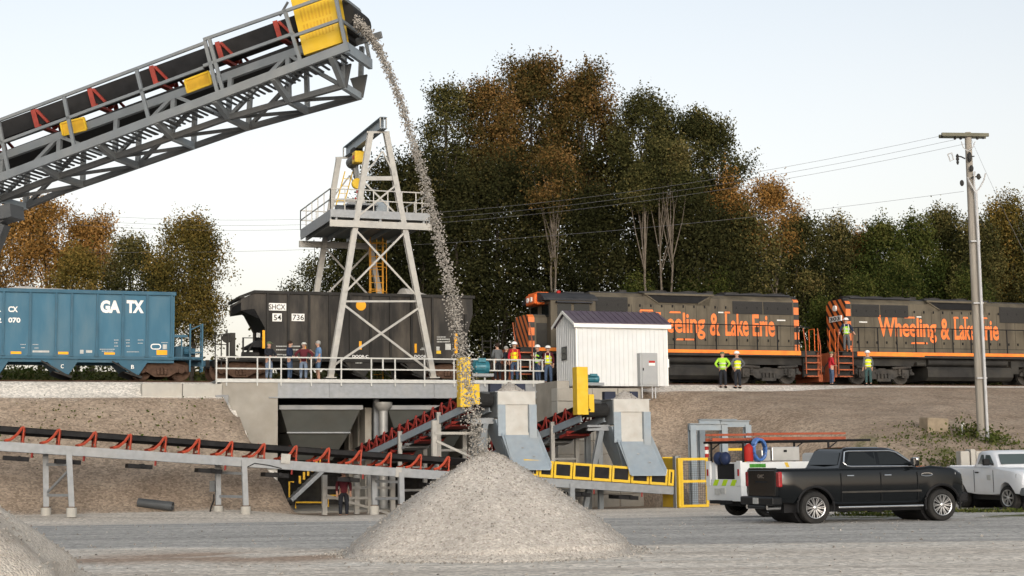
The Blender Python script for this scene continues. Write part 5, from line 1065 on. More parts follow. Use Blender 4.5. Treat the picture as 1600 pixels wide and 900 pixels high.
# trestle behind the heap
def trestle(label, pxs, tops, d):
    h0 = TP(pxs[0], 760, d); r_ = Root('steel_trestle', W(h0[0], d, -.35), A, label, 'trestle')
    for px, y in zip(pxs, tops):
        h = TP(px, y, d); b = MB(); b.ibeam(W(h[0], d, h[1]), W(h[0], d, -.35), .2, .2, .03, up=V); b.bar(W(h[0], d, h[1]), W(h[0], d, -.35), .18, .05, up=V); b.build('post', M['galv_light'], r_)
    for (x0, y0, x1, y1) in [(pxs[0], tops[0]+20, pxs[-1], tops[0]+20), (pxs[0], 778, pxs[-1], 778)]:
        a, c = TP(x0, y0, d), TP(x1, y1, d); b = MB(); b.bar(W(a[0], d-.12, a[1]), W(c[0], d-.12, c[1]), .06, .11); b.build('beam', M['galv_light'], r_)
    a, c = TP(pxs[0]+2, tops[0]+32, d), TP(pxs[-1], tops[0]+62, d); b = MB(); b.bar(W(a[0], d-.16, a[1]), W(c[0], d-.16, c[1]), .06, .1); b.build('diagonal', M['galv_light'], r_)
    return r_
trestle('white steel trestle under the inclined conveyor, half hidden by the gravel heap', (678, 745), (657, 670), DC+2.2)
trestle('low white steel frame standing in the pit below the long conveyor', (507, 557, 577, 613), (742, 742, 742, 742), DC+4.0)
# ---- raised conveyor dropping the stream
BA = R(15); eh = Vector((math.cos(BA), -math.sin(BA), 0)); nn = Vector((math.sin(BA), math.cos(BA), 0))
A0 = P(436, 45, 29.3)
def H(px, py, w=0): return hit(px, py, A0 + nn*w, nn)
t = Root('stacking_conveyor', P(-150, 790, 31.5), 0, 'raised steel stacking conveyor with a yellow head guard, upper left', 'belt conveyor')
WT, WF = .75, 1.7                        # near and far truss planes
def bar2(name, x0, y0, x1, y1, w, wd, hh, m, root=t):
    p, q = H(x0, y0, w), H(x1, y1, w); b = MB(); b.bar(p, q, wd, hh, up=(0,0,1)); return b.build(name, M[m], root)
def ext(x0, y0, x1, y1, x): return x, y0 + (y1-y0)*(x-x0)/(x1-x0)
def lineY(L_, x): return ext(*L_, x)[1]
CH = (0, 278, 541, 74)                   # walkway edge channel (centre line)
ST = (0, 224, 450, 62)                   # stringer under the belt
BC = (0, 312, 535, 133)                  # near bottom chord
p, q = H(-130, lineY(CH, -130)), H(545, lineY(CH, 545)); b = MB(); b.channel(p, q, .08, .17, .02, side=1); b.build('walkway_edge', M['steel_grey'], t)
b = MB(); q0, q1 = H(-130,lineY(CH,-130)+3), H(545,lineY(CH,545)+3); ng = int((q1-q0).length/.13)
for k in range(ng):
    c0 = q0.lerp(q1, (k+.5)/ng); b.bar(c0, c0+nn*.72, .045 if k % 4 else .09, .03)
b.build('walkway_floor', M['steel_dark'], t)
for w in (WT, WF):
    xo = 0 if w == WT else 0
    p, q = H(-130, lineY(ST,-130)), H(500, lineY(ST,500)); dlt = nn*(w); b = MB(); b.channel(p+dlt, q+dlt, .1, .16, .02); lbs = b.build('stringer', M['steel_grey'], t)
    pts = [H(-130, lineY(BC,-130), WT), H(0, lineY(BC,0), WT), H(60, 287, WT), H(150, 256, WT), H(350, 186, WT), H(486, 148, WT), H(536, 134, WT)]
    off = nn*(w-WT); b = MB()
    for i in range(len(pts)-1): b.bar(pts[i]+off, pts[i+1]+off, .11, .11)
    b.build('bottom_chord', M['steel_dark'], t)
    top = [H(x, lineY(ST, x), 0)+nn*w for x in range(-120, 521, 91)]; bot = []
    for i, x in enumerate(range(-120, 521, 91)):
        k = x/536; 
        for j in range(len(pts)-1):
            pass
        c = top[i]; # bottom chord point directly below along the truss plane
        best = min(((pts[j].lerp(pts[j+1], f) - c - Vector((0,0,-1.0))).length, j, f) for j in range(len(pts)-1) for f in np.linspace(0, 1, 21)); bp = pts[best[1]].lerp(pts[best[1]+1], best[2]) + off; bot.append(bp)
    for i in range(len(top)):
        b = MB(); b.bar(top[i], bot[i], .09, .09, up=nn); b.build('truss_post', M['steel_grey'], t)
        if i+1 < len(top):
            b = MB(); b.bar(top[i], bot[i+1], .07, .09, up=nn) if i % 2 == 0 else b.bar(bot[i], top[i+1], .07, .09, up=nn); b.build('truss_diagonal', M['steel_grey'] if w == WT else M['steel_dark'], t)
    if w == WT: nb = list(bot)
    else: fbt = list(bot)
for i in range(len(nb)):
    b = MB(); b.channel(nb[i], fbt[i], .1, .13, .02); b.build('cross_member', M['blue_grey'] if i % 3 == 1 else M['steel_grey'], t)
    if i+1 < len(nb):
        b = MB(); b.bar(nb[i], fbt[i+1], .05, .07); b.build('lateral_brace', M['steel_dark'], t)
    x = -120 + 91*i
    if True:
        b = MB(); b.bar(H(min(x,540), lineY(CH, min(x,540))+4), nb[i], .1, .12); b.build('walkway_bracket', M['steel_grey'], t)
# belt, idlers
p0, p1 = H(-130, lineY(ST,-130)-3, WT), H(452, lineY(ST,452)-3, WT); SF = Line(p0, p1); SF.c = nn.copy(); SF.n = SF.c.cross(SF.e); SF.n = SF.n if SF.n.z > 0 else -SF.n
wb_ = WF-WT
b = MB(); belt_trough(b, SF, 0, SF.len+1.2, wb_, .42, .22)
lbox(b, SF, 0, SF.len+1.0, .03, .06, .05, .40)
q0, q1 = SF(0,.08,-.42), SF(SF.len+1.1,.08,-.32); b.hexa([q0, q1, q1+nn*.8, q0+nn*.8], [v + SF.n*.2 for v in (q0, q1, q1+nn*.8, q0+nn*.8)]); b.build('belt', M['belt'], t)
def SL(px, py): return (H(px, py, WT) - SF.o).dot(SF.e)
sl_ = [SL(x, y) for x, y in ((60,195),(148,160),(244,122),(347,84),(439,57))]; st_ = (sl_[-1]-sl_[0])/4
for l in [sl_[0]-st_] + sl_:
    b = MB()
    for w_ in (-.02, wb_+.02): lbar(b, SF, (l-.02,w_,.0), (l-.04,w_,.42), .05, .1); b.bar(SF(l+.25,w_,.02), SF(l+.04,w_,.38), .05, .07, up=nn)
    lbar(b, SF, (l,0,.03), (l,wb_,.03), .1, .06); b.tube(SF(l,.05,.36), SF(l,.3,.16), .07); b.tube(SF(l,wb_-.05,.36), SF(l,wb_-.3,.16), .07); b.build('idler', M['idler_dull'], t)
for x0, y0, x1, y1 in ((95,193,131,184), (289,126,326,112)):
    b = MB(); a, c = H(x0, y0, WT-.12), H(x1, y1, WT-.12); dn = SF.n*-.26
    for p_, q_ in ((a, c), (a+dn, c+dn), (a, a+dn), (c, c+dn)): b.bar(p_, q_, .04, .04, up=nn)
    g = b.build('return_guard', M['yellow'], t); b = MB(); b.prism([a, c, c+dn, a+dn], nn*.02); build_sub(b, 'guard_mesh', M['yellow_dark'], g, t)
# handrail along the walkway
TR = (0, 187.5, 320, 67)
segs = [('top_rail', -130, lineY(TR,-130), 320, 67), ('top_rail', 318, 62, 447, 17), ('top_rail', 447, 17, 531, -13), ('mid_rail', 318, 103, 460, 52), ('mid_rail', 460, 56, 531, 31), ('mid_rail', -130, 272, 318, 106)]
for n_, x0, y0, x1, y1 in segs: bar2(n_, x0, y0, x1, y1, 0, .05, .06, 'steel_grey')
for x0, y0, x1, y1 in ((-80,218,-62,300),(-2,190,14,272),(100,151,117,234),(213,108,234,192),(320,64,342,152),(327,61,350,148),(445,17,473,106),(523,-12,541,74)): bar2('rail_post', x0, y0, x1, y1, 0, .05, .07, 'steel_grey')
e0, e1 = H(541, 74), H(541, 74)+nn*1.35; b = MB(); b.channel(e0, e1, .08, .2, .02); b.build('end_beam', M['blue_grey'], t)
for a_, c_ in ((0, 1.35),):
    for up_ in (.5, 1.02):
        b = MB(); tp = H(541,74) - (H(541,74)-H(523,-12)).normalized()*0 + (H(523,-12)-H(541,74))*up_; b.bar(tp, tp+nn*1.35, .05, .06); b.build('end_rail', M['steel_grey'], t)
b = MB(); b.bar(e1, e1 + (H(523,-12)-H(541,74))*1.03, .06, .07, up=nn); b.build('rail_post', M['steel_grey'], t)
# head: guard with louvres, pulley, scraper, chute bracket
wg = .35; quad = [H(447, -30, wg), H(475, 86, wg), H(536, 65.5, wg), H(517, -48, wg)]
b = MB(); b.prism(quad, nn*.1); b.prism([quad[2], quad[3], quad[3]+nn*.35, quad[2]+nn*.35], (quad[1]-quad[2]).normalized()*.04); g = b.build('head_guard', M['yellow'], t)
def qp(u, v): return quad[0].lerp(quad[3], u).lerp(quad[1].lerp(quad[2], u), v) - nn*.008
for row, (v0, v1) in enumerate(((.40,.585),(.62,.82))):
    for k in range(9):
        u0 = .14 + .082*k; b = MB(); b.prism([qp(u0,v0-.012*k*0), qp(u0,v1), qp(u0+.035,v1), qp(u0+.035,v0)], nn*.006); build_sub(b, 'louvre', M['yellow_dark'], g, t)
b = MB(); c = SF(SF.len+1.15, 0, .08); b.tube(c - nn*.02, c + nn*(wb_+.02), .3, 20); b.build('head_pulley', M['rubber'], t)
b = MB(); a, c = H(556, 66, 1.3), H(597, 54, 1.3); b.bar(a, c, .05, .15); bevel(b.build('scraper_beam', M['steel_dark'], t), .02)
pts = [H(521,106,WT), H(548,99,WT), H(541,136,WT), H(531,133,WT)]; b = MB(); b.prism(pts, nn*.06); b.build('head_bracket', M['steel_dark'], t); b = MB(); b.prism([x + nn*.9 for x in pts], nn*.06); b.build('head_bracket', M['steel_dark'], t)
b = MB(); b.bar(H(437,25,.2), H(450,3,.2), .03, .04); b.build('lamp_arm', M['steel_dark'], t)
# undercarriage at the left edge
b = MB(); b.bar(H(-30,335,WT-.3), H(-30,335,WF+.6), .35, .45); b.bar(H(24,330,WT-.1), H(-40,372,WT-.1), .2, .3, up=nn); b.bar(H(24,330,WF), H(-40,372,WF), .2, .3, up=nn); b.bar(H(-40,345,WT-.1), H(27,331,WT-.1), .5, .28); b.build('support_saddle', M['steel_dark'], t)
for w in (WT-.1, WF+.1):
    b = MB(); b.bar(H(5,350,w), H(-190,830,w), .24, .24, up=nn); b.build('support_leg', M['steel_dark'], t)
    b = MB(); b.bar(H(-120,360,w), H(-240,825,w), .24, .24, up=nn); b.build('support_leg', M['steel_dark'], t)
# ------------------------------------------------------------------ measuring helpers
CMI = CM.transposed()
def proj(p):
    q = CMI @ (Vector(p) - EYE); return 800 + F*q.x/-q.z, 450 - F*q.y/-q.z
def G(px, py, y0=20, y1=110):           # where the view ray meets the ground
    d = ray(px, py); prev = None
    for k in range(int((y1-y0)*10)):
        Y = y0 + k*.1; p = EYE + d*(Y/d.y)
        if p.z <= gz(p.x, p.y): return Vector((p.x, p.y, gz(p.x, p.y)))
    return EYE + d*(y1/d.y)
# ------------------------------------------------------------------ pickups
def ring_loft(b, rings, close=True):
    n = len(rings[0]); vs = [p for r in rings for p in r]; fs = []
    for i in range(len(rings)-1): fs += [(i*n+k, i*n+(k+1) % n, (i+1)*n+(k+1) % n, (i+1)*n+k) for k in range(n)]
    fs += [tuple(range(n))[::-1], tuple(range((len(rings)-1)*n, len(rings)*n))]
    return b.add(vs, fs)
def wheel(t, x, side, r, wid, m_rim, spokes=11, steer=0, track=1.0):
    e = Root('wheel_tmp', (x, side*(track-wid), r), steer); e.o.parent = t.o
    o = e.o; b = MB(); s = side
    b.lathe((0,0,0), (0,s,0), [(0,r*.66),(.0,r*.9),(.03,r*.985),(.06,r),(wid-.06,r),(wid-.03,r*.985),(wid,r*.93),(wid+.005,r*.72),(wid-.04,r*.64)], 36, cap=False)
    ty = b.build('wheel', M['rubber'], None, smooth=True); ty.parent = t.o; ty.location = o.location; ty.rotation_euler = o.rotation_euler
    b = MB(); R_ = r*.655
    b.lathe((0,0,0), (0,s,0), [(wid-.05,R_+.005),(wid+.008,R_),(wid+.0,R_*.93),(wid-.07,R_*.9),(wid-.12,R_*.88)], 36, cap=False)
    b.cur = 1; b.lathe((0,0,0), (0,s,0), [(wid-.11,R_*.95),(wid-.10,.02)], 30); b.cur = 0
    for k in range(spokes):
        a = 2*math.pi*k/spokes
        for da in (-.075, .075):
            d1 = Vector((math.cos(a+da*.6), 0, math.sin(a+da*.6))); d2 = Vector((math.cos(a+da*1.5), 0, math.sin(a+da*1.5)))
            b.bar(d1*R_*.15 + Vector((0,s*(wid-.03),0)), d2*R_*.95 + Vector((0,s*(wid-.012),0)), .019, .03, up=(0,s,0))
    b.lathe((0,0,0), (0,s,0), [(wid-.05,R_*.2),(wid-.005,R_*.2),(wid+.005,R_*.12)], 16)
    rm = b.build('rim', [m_rim, M['black']], None, smooth=True); rm.parent = ty
    bpy.data.objects.remove(o); return ty
def pickup(name, label, loc, rz, paint, L_, chrome=True):
    """x forward from the rear axle, y to the left; L_ holds the proportions"""
    t = Root(name, loc, rz, label, 'pickup truck'); g = L_
    wb, rr, fr = g['wb'], g['rear'], g['front']; r = g['r']; wd = g['w']; bh = g['belt']; ch0, ch1 = g['cab0'], g['cab1']; hd = g['hood']; rt = g['roof']
    def sec(x, zt, w_, zb=.5):
        pts = [(w_-.2,zb),(w_-.05,zb+.03),(w_-.01,zb+.16),(w_+.012,.82),(w_+.006,zt-.24),(w_-.02,zt-.06),(w_-.09,zt)]
        return [(x,y,z) for y, z in pts] + [(x,-y,z) for y, z in pts[::-1]]
    b = MB(); st = [(-rr,bh,wd-.05,.62),(-rr+.08,bh,wd-.015,.56),(-.6,bh,wd,.52),(.5,bh,wd,.5),(ch0,bh,wd,.46),(ch1-.3,bh,wd,.46),(ch1,bh-.01,wd,.48),(ch1+.35,hd+.05,wd,.5),(wb+.35,hd+.0,wd-.01,.52),(wb+fr-.28,hd-.06,wd-.05,.5),(wb+fr-.1,hd-.13,wd-.12,.5),(wb+fr-.02,hd-.3,wd-.2,.55)]
    ring_loft(b, [sec(*s) for s in st]); body = b.build('body', paint, t, world=False)
    cb = MB()
    for x in (0, wb): cb.tube((x,-1.3,r+.02), (x,1.3,r+.02), r*1.2, 40)
    cut = cb.build('cutter', M['black'], t, world=False)
    c2 = MB(); c2.box(-rr+.09, ch0-.06, -wd+.2, wd-.2, bh-.5, bh+.4); cut2 = c2.build('cutter', M['black'], t, world=False)
    bv = body.modifiers.new('round', 'BEVEL'); bv.width = .02; bv.segments = 2; bv.limit_method = 'ANGLE'; bv.angle_limit = R(28)
    for c in (cut, cut2):
        m_ = body.modifiers.new('cut', 'BOOLEAN'); m_.operation = 'DIFFERENCE'; m_.object = c; m_.solver = 'EXACT'
    bpy.context.view_layer.update(); bake(body)
    for c in (cut, cut2): bpy.data.objects.remove(c)
    body.data.polygons.foreach_set('use_smooth', [True]*len(body.data.polygons)); body.data.set_sharp_from_angle(angle=R(35))
    b = MB(); b.box(-rr+.25, wb+fr-.3, -wd+.28, wd-.28, .3, .55)
    for x in (0, wb): b.lathe((x,-wd+.33,r+.02), (0,1,0), [(0,r*1.17),(2*wd-.66,r*1.17)], 24)
    b.tube((0,-wd+.2,r), (0,wd-.2,r), .09, 8); b.build('underbody', M['black'], t, world=False)
    for x in (0, wb):
        for s in ((-1, 1) if chrome else ()):
            b = MB(); pts = [(x+r*1.23*math.cos(a), s*(wd+.012), r+.02+r*1.23*math.sin(a)) for a in np.linspace(-.25, math.pi+.25, 22)]
            b.path(pts, .035, 6); b.build('wheel_arch', M['black'] if chrome else paint, t, world=False, smooth=True)
    # ---- cab
    zb = bh-.03; wr = wd-.27; f1 = g['roof1']; f0 = g['roof0']
    rg = [[(ch0,wd-.04),(ch1,wd-.06)], [(ch0+.06,wd-.07),(ch1-.1,wd-.1)], [(f0-.03,wr+.07),(f1+.16,wr+.05)], [(f0+.05,wr),(f1+.02,wr-.03)], [(f0+.25,wr-.2),(f1-.2,wr-.2)]]; zz = [zb, zb+.09, rt-.1, rt-.035, rt]
    rings = []
    for (a, c), z in zip(rg, zz):
        (x0, w0), (x1, w1) = a, c; xs = [x0 + .05, x0, x0+.0, x0+.1, (x0+x1)/2, x1-.14, x1, x1+.07, x1+.09]; ys = [0, w0*.85, w0-.02, w0, (w0+w1)/2+.02, w1, w1-.05, w1*.6, 0]
        half = list(zip(xs, ys)); rings.append([(x,y,z) for x, y in half] + [(x,-y,z) for x, y in half[-2:0:-1]])
    b = MB(); ring_loft(b, rings); cab = b.build('cab', paint, t, world=False, smooth=True)
    def side_y(z, x): 
        f = (z-zb-.09)/(rt-.1-zb-.09); f = min(max(f, 0), 1.05); return (wd-.075)+(wr+.065-(wd-.075))*f
    def glass_side(name, poly, s, m):
        b = MB(); b.prism([(x, s*(side_y(z,x)+.012), z) for x, z in poly], (0, -s*.02, 0)); return b.build(name, m, t, world=False)
    for s in (-1, 1):
        for poly in g['side_glass']: glass_side('side_window', [(x, z) for x, z in poly], s, M['glass_light'] if not chrome else M['glass']).parent = cab
        if chrome:
            b = MB(); b.path([(x, s*(side_y(z,x)+.018), z) for x, z in g['trim']], .018, 6); o = b.build('window_trim', M['chrome'], t, world=False); o.parent = cab
    def glass_end(name, x0, x1, w0, w1, z0, z1, th, m):
        b = MB(); b.prism([(x0,-w0,z0),(x0,w0,z0),(x1,w1,z1),(x1,-w1,z1)], (th,0,0)); o = b.build(name, m, t, world=False); o.parent = cab
    fz = lambda z: (z-zb-.09)/(rt-.1-zb-.09)
    xr0 = ch0+.06+(f0-.03-ch0-.06)*fz(zb+.12); xr1 = ch0+.06+(f0-.03-ch0-.06)*fz(rt-.14)
    glass_end('rear_window', xr0-.012, xr1-.012, wd-.22, wr-.06, zb+.12, rt-.14, .03, M['glass'])
    xf0 = ch1-.1+(f1+.16-ch1+.1)*fz(zb+.1)+.09; xf1 = ch1-.1+(f1+.16-ch1+.1)*fz(rt-.13)+.09
    glass_end('windshield', xf0+.012, xf1+.012, wd-.24, wr-.08, zb+.1, rt-.13, -.03, M['glass_light'])
    # ---- seams, handles, mirrors
    for s in (-1, 1):
        for x in g['seams']:
            b = MB(); b.box(x-.006, x+.006, s*(wd+.016)-.012, s*(wd+.016)+.0, .56, bh-.12); o = b.build('door_seam', M['black'], t, world=False)
        for x in g['handles']:
            b = MB(); b.tube((x-.1,s*(wd+.035),bh-.2), (x+.1,s*(wd+.035),bh-.2), .02, 8); b.build('door_handle', M['chrome'] if chrome else M['black'], t, world=False)
        b = MB(); mx = g['mirror']; b.box(mx-.07, mx+.08, min(s*(wd+.06),s*(wd+.28)), max(s*(wd+.06),s*(wd+.28)), bh+.03, bh+.25); bevel(b.build('mirror', paint if chrome else M['black'], t, world=False), .04)
        b = MB(); b.bar((mx,s*(wd-.08),bh+.06), (mx,s*(wd+.1),bh+.1), .06, .06); b.build('mirror_arm', M['black'], t, world=False)
        if chrome:
            b = MB(); b.box(mx-.075, mx-.065, min(s*(wd+.08),s*(wd+.26)), max(s*(wd+.08),s*(wd+.26)), bh+.05, bh+.23); b.build('mirror_glass', M['chrome'], t, world=False)
            b = MB(); b.box(mx-.02, mx+.085, min(s*(wd+.07),s*(wd+.285)), max(s*(wd+.07),s*(wd+.285)), bh+.16, bh+.256); bevel(b.build('mirror_cap', M['chrome'], t, world=False), .03)
            b = MB(); b.box(ch0+.05, ch1-.0, s*(wd+.022)-.012, s*(wd+.022)+.006, .79, .84); bevel(b.build('side_molding', M['dark'], t, world=False), .01)
            b = MB(); b.box(.62, wb-.62, min(s*(wd-.02),s*(wd+.1)), max(s*(wd-.02),s*(wd+.1)), .40, .45); bevel(b.build('step_bar', M['chrome'], t, world=False), .02)
            b = MB(); ring2_pts = []; b.path([(wb-.45+.17*math.cos(a), s*(wd+.02), bh-.2+.04*math.sin(a)) for a in np.linspace(0, 2*math.pi, 17)], .012, 5); b.build('fender_vent', M['chrome'], t, world=False)
    # ---- rear end
    b = MB(); b.box(-rr-.02, -rr+.05, -wd+.2, wd-.2, .72, bh-.02); tg = bevel(b.build('tailgate', paint, t, world=False), .02)
    b = MB(); b.box(-rr-.03, -rr-.02, -.35, .35, bh-.36, bh-.31); b.build('tailgate_handle', M['black'], t, world=False)
    b = MB(); b.box(-rr-.02, -rr+.06, -wd+.24, wd-.24, bh-.02, bh+.03); bevel(b.build('tailgate_spoiler', paint, t, world=False), .01)
    for s in (-1, 1):
        b = MB(); b.box(-rr-.015, -rr+.1, min(s*(wd-.17),s*(wd+.004)), max(s*(wd-.17),s*(wd+.004)), bh-.47, bh-.07); bevel(b.build('taillight', M['tail_red'], t, world=False), .03)
    b = MB(); b.box(-rr-.2, -rr+.1, -wd+.03, wd-.03, .5, .72); b.box(-rr-.2, -rr-.1, -.55, .55, .40, .5); bevel(b.build('rear_bumper', M['bumper_dark'] if chrome else M['chrome'], t, world=False), .04)
    b = MB(); b.box(-rr-.21, -rr-.2, -.16, .16, .53, .69); b.build('licence_plate', M['letter_grey'], t, world=False)
    for s in (-1, 1):
        b = MB(); b.tube((-rr-.17,s*.62,.44), (-rr+.2,s*.62,.44), .06, 10); b.build('exhaust_tip', M['chrome'], t, world=False)
    # ---- front end
    x = wb+fr
    b = MB(); b.box(x-.1, x+.02, -wd+.35, wd-.35, .74, hd-.12); bevel(b.build('radiator_grille', M['chrome'] if chrome else M['dark'], t, world=False), .03)
    b = MB(); b.box(x-.3, x+.06, -wd+.1, wd-.1, .48, .74); bevel(b.build('front_bumper', M['black'] if chrome else M['bumper_grey'], t, world=False), .05)
    for s in (-1, 1):
        b = MB(); b.hexa([(x-.34,s*(wd-.03),hd-.36),(x-.02,s*(wd-.2),hd-.36),(x-.06,s*(wd-.42),hd-.36),(x-.34,s*(wd-.42),hd-.36)], [(x-.36,s*(wd-.035),hd-.13),(x-.1,s*(wd-.2),hd-.13),(x-.1,s*(wd-.42),hd-.13),(x-.36,s*(wd-.42),hd-.13)]); bevel(b.build('headlight', M['headlamp'], t, world=False), .015)
    for ax, st_ in ((0, 0), (wb, g.get('steer', 0))):
        for s in (-1, 1): wheel(t, ax, s, r, .27, M['alu'] if not chrome else M['chrome_rim'], g.get('spokes', 11), st_, wd-.0)
    return t
mk('truck_black', (.004,.005,.006), .09, 0, var=.05, spec=.35)
mk('truck_white', (.62,.64,.67), .3, 0, var=.03, coat=.5, dirt=(.5,.49,.46), dirt_amt=.3)
mk('tail_red', (.25,.006,.01), .2, 0, var=.3, scale=12)
mk('headlamp', (.6,.6,.6), .12, .4, var=.1, coat=.8)
mk('bumper_grey', (.16,.17,.175), .5, 0, var=.05); mk('bumper_dark', (.008,.009,.01), .35, 0, var=.1, spec=.15)
mk('chrome_rim', (.42,.42,.42), .3, .8, var=.05)
def solve_heading(pr, px_front, wb, off, lo, hi):
    best = None
    for k in range(801):
        a = lo + (hi-lo)*k/800; h = Vector((math.cos(a), math.sin(a), 0)); q = pr + h*wb; e = abs(proj(q)[0]-px_front)
        if best is None or e < best[0]: best = (e, a)
    return best[1]
BL = dict(wb=3.745, rear=1.02, front=.8, r=.425, w=1.02, belt=1.44, cab0=.72, cab1=3.12, hood=1.42, roof=1.99, roof0=.98, roof1=2.36, seams=(.76, 1.93, 3.02), handles=(1.02, 2.12), mirror=2.86, spokes=10,
          side_glass=[[(.97,1.52),(1.86,1.52),(1.86,1.85),(1.12,1.85)], [(1.95,1.52),(2.86,1.52),(2.42,1.83),(2.3,1.85),(1.95,1.85)]],
          trim=[(2.98,1.47),(2.0,1.475),(1.1,1.48),(.98,1.50),(.9,1.58),(.98,1.86),(1.1,1.885),(2.3,1.885),(2.5,1.84),(3.0,1.5)])
pr = G(1272, 818); hb_ = solve_heading(pr, 1470, 3.745, 0, R(-5), R(60))
hv = Vector((math.cos(hb_), math.sin(hb_), 0)); lv = Vector((-hv.y, hv.x, 0)); zf = gz(*(pr + hv*3.745)[:2])
loc = pr + lv*.9; loc.z = (pr.z+zf)/2 - .01
bt_ = pickup('pickup_truck', 'glossy black crew cab pickup with chrome wheels, parked on the gravel road', loc, hb_, M['truck_black'], BL)
lettering('emblem', 'GMC', M['chrome'], bt_, (-1.02-.026, 0, 0), (0,-1,0), (0,0,1), -.2, .2, 1.20, 1.30, .02, .008)
b = MB(); b.tube((2.1,.3,1.915), (2.1,.3,1.98), .06, 10, .03); b.build('roof_antenna', M['truck_black'], bt_, world=False)
WL = dict(wb=3.3, rear=1.2, front=.95, r=.4, w=1.0, belt=1.4, cab0=1.0, cab1=2.62, hood=1.3, roof=1.93, roof0=1.12, roof1=1.95, seams=(1.15, 2.5), handles=(1.38,), mirror=2.35, steer=R(14), spokes=7,
          side_glass=[[(1.28,1.47),(2.4,1.47),(1.95,1.77),(1.36,1.79)]], trim=[])
pr = P(1506, 793.5, 53); pr.z = gz(pr.x, pr.y); hw_ = solve_heading(pr, 1579, 3.3, 0, R(-88), R(-30))
hv = Vector((math.cos(hw_), math.sin(hw_), 0)); lv = Vector((-hv.y, hv.x, 0)); loc = pr + lv*.88; loc.z = (gz(pr.x, pr.y) + gz(*(pr+hv*3.3)[:2]))/2
wt_ = pickup('pickup_truck', 'white single cab pickup cut by the right edge of the photo, facing the camera', loc, hw_, M['truck_white'], WL, chrome=False)
b = MB(); b.box(2.05, 2.3, -1.018, -1.012, .95, 1.12); b.build('door_emblem', M['letter_grey'], wt_, world=False)
b = MB(); b.box(.78, .95, -.6, .6, 1.42, 1.52); b.build('bed_tool_box', M['black'], wt_, world=False)
# ------------------------------------------------------------------ service truck behind the black pickup
hs_ = R(22); sl_ = P(1105, 790, 47.2); hv = Vector((math.cos(hs_), math.sin(hs_), 0)); lv = Vector((-hv.y, hv.x, 0)); loc = sl_ - lv*1.03; loc.z = gz(loc.x, loc.y)
t = Root('service_truck', loc, hs_, 'white service truck with a ladder rack and yellow green chevrons, behind the black pickup', 'service truck')
tb = lambda b, *a: b.box(*a)
b = MB(); b.box(.06, 3.2, -1.03, -.55, .5, 1.62); b.box(.06, 3.2, .55, 1.03, .5, 1.62); b.box(.1, 3.2, -.55, .55, .7, .85); b.box(3.1, 3.2, -.55, .55, .85, 1.6); bevel(b.build('service_body', M['white'], t, world=False), .02)
b = MB(); b.box(0, .06, -1.03, 1.03, .48, .92); b.box(.0, .05, -.75, .75, .92, 1.12); bevel(b.build('tailgate', M['white'], t, world=False), .01)
for s in (-1, 1):
    b = MB(); b.box(-.01, .06, min(s*.8,s*1.03), max(s*.8,s*1.03), .92, 1.66); b.build('corner_post', M['white'], t, world=False)
    b = MB(); b.box(-.03, -.01, min(s*.88,s*.95), max(s*.88,s*.95), 1.22, 1.42); b.build('taillight', M['tail_red'], t, world=False)
mk('hi_vis', (.42,.62,.02), .5, 0, var=.05)
for y0 in (-.66, -.14, .38):
    b = MB(); b.prism([(-.006,y0,.93),(-.006,y0+.26,.93),(-.006,y0+.12,1.11),(-.006,y0-.14,1.11)], (.005,0,0)); b.build('chevron', M['hi_vis'], t, world=False)
b = MB(); b.box(-.02, -.004, .2, .52, .66, .84); b.build('stencil_plate', M['letter_grey'], t, world=False)
b = MB(); b.box(-.03, -.004, -.12, .14, .7, .86); b.build('licence_plate', M['letter_grey'], t, world=False)
b = MB(); b.box(-.2, 0, -.5, .5, .40, .5); b.build('rear_bumper', M['black'], t, world=False)
b = MB(); b.box(.12, .16, -.76, .76, 1.12, 1.58); b.build('cargo_shade', M['black'], t, world=False)  # shade inside the open rear, painted as a black sheet
for y in (.42, .02):
    b = MB(); b.ball((.1,y,1.74), .2, 14, 8, (.8,1,1)); b.build('hose_reel', M['navy'] if 'navy' in M else M['black'], t, world=False, smooth=True)
b = MB(); b.box(3.25, 5.0, -.98, .98, .5, 1.35); b.box(3.3, 4.5, -.88, .88, 1.35, 1.88); b.box(5.0, 5.7, -.95, .95, .5, 1.25); bevel(b.build('cab', M['white'], t, world=False), .08)
b = MB(); b.box(3.45, 4.35, -.895, -.88, 1.42, 1.78); b.box(4.5, 4.515, -.8, .8, 1.4, 1.8); b.build('cab_window', M['glass'], t, world=False)
for x in (.95, 4.75):
    for s in (-1, 1): wheel(t, x, s, .4, .26, M['alu'], 8, 0, 1.0)
b = MB(); b.box(.2, 5.4, -.6, .6, .35, .5); b.box(.6, 1.35, -.99, .99, .3, .86); b.build('underbody', M['black'], t, world=False)
b = MB()
for x in (.15, 3.1):
    for s in (-1, 1): b.tube((x,s*.95,1.6), (x,s*.95,2.22), .035, 8)
    b.tube((x,-.98,2.22), (x,.98,2.22), .035, 8)
for s in (-1, 1):
    b.tube((-.1,s*.95,2.22), (4.6,s*.95,2.24), .035, 8)
    for x in (.15, 3.1): b.path([(x,s*.95,2.0),(x+.3,s*.95,2.2)], .02, 5)
b.build('ladder_rack', M['black'], t, world=False)
b = MB(); b.box(1.1, 2.05, -1.0, -.6, 1.64, 2.06); tbx = bevel(b.build('tool_box', M['alu'], t, world=False), .02)
b = MB(); b.box(1.5, 1.6, -1.02, -1.0, 1.9, 1.97); build_sub(b, 'latch', M['black'], tbx, t, world=False)
b = MB(); b.box(.75, 1.05, -1.0, -.6, 1.64, 1.98); bevel(b.build('tool_box', M['alu'], t, world=False), .02)
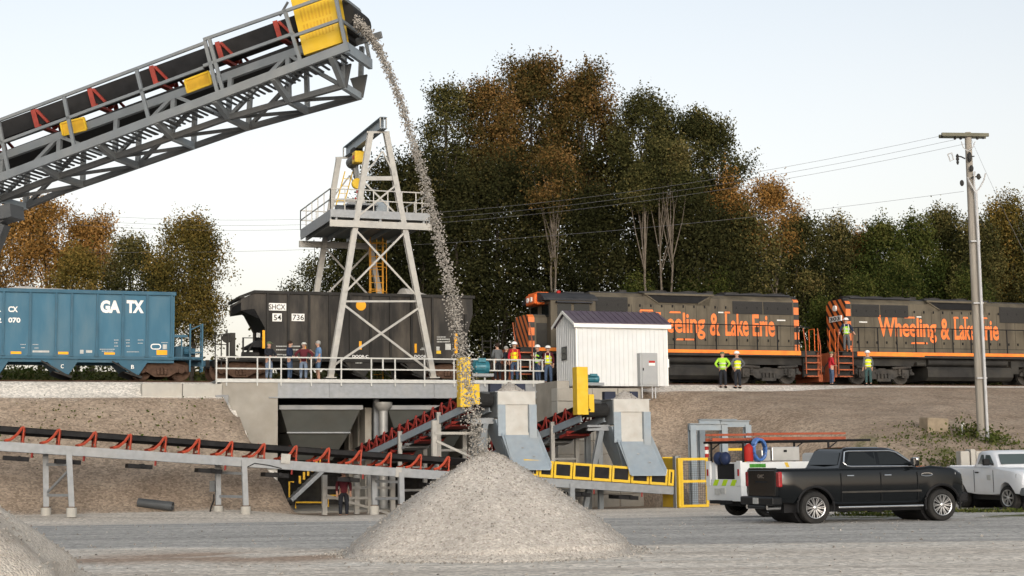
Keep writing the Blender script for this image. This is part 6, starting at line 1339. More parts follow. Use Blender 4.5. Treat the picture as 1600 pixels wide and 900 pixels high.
lettering('side_lettering', 'NESCO', M['green_letter'] if 'green_letter' in M else M['teal'], t, (0,-1.036,0), (1,0,0), (0,0,1), .35, .95, 1.44, 1.58, .03, .004) if 0 else None
mk('green_mark', (.05,.2,.03), .5, 0, var=.3, scale=14)
b = MB(); b.box(.3, .85, -1.036, -1.031, 1.46, 1.57); b.build('side_stripe', M['green_mark'], t, world=False)
b = MB(); b.prism([(1.55,-1.036,1.46),(1.66,-1.036,1.46),(1.6,-1.036,1.6),(1.49,-1.036,1.6)], (0,.004,0)); b.build('side_stripe', M['yellow'], t, world=False)
def onroot(name, label, cat, x, y, z): return Root(name, t.w(x, y, z), hs_, label, cat)
mk('ladder_red', (.3,.07,.035), .5, 0, var=.2, scale=5, dirt=(.2,.11,.08), dirt_amt=.5)
for (x0, x1, y, lab) in ((.55, 3.75, -.7, 'long orange ladder on the right side of the rack over the service truck'), (-.15, 1.6, .55, 'short orange ladder end at the left of the rack over the service truck')):
    q = onroot('ladder', lab, 'ladder', (x0+x1)/2, y, 2.26); hl_ = (x1-x0)/2
    for dy in (-.2, .2):
        b = MB(); b.box(-hl_, hl_, dy-.02, dy+.02, 0, .09); b.build('side_rail', M['ladder_red'], q, world=False)
        b = MB(); b.box(-hl_, hl_, dy-.02, dy+.02, .16, .22); b.build('side_rail', M['ladder_red'], q, world=False)
    for k in range(int(hl_*2/.31)):
        b = MB(); b.tube((-hl_+.15+k*.31,-.2,.06), (-hl_+.15+k*.31,.2,.06), .018, 6); b.build('rung', M['alu'], q, world=False)
q = onroot('hose_coil', 'coiled blue hose hanging on the rack of the service truck', 'hose', .62, -1.05, 1.66); b = MB()
mk('hose_blue', (.05,.13,.35), .4, 0, var=.1, scale=8)
for k in range(5): b.path([(.2*math.cos(a)*(1+.03*k), -.09+.04*k, .32+.30*math.sin(a)*(1+.02*k)) for a in np.linspace(0, 2*math.pi, 25)], .04, 6)
b.build('hose', M['hose_blue'], q, world=False, smooth=True)
q = onroot('fuel_can', 'tall red container standing beside the blue hose coil', 'container', .3, -1.0, 1.64); b = MB(); b.lathe((0,0,0), (0,0,1), [(0,.12),(.04,.14),(.42,.14),(.48,.08),(.52,.04)], 16); b.build('tank', M['red'], q, world=False, smooth=True); b = MB(); b.tube((0,0,.5), (.1,0,.54), .02); b.build('nozzle', M['black'], q, world=False)
q = onroot('marker_tube', 'red and white banded tube on the left rear post of the service truck', 'marker', .02, 1.0, 1.78)
for k in range(4):
    b = MB(); b.tube((0,0,k*.11), (0,0,k*.11+.11), .06, 12); b.build('band', M['red'] if k % 2 == 0 else M['letter_white'], q, world=False)
# ------------------------------------------------------------------ safety cage and steel frame at the tail of the long conveyor
def wbox(b, x0, x1, d, th, y0, y1):      # frame piece measured on the plane at offset d
    s0, z1 = TP(x0, y0, d); s1, z0 = TP(x1, y1, d); return tw(b, s0, s1, d, d+th, z0, z1)
def cage(label, x0, x1, y0, ym, y1, d, m='yellow'):
    s0, z0 = TP(x0, y1, d); s1, z1 = TP(x1, y0, d); zm = TP(x0, ym, d)[1]
    r_ = Root('safety_gate', W((s0+s1)/2, d, z0), A, label, 'safety gate')
    b = MB(); w_ = .11
    tw(b, s0, s0+w_, d, d+.08, z0, z1); tw(b, s1-w_, s1, d, d+.08, z0, z1); tw(b, s0+w_, s1-w_, d, d+.08, z1-w_, z1); tw(b, s0+w_, s1-w_, d, d+.08, z0, z0+w_); tw(b, s0+w_, s1-w_, d, d+.08, zm-.05, zm+.06); b.build('frame', M[m], r_)
    b = MB(); n = int((s1-s0)/.09)
    for k in range(1, n): s = s0 + (s1-s0)*k/n; tw(b, s-.006, s+.006, d+.03, d+.04, z0+.05, z1-.05)
    n = int((z1-z0)/.09)
    for k in range(1, n): z = z0 + (z1-z0)*k/n; tw(b, s0+.05, s1-.05, d+.03, d+.04, z-.006, z+.006)
    b.build('wire_mesh', M['steel_dark'], r_); return r_, s0, s1, z0, z1
c1 = cage('yellow mesh safety gate right of the grey tail post', 1065, 1106, 715, 752.5, 793, DC-.3)
b = MB(); tw(b, c1[1]-.1, c1[1]+.02, DC-.3, DC+1.3, c1[3], c1[4]); b.build('side_frame', M['yellow'], c1[0])
c2 = cage('yellow mesh panel standing behind the white service truck', 1135, 1167, 700, 740, 780, DC+1.5)
cage('small yellow guard at the tail end of the long conveyor', 1036, 1052, 714, 727, 745, DC+1.2)
r_ = Root('portal_frame', P(1122, 790, 64), A, 'grey steel portal frame behind the service truck', 'steel frame')
d0 = DC+1.6
for x, dd in ((1081, 0), (1130, .0), (1167, 0.0), (1095, 1.8)):
    h0 = TP(x, 664, d0+dd); b = MB(); s = h0[0]; b.ibeam(W(s, d0+dd, h0[1]), W(s, d0+dd, -.35), .28, .28, .03, up=V); b.bar(W(s, d0+dd, h0[1]), W(s, d0+dd, -.35), .22, .06, up=V); b.build('post', M['blue_grey'], r_)
for x0, x1, y, dd in ((1076, 1136, 667, -.02), (1126, 1170, 662, .02), (1092, 1150, 660, 1.8)):
    a, c = TP(x0, y, d0+dd), TP(x1, y, d0+dd); b = MB(); b.ibeam(W(a[0], d0+dd, a[1]), W(c[0], d0+dd, c[1]), .28, .3, .03); b.bar(W(a[0], d0+dd, a[1]), W(c[0], d0+dd, c[1]), .08, .26); b.build('beam', M['blue_grey'], r_)
# ------------------------------------------------------------------ utility pole
pb = G(1535, 686); pb.z -= .1; Yp = pb.y
r_ = Root('utility_pole', pb, 0, 'weathered wooden utility pole with a double crossarm, right of the locomotives', 'utility pole')
top = P(1508, 207, Yp); top.x = pb.x; hP = top.z - pb.z
b = MB(); b.lathe(pb, (0,0,1), [(0,.2),(hP*.5,.17),(hP-.02,.135),(hP,.12)], 16); b.build('pole', M['wood_pole'], r_, smooth=True)
ax_ = (P(1544, 212, Yp) - P(1467, 211, Yp)); arm = P(1505.5, 212, Yp)
for dy in (-.2, .2):
    b = MB(); b.bar(arm + Vector((-1.0,dy-.12,0)), arm + Vector((1.02,dy+.12,0)), .1, .14); b.build('crossarm', M['wood_arm'], r_)
def pp(x, y, dy=-.25): q = P(x, y, Yp+dy); return q
for a_, c_ in (((1502,221),(1512,236)), ((1524,221),(1512,236))):
    b = MB(); b.path([pp(*a_), pp((a_[0]+c_[0])/2+(-2 if a_[0] < c_[0] else 2), (a_[1]+c_[1])/2+2), pp(*c_)], .02, 5); b.build('arm_brace', M['pvc'], r_)
for x, y in ((1492,216),(1501,216),(1527,216),(1536,215),(1472,213)):
    b = MB(); q = pp(x, y, -.1); b.lathe(q - Vector((0,0,.06)), (0,0,1), [(0,.03),(.03,.06),(.07,.04),(.1,.06),(.14,.03)], 10); b.build('insulator', M['dark'], r_)
b = MB(); b.path([pp(1508,248), pp(1502,245), pp(1496,244)], .03, 6); b.build('bracket', M['dark'], r_)
b = MB(); q = pp(1496,246); b.lathe(q - Vector((0,0,.3)), (0,0,1), [(0,.03),(.1,.06),(.16,.04),(.22,.07),(.3,.05),(.36,.07),(.45,.02)], 10); b.build('fuse_cutout', M['dark'], r_)
b = MB(); q = pp(1515,245); b.lathe(q - Vector((0,0,.2)), (0,0,1), [(0,.05),(.1,.09),(.3,.09),(.4,.04)], 10); b.tube(q, q + Vector((.2,0,.02)), .025); b.build('fuse_cutout', M['dark'], r_)
b = MB(); pts = [pp(1481,241), pp(1487,239), pp(1490,249), pp(1485,252), pp(1481,241)]; b.path(pts, .03, 5); b.build('wire_hook', M['pvc'], r_)
for x, y in ((1518,263),(1503,286),(1529,276)):
    b = MB(); b.ball(pp(x, y), .09, 8, 6, (1,1,1.5)); b.build('arrester', M['dark'], r_)
b = MB(); b.path([pp(1517,278), pp(1524,276), pp(1533,277)], .03, 6); b.build('bracket', M['dark'], r_)
cq = pp(1543.5,684,-.3); ct = pp(1523,300,-.3); ct.x = cq.x
b = MB(); b.path([Vector((cq.x, cq.y, pb.z-.1)), Vector((cq.x, cq.y, ct.z))], .06, 10); b.build('conduit', M['pvc'], r_)
for pts in ([(1523,301),(1519,293),(1513,283),(1511,277)], [(1523,301),(1522,293),(1521,283),(1522,268)], [(1523,301),(1530,293),(1536,282),(1539,271)]):
    dx = ct.x - pp(1523,300,-.3).x; b = MB(); b.path([pp(x, y, -.3) + Vector((dx*.5,0,0)) for x, y in pts], .035, 6); b.build('cable_tail', M['pvc'], r_)
for f in (.25, .55, .8):
    b = MB(); q = Vector((cq.x, cq.y+.06, pb.z + hP*f*.8)); b.box(-.3,.1,-.04,.1,-.03,.03); b.v = [tuple(q + Vector(v)) for v in b.v]; b.build('conduit_clamp', M['pvc'], r_)
# wires to a pole outside the frame on the left
def wire(label, pts, r=.013):
    ps = []
    for i in range(len(pts)-1):
        n = 8
        for k in range(n): ps.append(Vector(pts[i]).lerp(Vector(pts[i+1]), k/n))
    ps.append(Vector(pts[-1])); b = MB(); b.path(ps, r, 4); o = b.build('power_wire', M['wire'], None); tag(o, label, 'wire', 'wires strung from the utility pole'); return o
def span(px0, py0, Ya, px1, py1, Yb, sag, n=36):
    a, c = P(px0, py0, Ya), P(px1, py1, Yb); return [a.lerp(c, k/n) - Vector((0,0,4*sag*(k/n)*(1-k/n))) for k in range(n+1)]
for (x, y, yl, lab) in ((1467,213,308,'thin power wire leaving the left tip of the crossarm'), (1493,218,318,'thin power wire leaving the crossarm between its tip and the pole'), (1512,224,326,'thin power wire leaving the pole just under the crossarm')):
    ps = span(x, y, Yp, -120, yl, 86, 2.3); b = MB(); b.path(ps, .0065, 4); tag(b.build('power_wire', M['wire'], None), lab, 'wire', 'wires strung from the utility pole')
ps = span(1506, 299, Yp, -120, 385, 86, 1.2); b = MB(); b.path(ps, .0065, 4); tag(b.build('power_wire', M['wire'], None), 'single low wire leaving the pole halfway up', 'wire', 'wires strung from the utility pole')
ps = span(1517, 216, Yp, 1640, 470, Yp-3, .2); b = MB(); b.path(ps, .0065, 4); tag(b.build('guy_wire', M['wire'], None), 'slack thin wire dropping from the crossarm to the right', 'wire', 'wires strung from the utility pole')
# ------------------------------------------------------------------ odd pieces on the slopes
b = MB(); p0 = G(216, 793); p1 = P(270, 791, p0.y-.15); p0.z += .14; p1.z = max(p1.z, gz(p1.x, p1.y)+.16)
b.lathe(p0, p1-p0, [(0,.17),((p1-p0).length,.17),((p1-p0).length,.135),(.1,.135)], 20); tag(b.build('drain_pipe', M['steel_dark'], None, smooth=True), 'dark plastic pipe lying at the foot of the left slope', 'pipe')
for i, (x0, x1, y0) in enumerate(((1497,1511,705),(1512,1520,702),(1521,1534,705),(1535,1552,708))):
    Yb = 56.5 + .25*i; a, c = P(x0, y0, Yb), P(x1, y0, Yb); zb_ = gz(a.x, a.y); o = MB(); o.box(-(c.x-a.x)/2, (c.x-a.x)/2, -.3, .3, -.2, a.z-zb_)
    o = o.build('concrete_block', M['concrete_light'], None); o.location = ((a.x+c.x)/2, Yb, zb_); o.rotation_euler = (0,0,.05*(i % 2)); bevel(o, .03)
    tag(o, ['leftmost pale upright block behind the white pickup bed', 'narrow tallest upright block behind the white pickup bed', 'third pale upright block from the left, behind the white pickup bed', 'pale upright block nearest the white pickup cab'][i], 'concrete block', 'upright blocks behind the white pickup')
q = G(1459, 672); o = MB(); o.box(-.5, .5, -.35, .35, -.2, .5); o = o.build('concrete_block', M['tan_block'] if 'tan_block' in M else M['concrete'], None); o.location = q; o.rotation_euler = (.05,.04,.3); bevel(o, .05); tag(o, 'weathered tan block half sunk in the right slope', 'concrete block')
q = G(1503, 679); b = MB(); b.path([q - Vector((0,0,.1)), q + Vector((.03,0,.5))], .04, 6); b.path([q + Vector((-.03,0,.42)), q + Vector((.12,0,.46))], .03, 5); tag(b.build('marker_stake', M['letter_white'], None), 'short white stake in the weeds left of the utility pole', 'stake')
# ------------------------------------------------------------------ people
mk('skin', (.42,.25,.18), .6, 0, var=.06); mk('jeans', (.06,.09,.15), .85, 0, var=.2, scale=9); mk('jeans_pale', (.15,.19,.26), .85, 0, var=.2, scale=9); mk('cloth_dark', (.02,.022,.028), .85, 0, var=.2); mk('cloth_navy', (.02,.03,.06), .85, 0, var=.15)
mk('cloth_maroon', (.09,.018,.025), .85, 0, var=.15); mk('cloth_blue', (.12,.21,.36), .85, 0, var=.1); mk('cloth_short', (.07,.11,.17), .85, 0, var=.1); mk('cloth_grey', (.1,.105,.11), .85, 0, var=.15); mk('cloth_red', (.38,.02,.03), .8, 0, var=.12)
mk('vest_yellow', (.6,.68,.02), .7, 0, var=.08); mk('vest_lime', (.34,.62,.05), .7, 0, var=.08); mk('vest_orange', (.8,.25,.04), .7, 0, var=.08); mk('reflective', (.55,.55,.5), .4, 0, var=.05); mk('hat_white', (.75,.75,.73), .35, 0, var=.03); mk('hair_dark', (.03,.02,.015), .8, 0, var=.2); mk('hair_grey', (.3,.29,.27), .8, 0, var=.2); mk('boots', (.02,.017,.015), .8, 0, var=.2); mk('trouser_green', (.04,.075,.075), .85, 0, var=.15); mk('cap_green', (.12,.15,.08), .8, 0, var=.2); mk('cap_white', (.5,.5,.46), .8, 0, var=.2)
def skinned(name, chains, m, root, sub=1, dz=0):
    """chains: lists of (x,y,z,r); chains sharing a first point grow out of the same joint"""
    vs, es, rs, key = [], [], [], {}
    def vid(p):
        k = tuple(round(c, 4) for c in p[:3])
        if k not in key: key[k] = len(vs); vs.append(k); rs.append(p[3])
        return key[k]
    for ch in chains:
        ids = [vid(p) for p in ch]; es += [(a, b) for a, b in zip(ids, ids[1:]) if a != b]
    me = bpy.data.meshes.new(name); me.from_pydata(vs, es, []); o = bpy.data.objects.new(name, me); C.objects.link(o)
    sk = o.modifiers.new('skin', 'SKIN'); sk.use_smooth_shade = True
    for i, d in enumerate(me.skin_vertices[0].data): d.radius = (rs[i], rs[i]); d.use_root = (i == 0)
    su = o.modifiers.new('sub', 'SUBSURF'); su.levels = sub; su.render_levels = sub
    bpy.context.view_layer.update(); bake(o); o.data.materials.clear(); o.data.materials.append(m); o.parent = root.o; return o
def person(label, loc, face, top, legs, shirt=None, hat=None, vest=None, vest_back=False, arms='down', step=0.0, h=1.75, shoes='boots', hair='hair_dark', shorts=False, lean=0.0, head_turn=0.0, grp='people at the loading site', orange_stripes=False, cup=False):
    """local +y is the way the person faces; face is the world direction of that"""
    t = Root('person', loc, face - math.pi/2, label, 'person', grp); k = h/1.75
    L = lambda x, y, z, r: (x*k, (y + lean*max(0, z-.95))*k, z*k, r*k)
    S = {}
    for s in (-1, 1):
        st = step*s
        S[s] = dict(hip=L(s*.1,0,.9,.1), knee=L(s*.115,.02+st*.5,.5,.062), ankle=L(s*.12,st-.01,.1,.042), heel=L(s*.12,st-.03,.05,.045), toe=L(s*.13,st+.17,.035,.036))
        sh = L(s*.185,0,1.42,.062)
        A_ = {'down': (L(s*.25,-.03,1.14,.046), L(s*.25,.06,.9,.034)), 'rail': (L(s*.3,.12,1.2,.046), L(s*.16,.32,1.08,.034)), 'wide': (L(s*.42,.16,1.22,.048), L(s*.3,.36,1.06,.036)), 'hold': (L(s*.25,.02,1.15,.046), L(s*.1,.24,1.24,.034)), 'hips': (L(s*.36,-.08,1.18,.046), L(s*.2,.06,1.0,.034)), 'grab': (L(s*.3,.02,1.2,.046), L(s*.38,.16,1.0,.034)), 'cup': (L(s*.26,0,1.15,.046), L(s*.1,.24,1.28,.034) if s > 0 else L(s*.24,.08,.92,.034)), 'front': (L(s*.27,.0,1.16,.046), L(s*.1,.2,1.06,.034))}[arms]
        S[s].update(sh=sh, el=A_[0], wr=A_[1])
    pel, sp, ch, nk = L(0,0,.95,.135), L(0,.01,1.14,.125), L(0,0,1.34,.15), L(0,.005,1.5,.055)
    hx = math.sin(head_turn)*.1; hb, hm, ht = L(0,.02,1.56,.07), L(0,.025,1.645,.098), L(0,.01,1.72,.07)
    cc = [[pel, sp, ch, nk, hb, hm, ht], [hm, L(hx,.025+.115*math.cos(head_turn),1.635,.02)], [hm, L(.1,.01,1.64,.02)], [hm, L(-.1,.01,1.64,.02)]]
    for s in (-1, 1):
        d = S[s]; cc += [[pel, d['hip'], d['knee'], d['ankle'], d['heel']], [d['heel'], d['toe']], [ch, d['sh'], d['el'], d['wr']]]
        w = Vector(d['wr'][:3]); e = Vector(d['el'][:3]); dr = (w-e).normalized(); sd_ = dr.cross(Vector((0,0,1)) if abs(dr.z) < .9 else Vector((0,1,0))).normalized(); nr = sd_.cross(dr)
        palm = w + dr*.07*k; pm = (*palm, .036*k); cc.append([d['wr'], pm])
        for f, ln in ((-1.5,.062),(-.5,.078),(.5,.082),(1.5,.07)):
            a = palm + dr*.03*k + sd_*f*.019*k; b1 = a + dr*ln*.55*k + nr*.006*k; c1 = b1 + dr*ln*.4*k + nr*.03*k; cc.append([pm, (*a, .010*k), (*b1, .0095*k), (*c1, .008*k)])
        th = w + dr*.03*k + sd_*.04*k*(-s); cc.append([d['wr'], (*th, .012*k), (*(th + dr*.05*k + sd_*.012*k*(-s)), .0095*k)])
    skinned('body', cc, M['skin'], t)
    g = lambda p, a: (p[0], p[1], p[2], p[3]+a*k)
    lp = [g(pel, .016)]
    tr = [[g(L(0,0,1.02,.135), .016), g(pel, .018)]]
    for s in (-1, 1):
        d = S[s]; kn = g(d['knee'], .022)
        tr.append([g(pel, .018), g(d['hip'], .02), kn] + ([] if shorts else [g(d['ankle'], .022)]))
    skinned('trousers', tr, M[legs], t)
    jk = [[g(L(0,0,.86,.135), .034), g(L(0,0,.98,.135), .036), g(sp, .036), g(ch, .024), g(L(0,.0,1.46,.07), .02)]]
    for s in (-1, 1):
        d = S[s]; el = g(d['el'], .018); wr = d['wr']; sl = Vector(d['el'][:3]).lerp(Vector(wr[:3]), .85)
        jk.append([g(ch, .024), g(d['sh'], .02), el] + ([(*sl, .046*k)] if not shorts else []))
    skinned('jacket' if not shorts else 'shirt', jk, M[shirt or top], t)
    for s in (-1, 1): skinned('shoe', [[g(d_, .034) for d_ in (S[s]['ankle'], S[s]['heel'], S[s]['toe'])] + [(S[s]['toe'][0], S[s]['toe'][1]+.08, S[s]['toe'][2]-.005, .035)]], M[shoes], t)
    if vest:
        v = [[g(L(0,0,.88,.135), .048), g(L(0,0,1.0,.135), .05), g(sp, .052), g(ch, .046), g(L(0,0,1.44,.08), .03)], [g(ch, .038), g(L(.14,0,1.43,.06), .032)], [g(ch, .038), g(L(-.14,0,1.43,.06), .032)]]
        vo = skinned('vest', v, M[vest], t)
        b = MB()
        for z in (1.02, 1.2): b.lathe((0, lean*(z-.95)*k, (z-.022)*k), (0,0,1), [(0,.196*k),(.045*k,.198*k)], 20, cap=False)
        o = b.build('reflective_band', M['vest_orange'] if orange_stripes else M['reflective'], t, world=False); o.parent = vo
        for s in (-1, 1):
            b = MB(); b.path([(s*.1*k, (sg*.19 + lean*(z-.95))*k, z*k) for z, sg in ((.98,1),(1.3,1),(1.44,.9))], .022, 5); o = b.build('brace_stripe', M['vest_orange'] if orange_stripes else M['reflective'], t, world=False); o.parent = vo
    hc = Vector(hm[:3])
    if hat == 'hard':
        b = MB(); b.lathe(hc + Vector((0,0,.045*k)), (0,0,1), [(0,.17*k),(.012,.165*k),(.014,.135*k),(.07*k,.128*k),(.12*k,.08*k),(.135*k,.02*k)], 16); b.box(-.08*k,.08*k,.1*k+hc.y,.2*k+hc.y,hc.z+.045*k,hc.z+.06*k); b.build('hard_hat', M['hat_white'], t, world=False, smooth=True)
    elif hat:
        b = MB(); b.lathe(hc + Vector((0,0,.04*k)), (0,0,1), [(0,.122*k),(.06*k,.118*k),(.1*k,.07*k),(.11*k,.01*k)], 14); b.box(-.07*k,.07*k,hc.y+.09*k,hc.y+.2*k,hc.z+.04*k,hc.z+.055*k); b.build('cap', M[hat], t, world=False, smooth=True)
    else:
        b = MB(); b.ball(hc + Vector((0,-.02*k,.035*k)), .112*k, 14, 8, (1,1.05,.95)); b.build('hair', M[hair], t, world=False, smooth=True)
    if cup:
        q = S[1]['wr']; c_ = Root('paper_cup', t.w(q[0]-.02, q[1]+.11, q[2]-.03), 0, 'white paper cup held by the man in the blue shirt', 'cup'); b = MB(); b.lathe((0,0,0), (0,0,1), [(0,.032),(.11,.042),(.112,.045),(.125,.045)], 12); b.build('cup_body', M['letter_white'], c_, world=False)
    return t
def on_deck(px, d): return W(TS(px, d, 575), d, DECK)
rt_ = lambda deg: R(deg)
person('man in a black jacket and pale jeans with a cap, leftmost at the deck railing', on_deck(420, -1.95), rt_(-40), 'cloth_dark', 'jeans_pale', hat='cap_green', arms='rail')
person('man in a navy jacket standing sideways at the deck railing', on_deck(452.5, -1.9), rt_(-10), 'cloth_navy', 'jeans', arms='front', h=1.82)
person('man in a maroon sweatshirt leaning on the deck railing', on_deck(474, -2.0), rt_(-75), 'cloth_maroon', 'jeans_pale', hat='cap_white', arms='wide', lean=.28, h=1.72)
person('man in a light blue shirt and shorts at the deck railing', on_deck(497.5, -1.9), rt_(-160), 'cloth_blue', 'cloth_short', arms='cup', shorts=True, hair='hair_grey', h=1.84, cup=True)
person('man in a dark grey jacket seen from behind at the right part of the railing', on_deck(777.5, -1.9), rt_(120), 'cloth_grey', 'cloth_dark', arms='front', h=1.85)
person('grey haired person in dark clothes behind the orange striped vest', on_deck(791, -1.0), rt_(-20), 'cloth_dark', 'cloth_dark', hair='hair_grey', arms='grab', h=1.78)
person('worker in a yellow vest with orange bands and a white helmet at the railing', on_deck(804, -1.75), rt_(-80), 'cloth_red', 'jeans', vest='vest_yellow', hat='hard', arms='down', h=1.9, orange_stripes=True)
person('worker in a lime vest with a white helmet turned away, left of the shed', on_deck(841, -1.4), rt_(-150), 'cloth_dark', 'jeans', vest='vest_lime', hat='hard', arms='hold', h=1.8)
q = W(TS(857, -2.2, 595), -2.2, DECK-.1); person('worker in a yellow vest and maroon sleeves beside the left wall of the shed', q, rt_(-100), 'cloth_maroon', 'jeans', vest='vest_yellow', hat='hard', arms='down', h=1.8, step=.06)
def on_ground(px, d): s = TS(px, d, 605); p = W(s, d, 0); p.z = gz(p.x, p.y); return p
person('worker in a lime vest and olive helmet, left of the pair facing the front locomotive', on_ground(1130, -1.9), rt_(80), 'vest_lime', 'cloth_dark', vest='vest_lime', hat='cap_green', arms='hips', h=1.8)
person('worker in a yellow vest and white helmet, right of the pair facing the front locomotive', on_ground(1153, -2.0), rt_(110), 'cloth_grey', 'cloth_dark', vest='vest_yellow', hat='hard', arms='hips', h=1.84)
person('person in a red jacket with a yellow vest between the two locomotives', on_ground(1300, -.75), rt_(10), 'cloth_red', 'jeans', vest=None, hat='cap_green', arms='front', h=1.76)
person('worker in a lime vest and green trousers facing the rear locomotive', on_ground(1357.5, -1.3), rt_(100), 'cloth_grey', 'trouser_green', vest='vest_yellow', hat='hard', arms='down', h=1.8)
px_ = TS(1323, .2, 530); person('worker in a lime vest standing on the end steps of the rear locomotive', W(px_, .22, RAIL+1.72), rt_(-95), 'cloth_navy', 'cloth_grey', vest='vest_lime', hat='hard', arms='grab', h=1.78)
q = P(537, 802, 62.2); q.z = gz(q.x, q.y); person('person in dark trousers whose upper body is hidden by the long conveyor', q, rt_(-80), 'cloth_maroon', 'cloth_dark', arms='down', h=1.92, step=.05)
# ------------------------------------------------------------------ trees: tapered trunks, limbs and leaf clumps
def leaf_mat(name, cols, trans=.25):
    m = bpy.data.materials.new(name); m.use_nodes = True; N = m.node_tree.nodes; L = m.node_tree.links; out = N['Material Output']; N.remove(N['Principled BSDF'])
    a = N.new('ShaderNodeAttribute'); a.attribute_name = 'shade'; r = N.new('ShaderNodeValToRGB'); L.new(a.outputs['Fac'], r.inputs[0]); e = r.color_ramp.elements
    while len(e) < len(cols): e.new(.5)
    for i, c in enumerate(cols): e[i].position = i/(len(cols)-1); e[i].color = (*c, 1)
    d = N.new('ShaderNodeBsdfDiffuse'); t = N.new('ShaderNodeBsdfTranslucent'); x = N.new('ShaderNodeMixShader'); x.inputs[0].default_value = trans
    L.new(r.outputs[0], d.inputs[0]); L.new(r.outputs[0], t.inputs[0]); L.new(d.outputs[0], x.inputs[1]); L.new(t.outputs[0], x.inputs[2]); L.new(x.outputs[0], out.inputs[0]); return m
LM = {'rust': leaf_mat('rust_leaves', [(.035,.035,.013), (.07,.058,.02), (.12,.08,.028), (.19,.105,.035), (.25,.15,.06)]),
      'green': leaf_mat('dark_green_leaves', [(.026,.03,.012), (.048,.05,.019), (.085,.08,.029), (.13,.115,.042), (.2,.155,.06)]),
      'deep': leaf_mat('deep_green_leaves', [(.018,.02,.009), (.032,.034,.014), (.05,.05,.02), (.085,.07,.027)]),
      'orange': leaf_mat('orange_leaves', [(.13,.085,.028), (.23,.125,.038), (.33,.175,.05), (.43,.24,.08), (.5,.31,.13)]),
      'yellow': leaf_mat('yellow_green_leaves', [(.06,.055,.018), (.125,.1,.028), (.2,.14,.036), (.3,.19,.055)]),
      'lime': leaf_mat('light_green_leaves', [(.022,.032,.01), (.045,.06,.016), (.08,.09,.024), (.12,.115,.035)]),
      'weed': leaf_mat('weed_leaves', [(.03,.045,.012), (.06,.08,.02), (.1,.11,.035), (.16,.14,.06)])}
mk('bark', (.06,.05,.04), .95, 0, var=.3, scale=6, bump=.4, bscale=10)
mk('bark_pale', (.13,.108,.085), .95, 0, var=.25, scale=4, bump=.3, bscale=10, dirt=(.06,.048,.035), dirt_amt=.6)
def leaves(name, cen, size, shade, m, seed, parent, flat=.0):
    r = np.random.default_rng(seed); n = len(cen)
    a = r.normal(size=(n, 3)); a[:, 2] *= (1-flat); a /= np.linalg.norm(a, axis=1)[:, None]; h = r.normal(size=(n, 3)); b = np.cross(a, h); b /= np.linalg.norm(b, axis=1)[:, None]
    s = size*r.uniform(.6, 1.35, n); q = np.stack([-a*s[:,None]*.5, b*s[:,None]*.34 , a*s[:,None]*.55, -b*s[:,None]*.34], 1) + cen[:, None, :]
    me = bpy.data.meshes.new(name); me.vertices.add(n*4); me.vertices.foreach_set('co', q.reshape(-1).astype(np.float32))
    me.loops.add(n*4); me.loops.foreach_set('vertex_index', np.arange(n*4, dtype=np.int32)); me.polygons.add(n); me.polygons.foreach_set('loop_start', np.arange(0, n*4, 4, dtype=np.int32)); me.polygons.foreach_set('loop_total', np.full(n, 4, dtype=np.int32)); me.update()
    at = me.attributes.new('shade', 'FLOAT', 'POINT'); at.data.foreach_set('value', np.repeat(np.clip(shade, 0, 1), 4).astype(np.float32))
    me.materials.append(m); o = bpy.data.objects.new(name, me); C.objects.link(o); o.parent = parent; return o
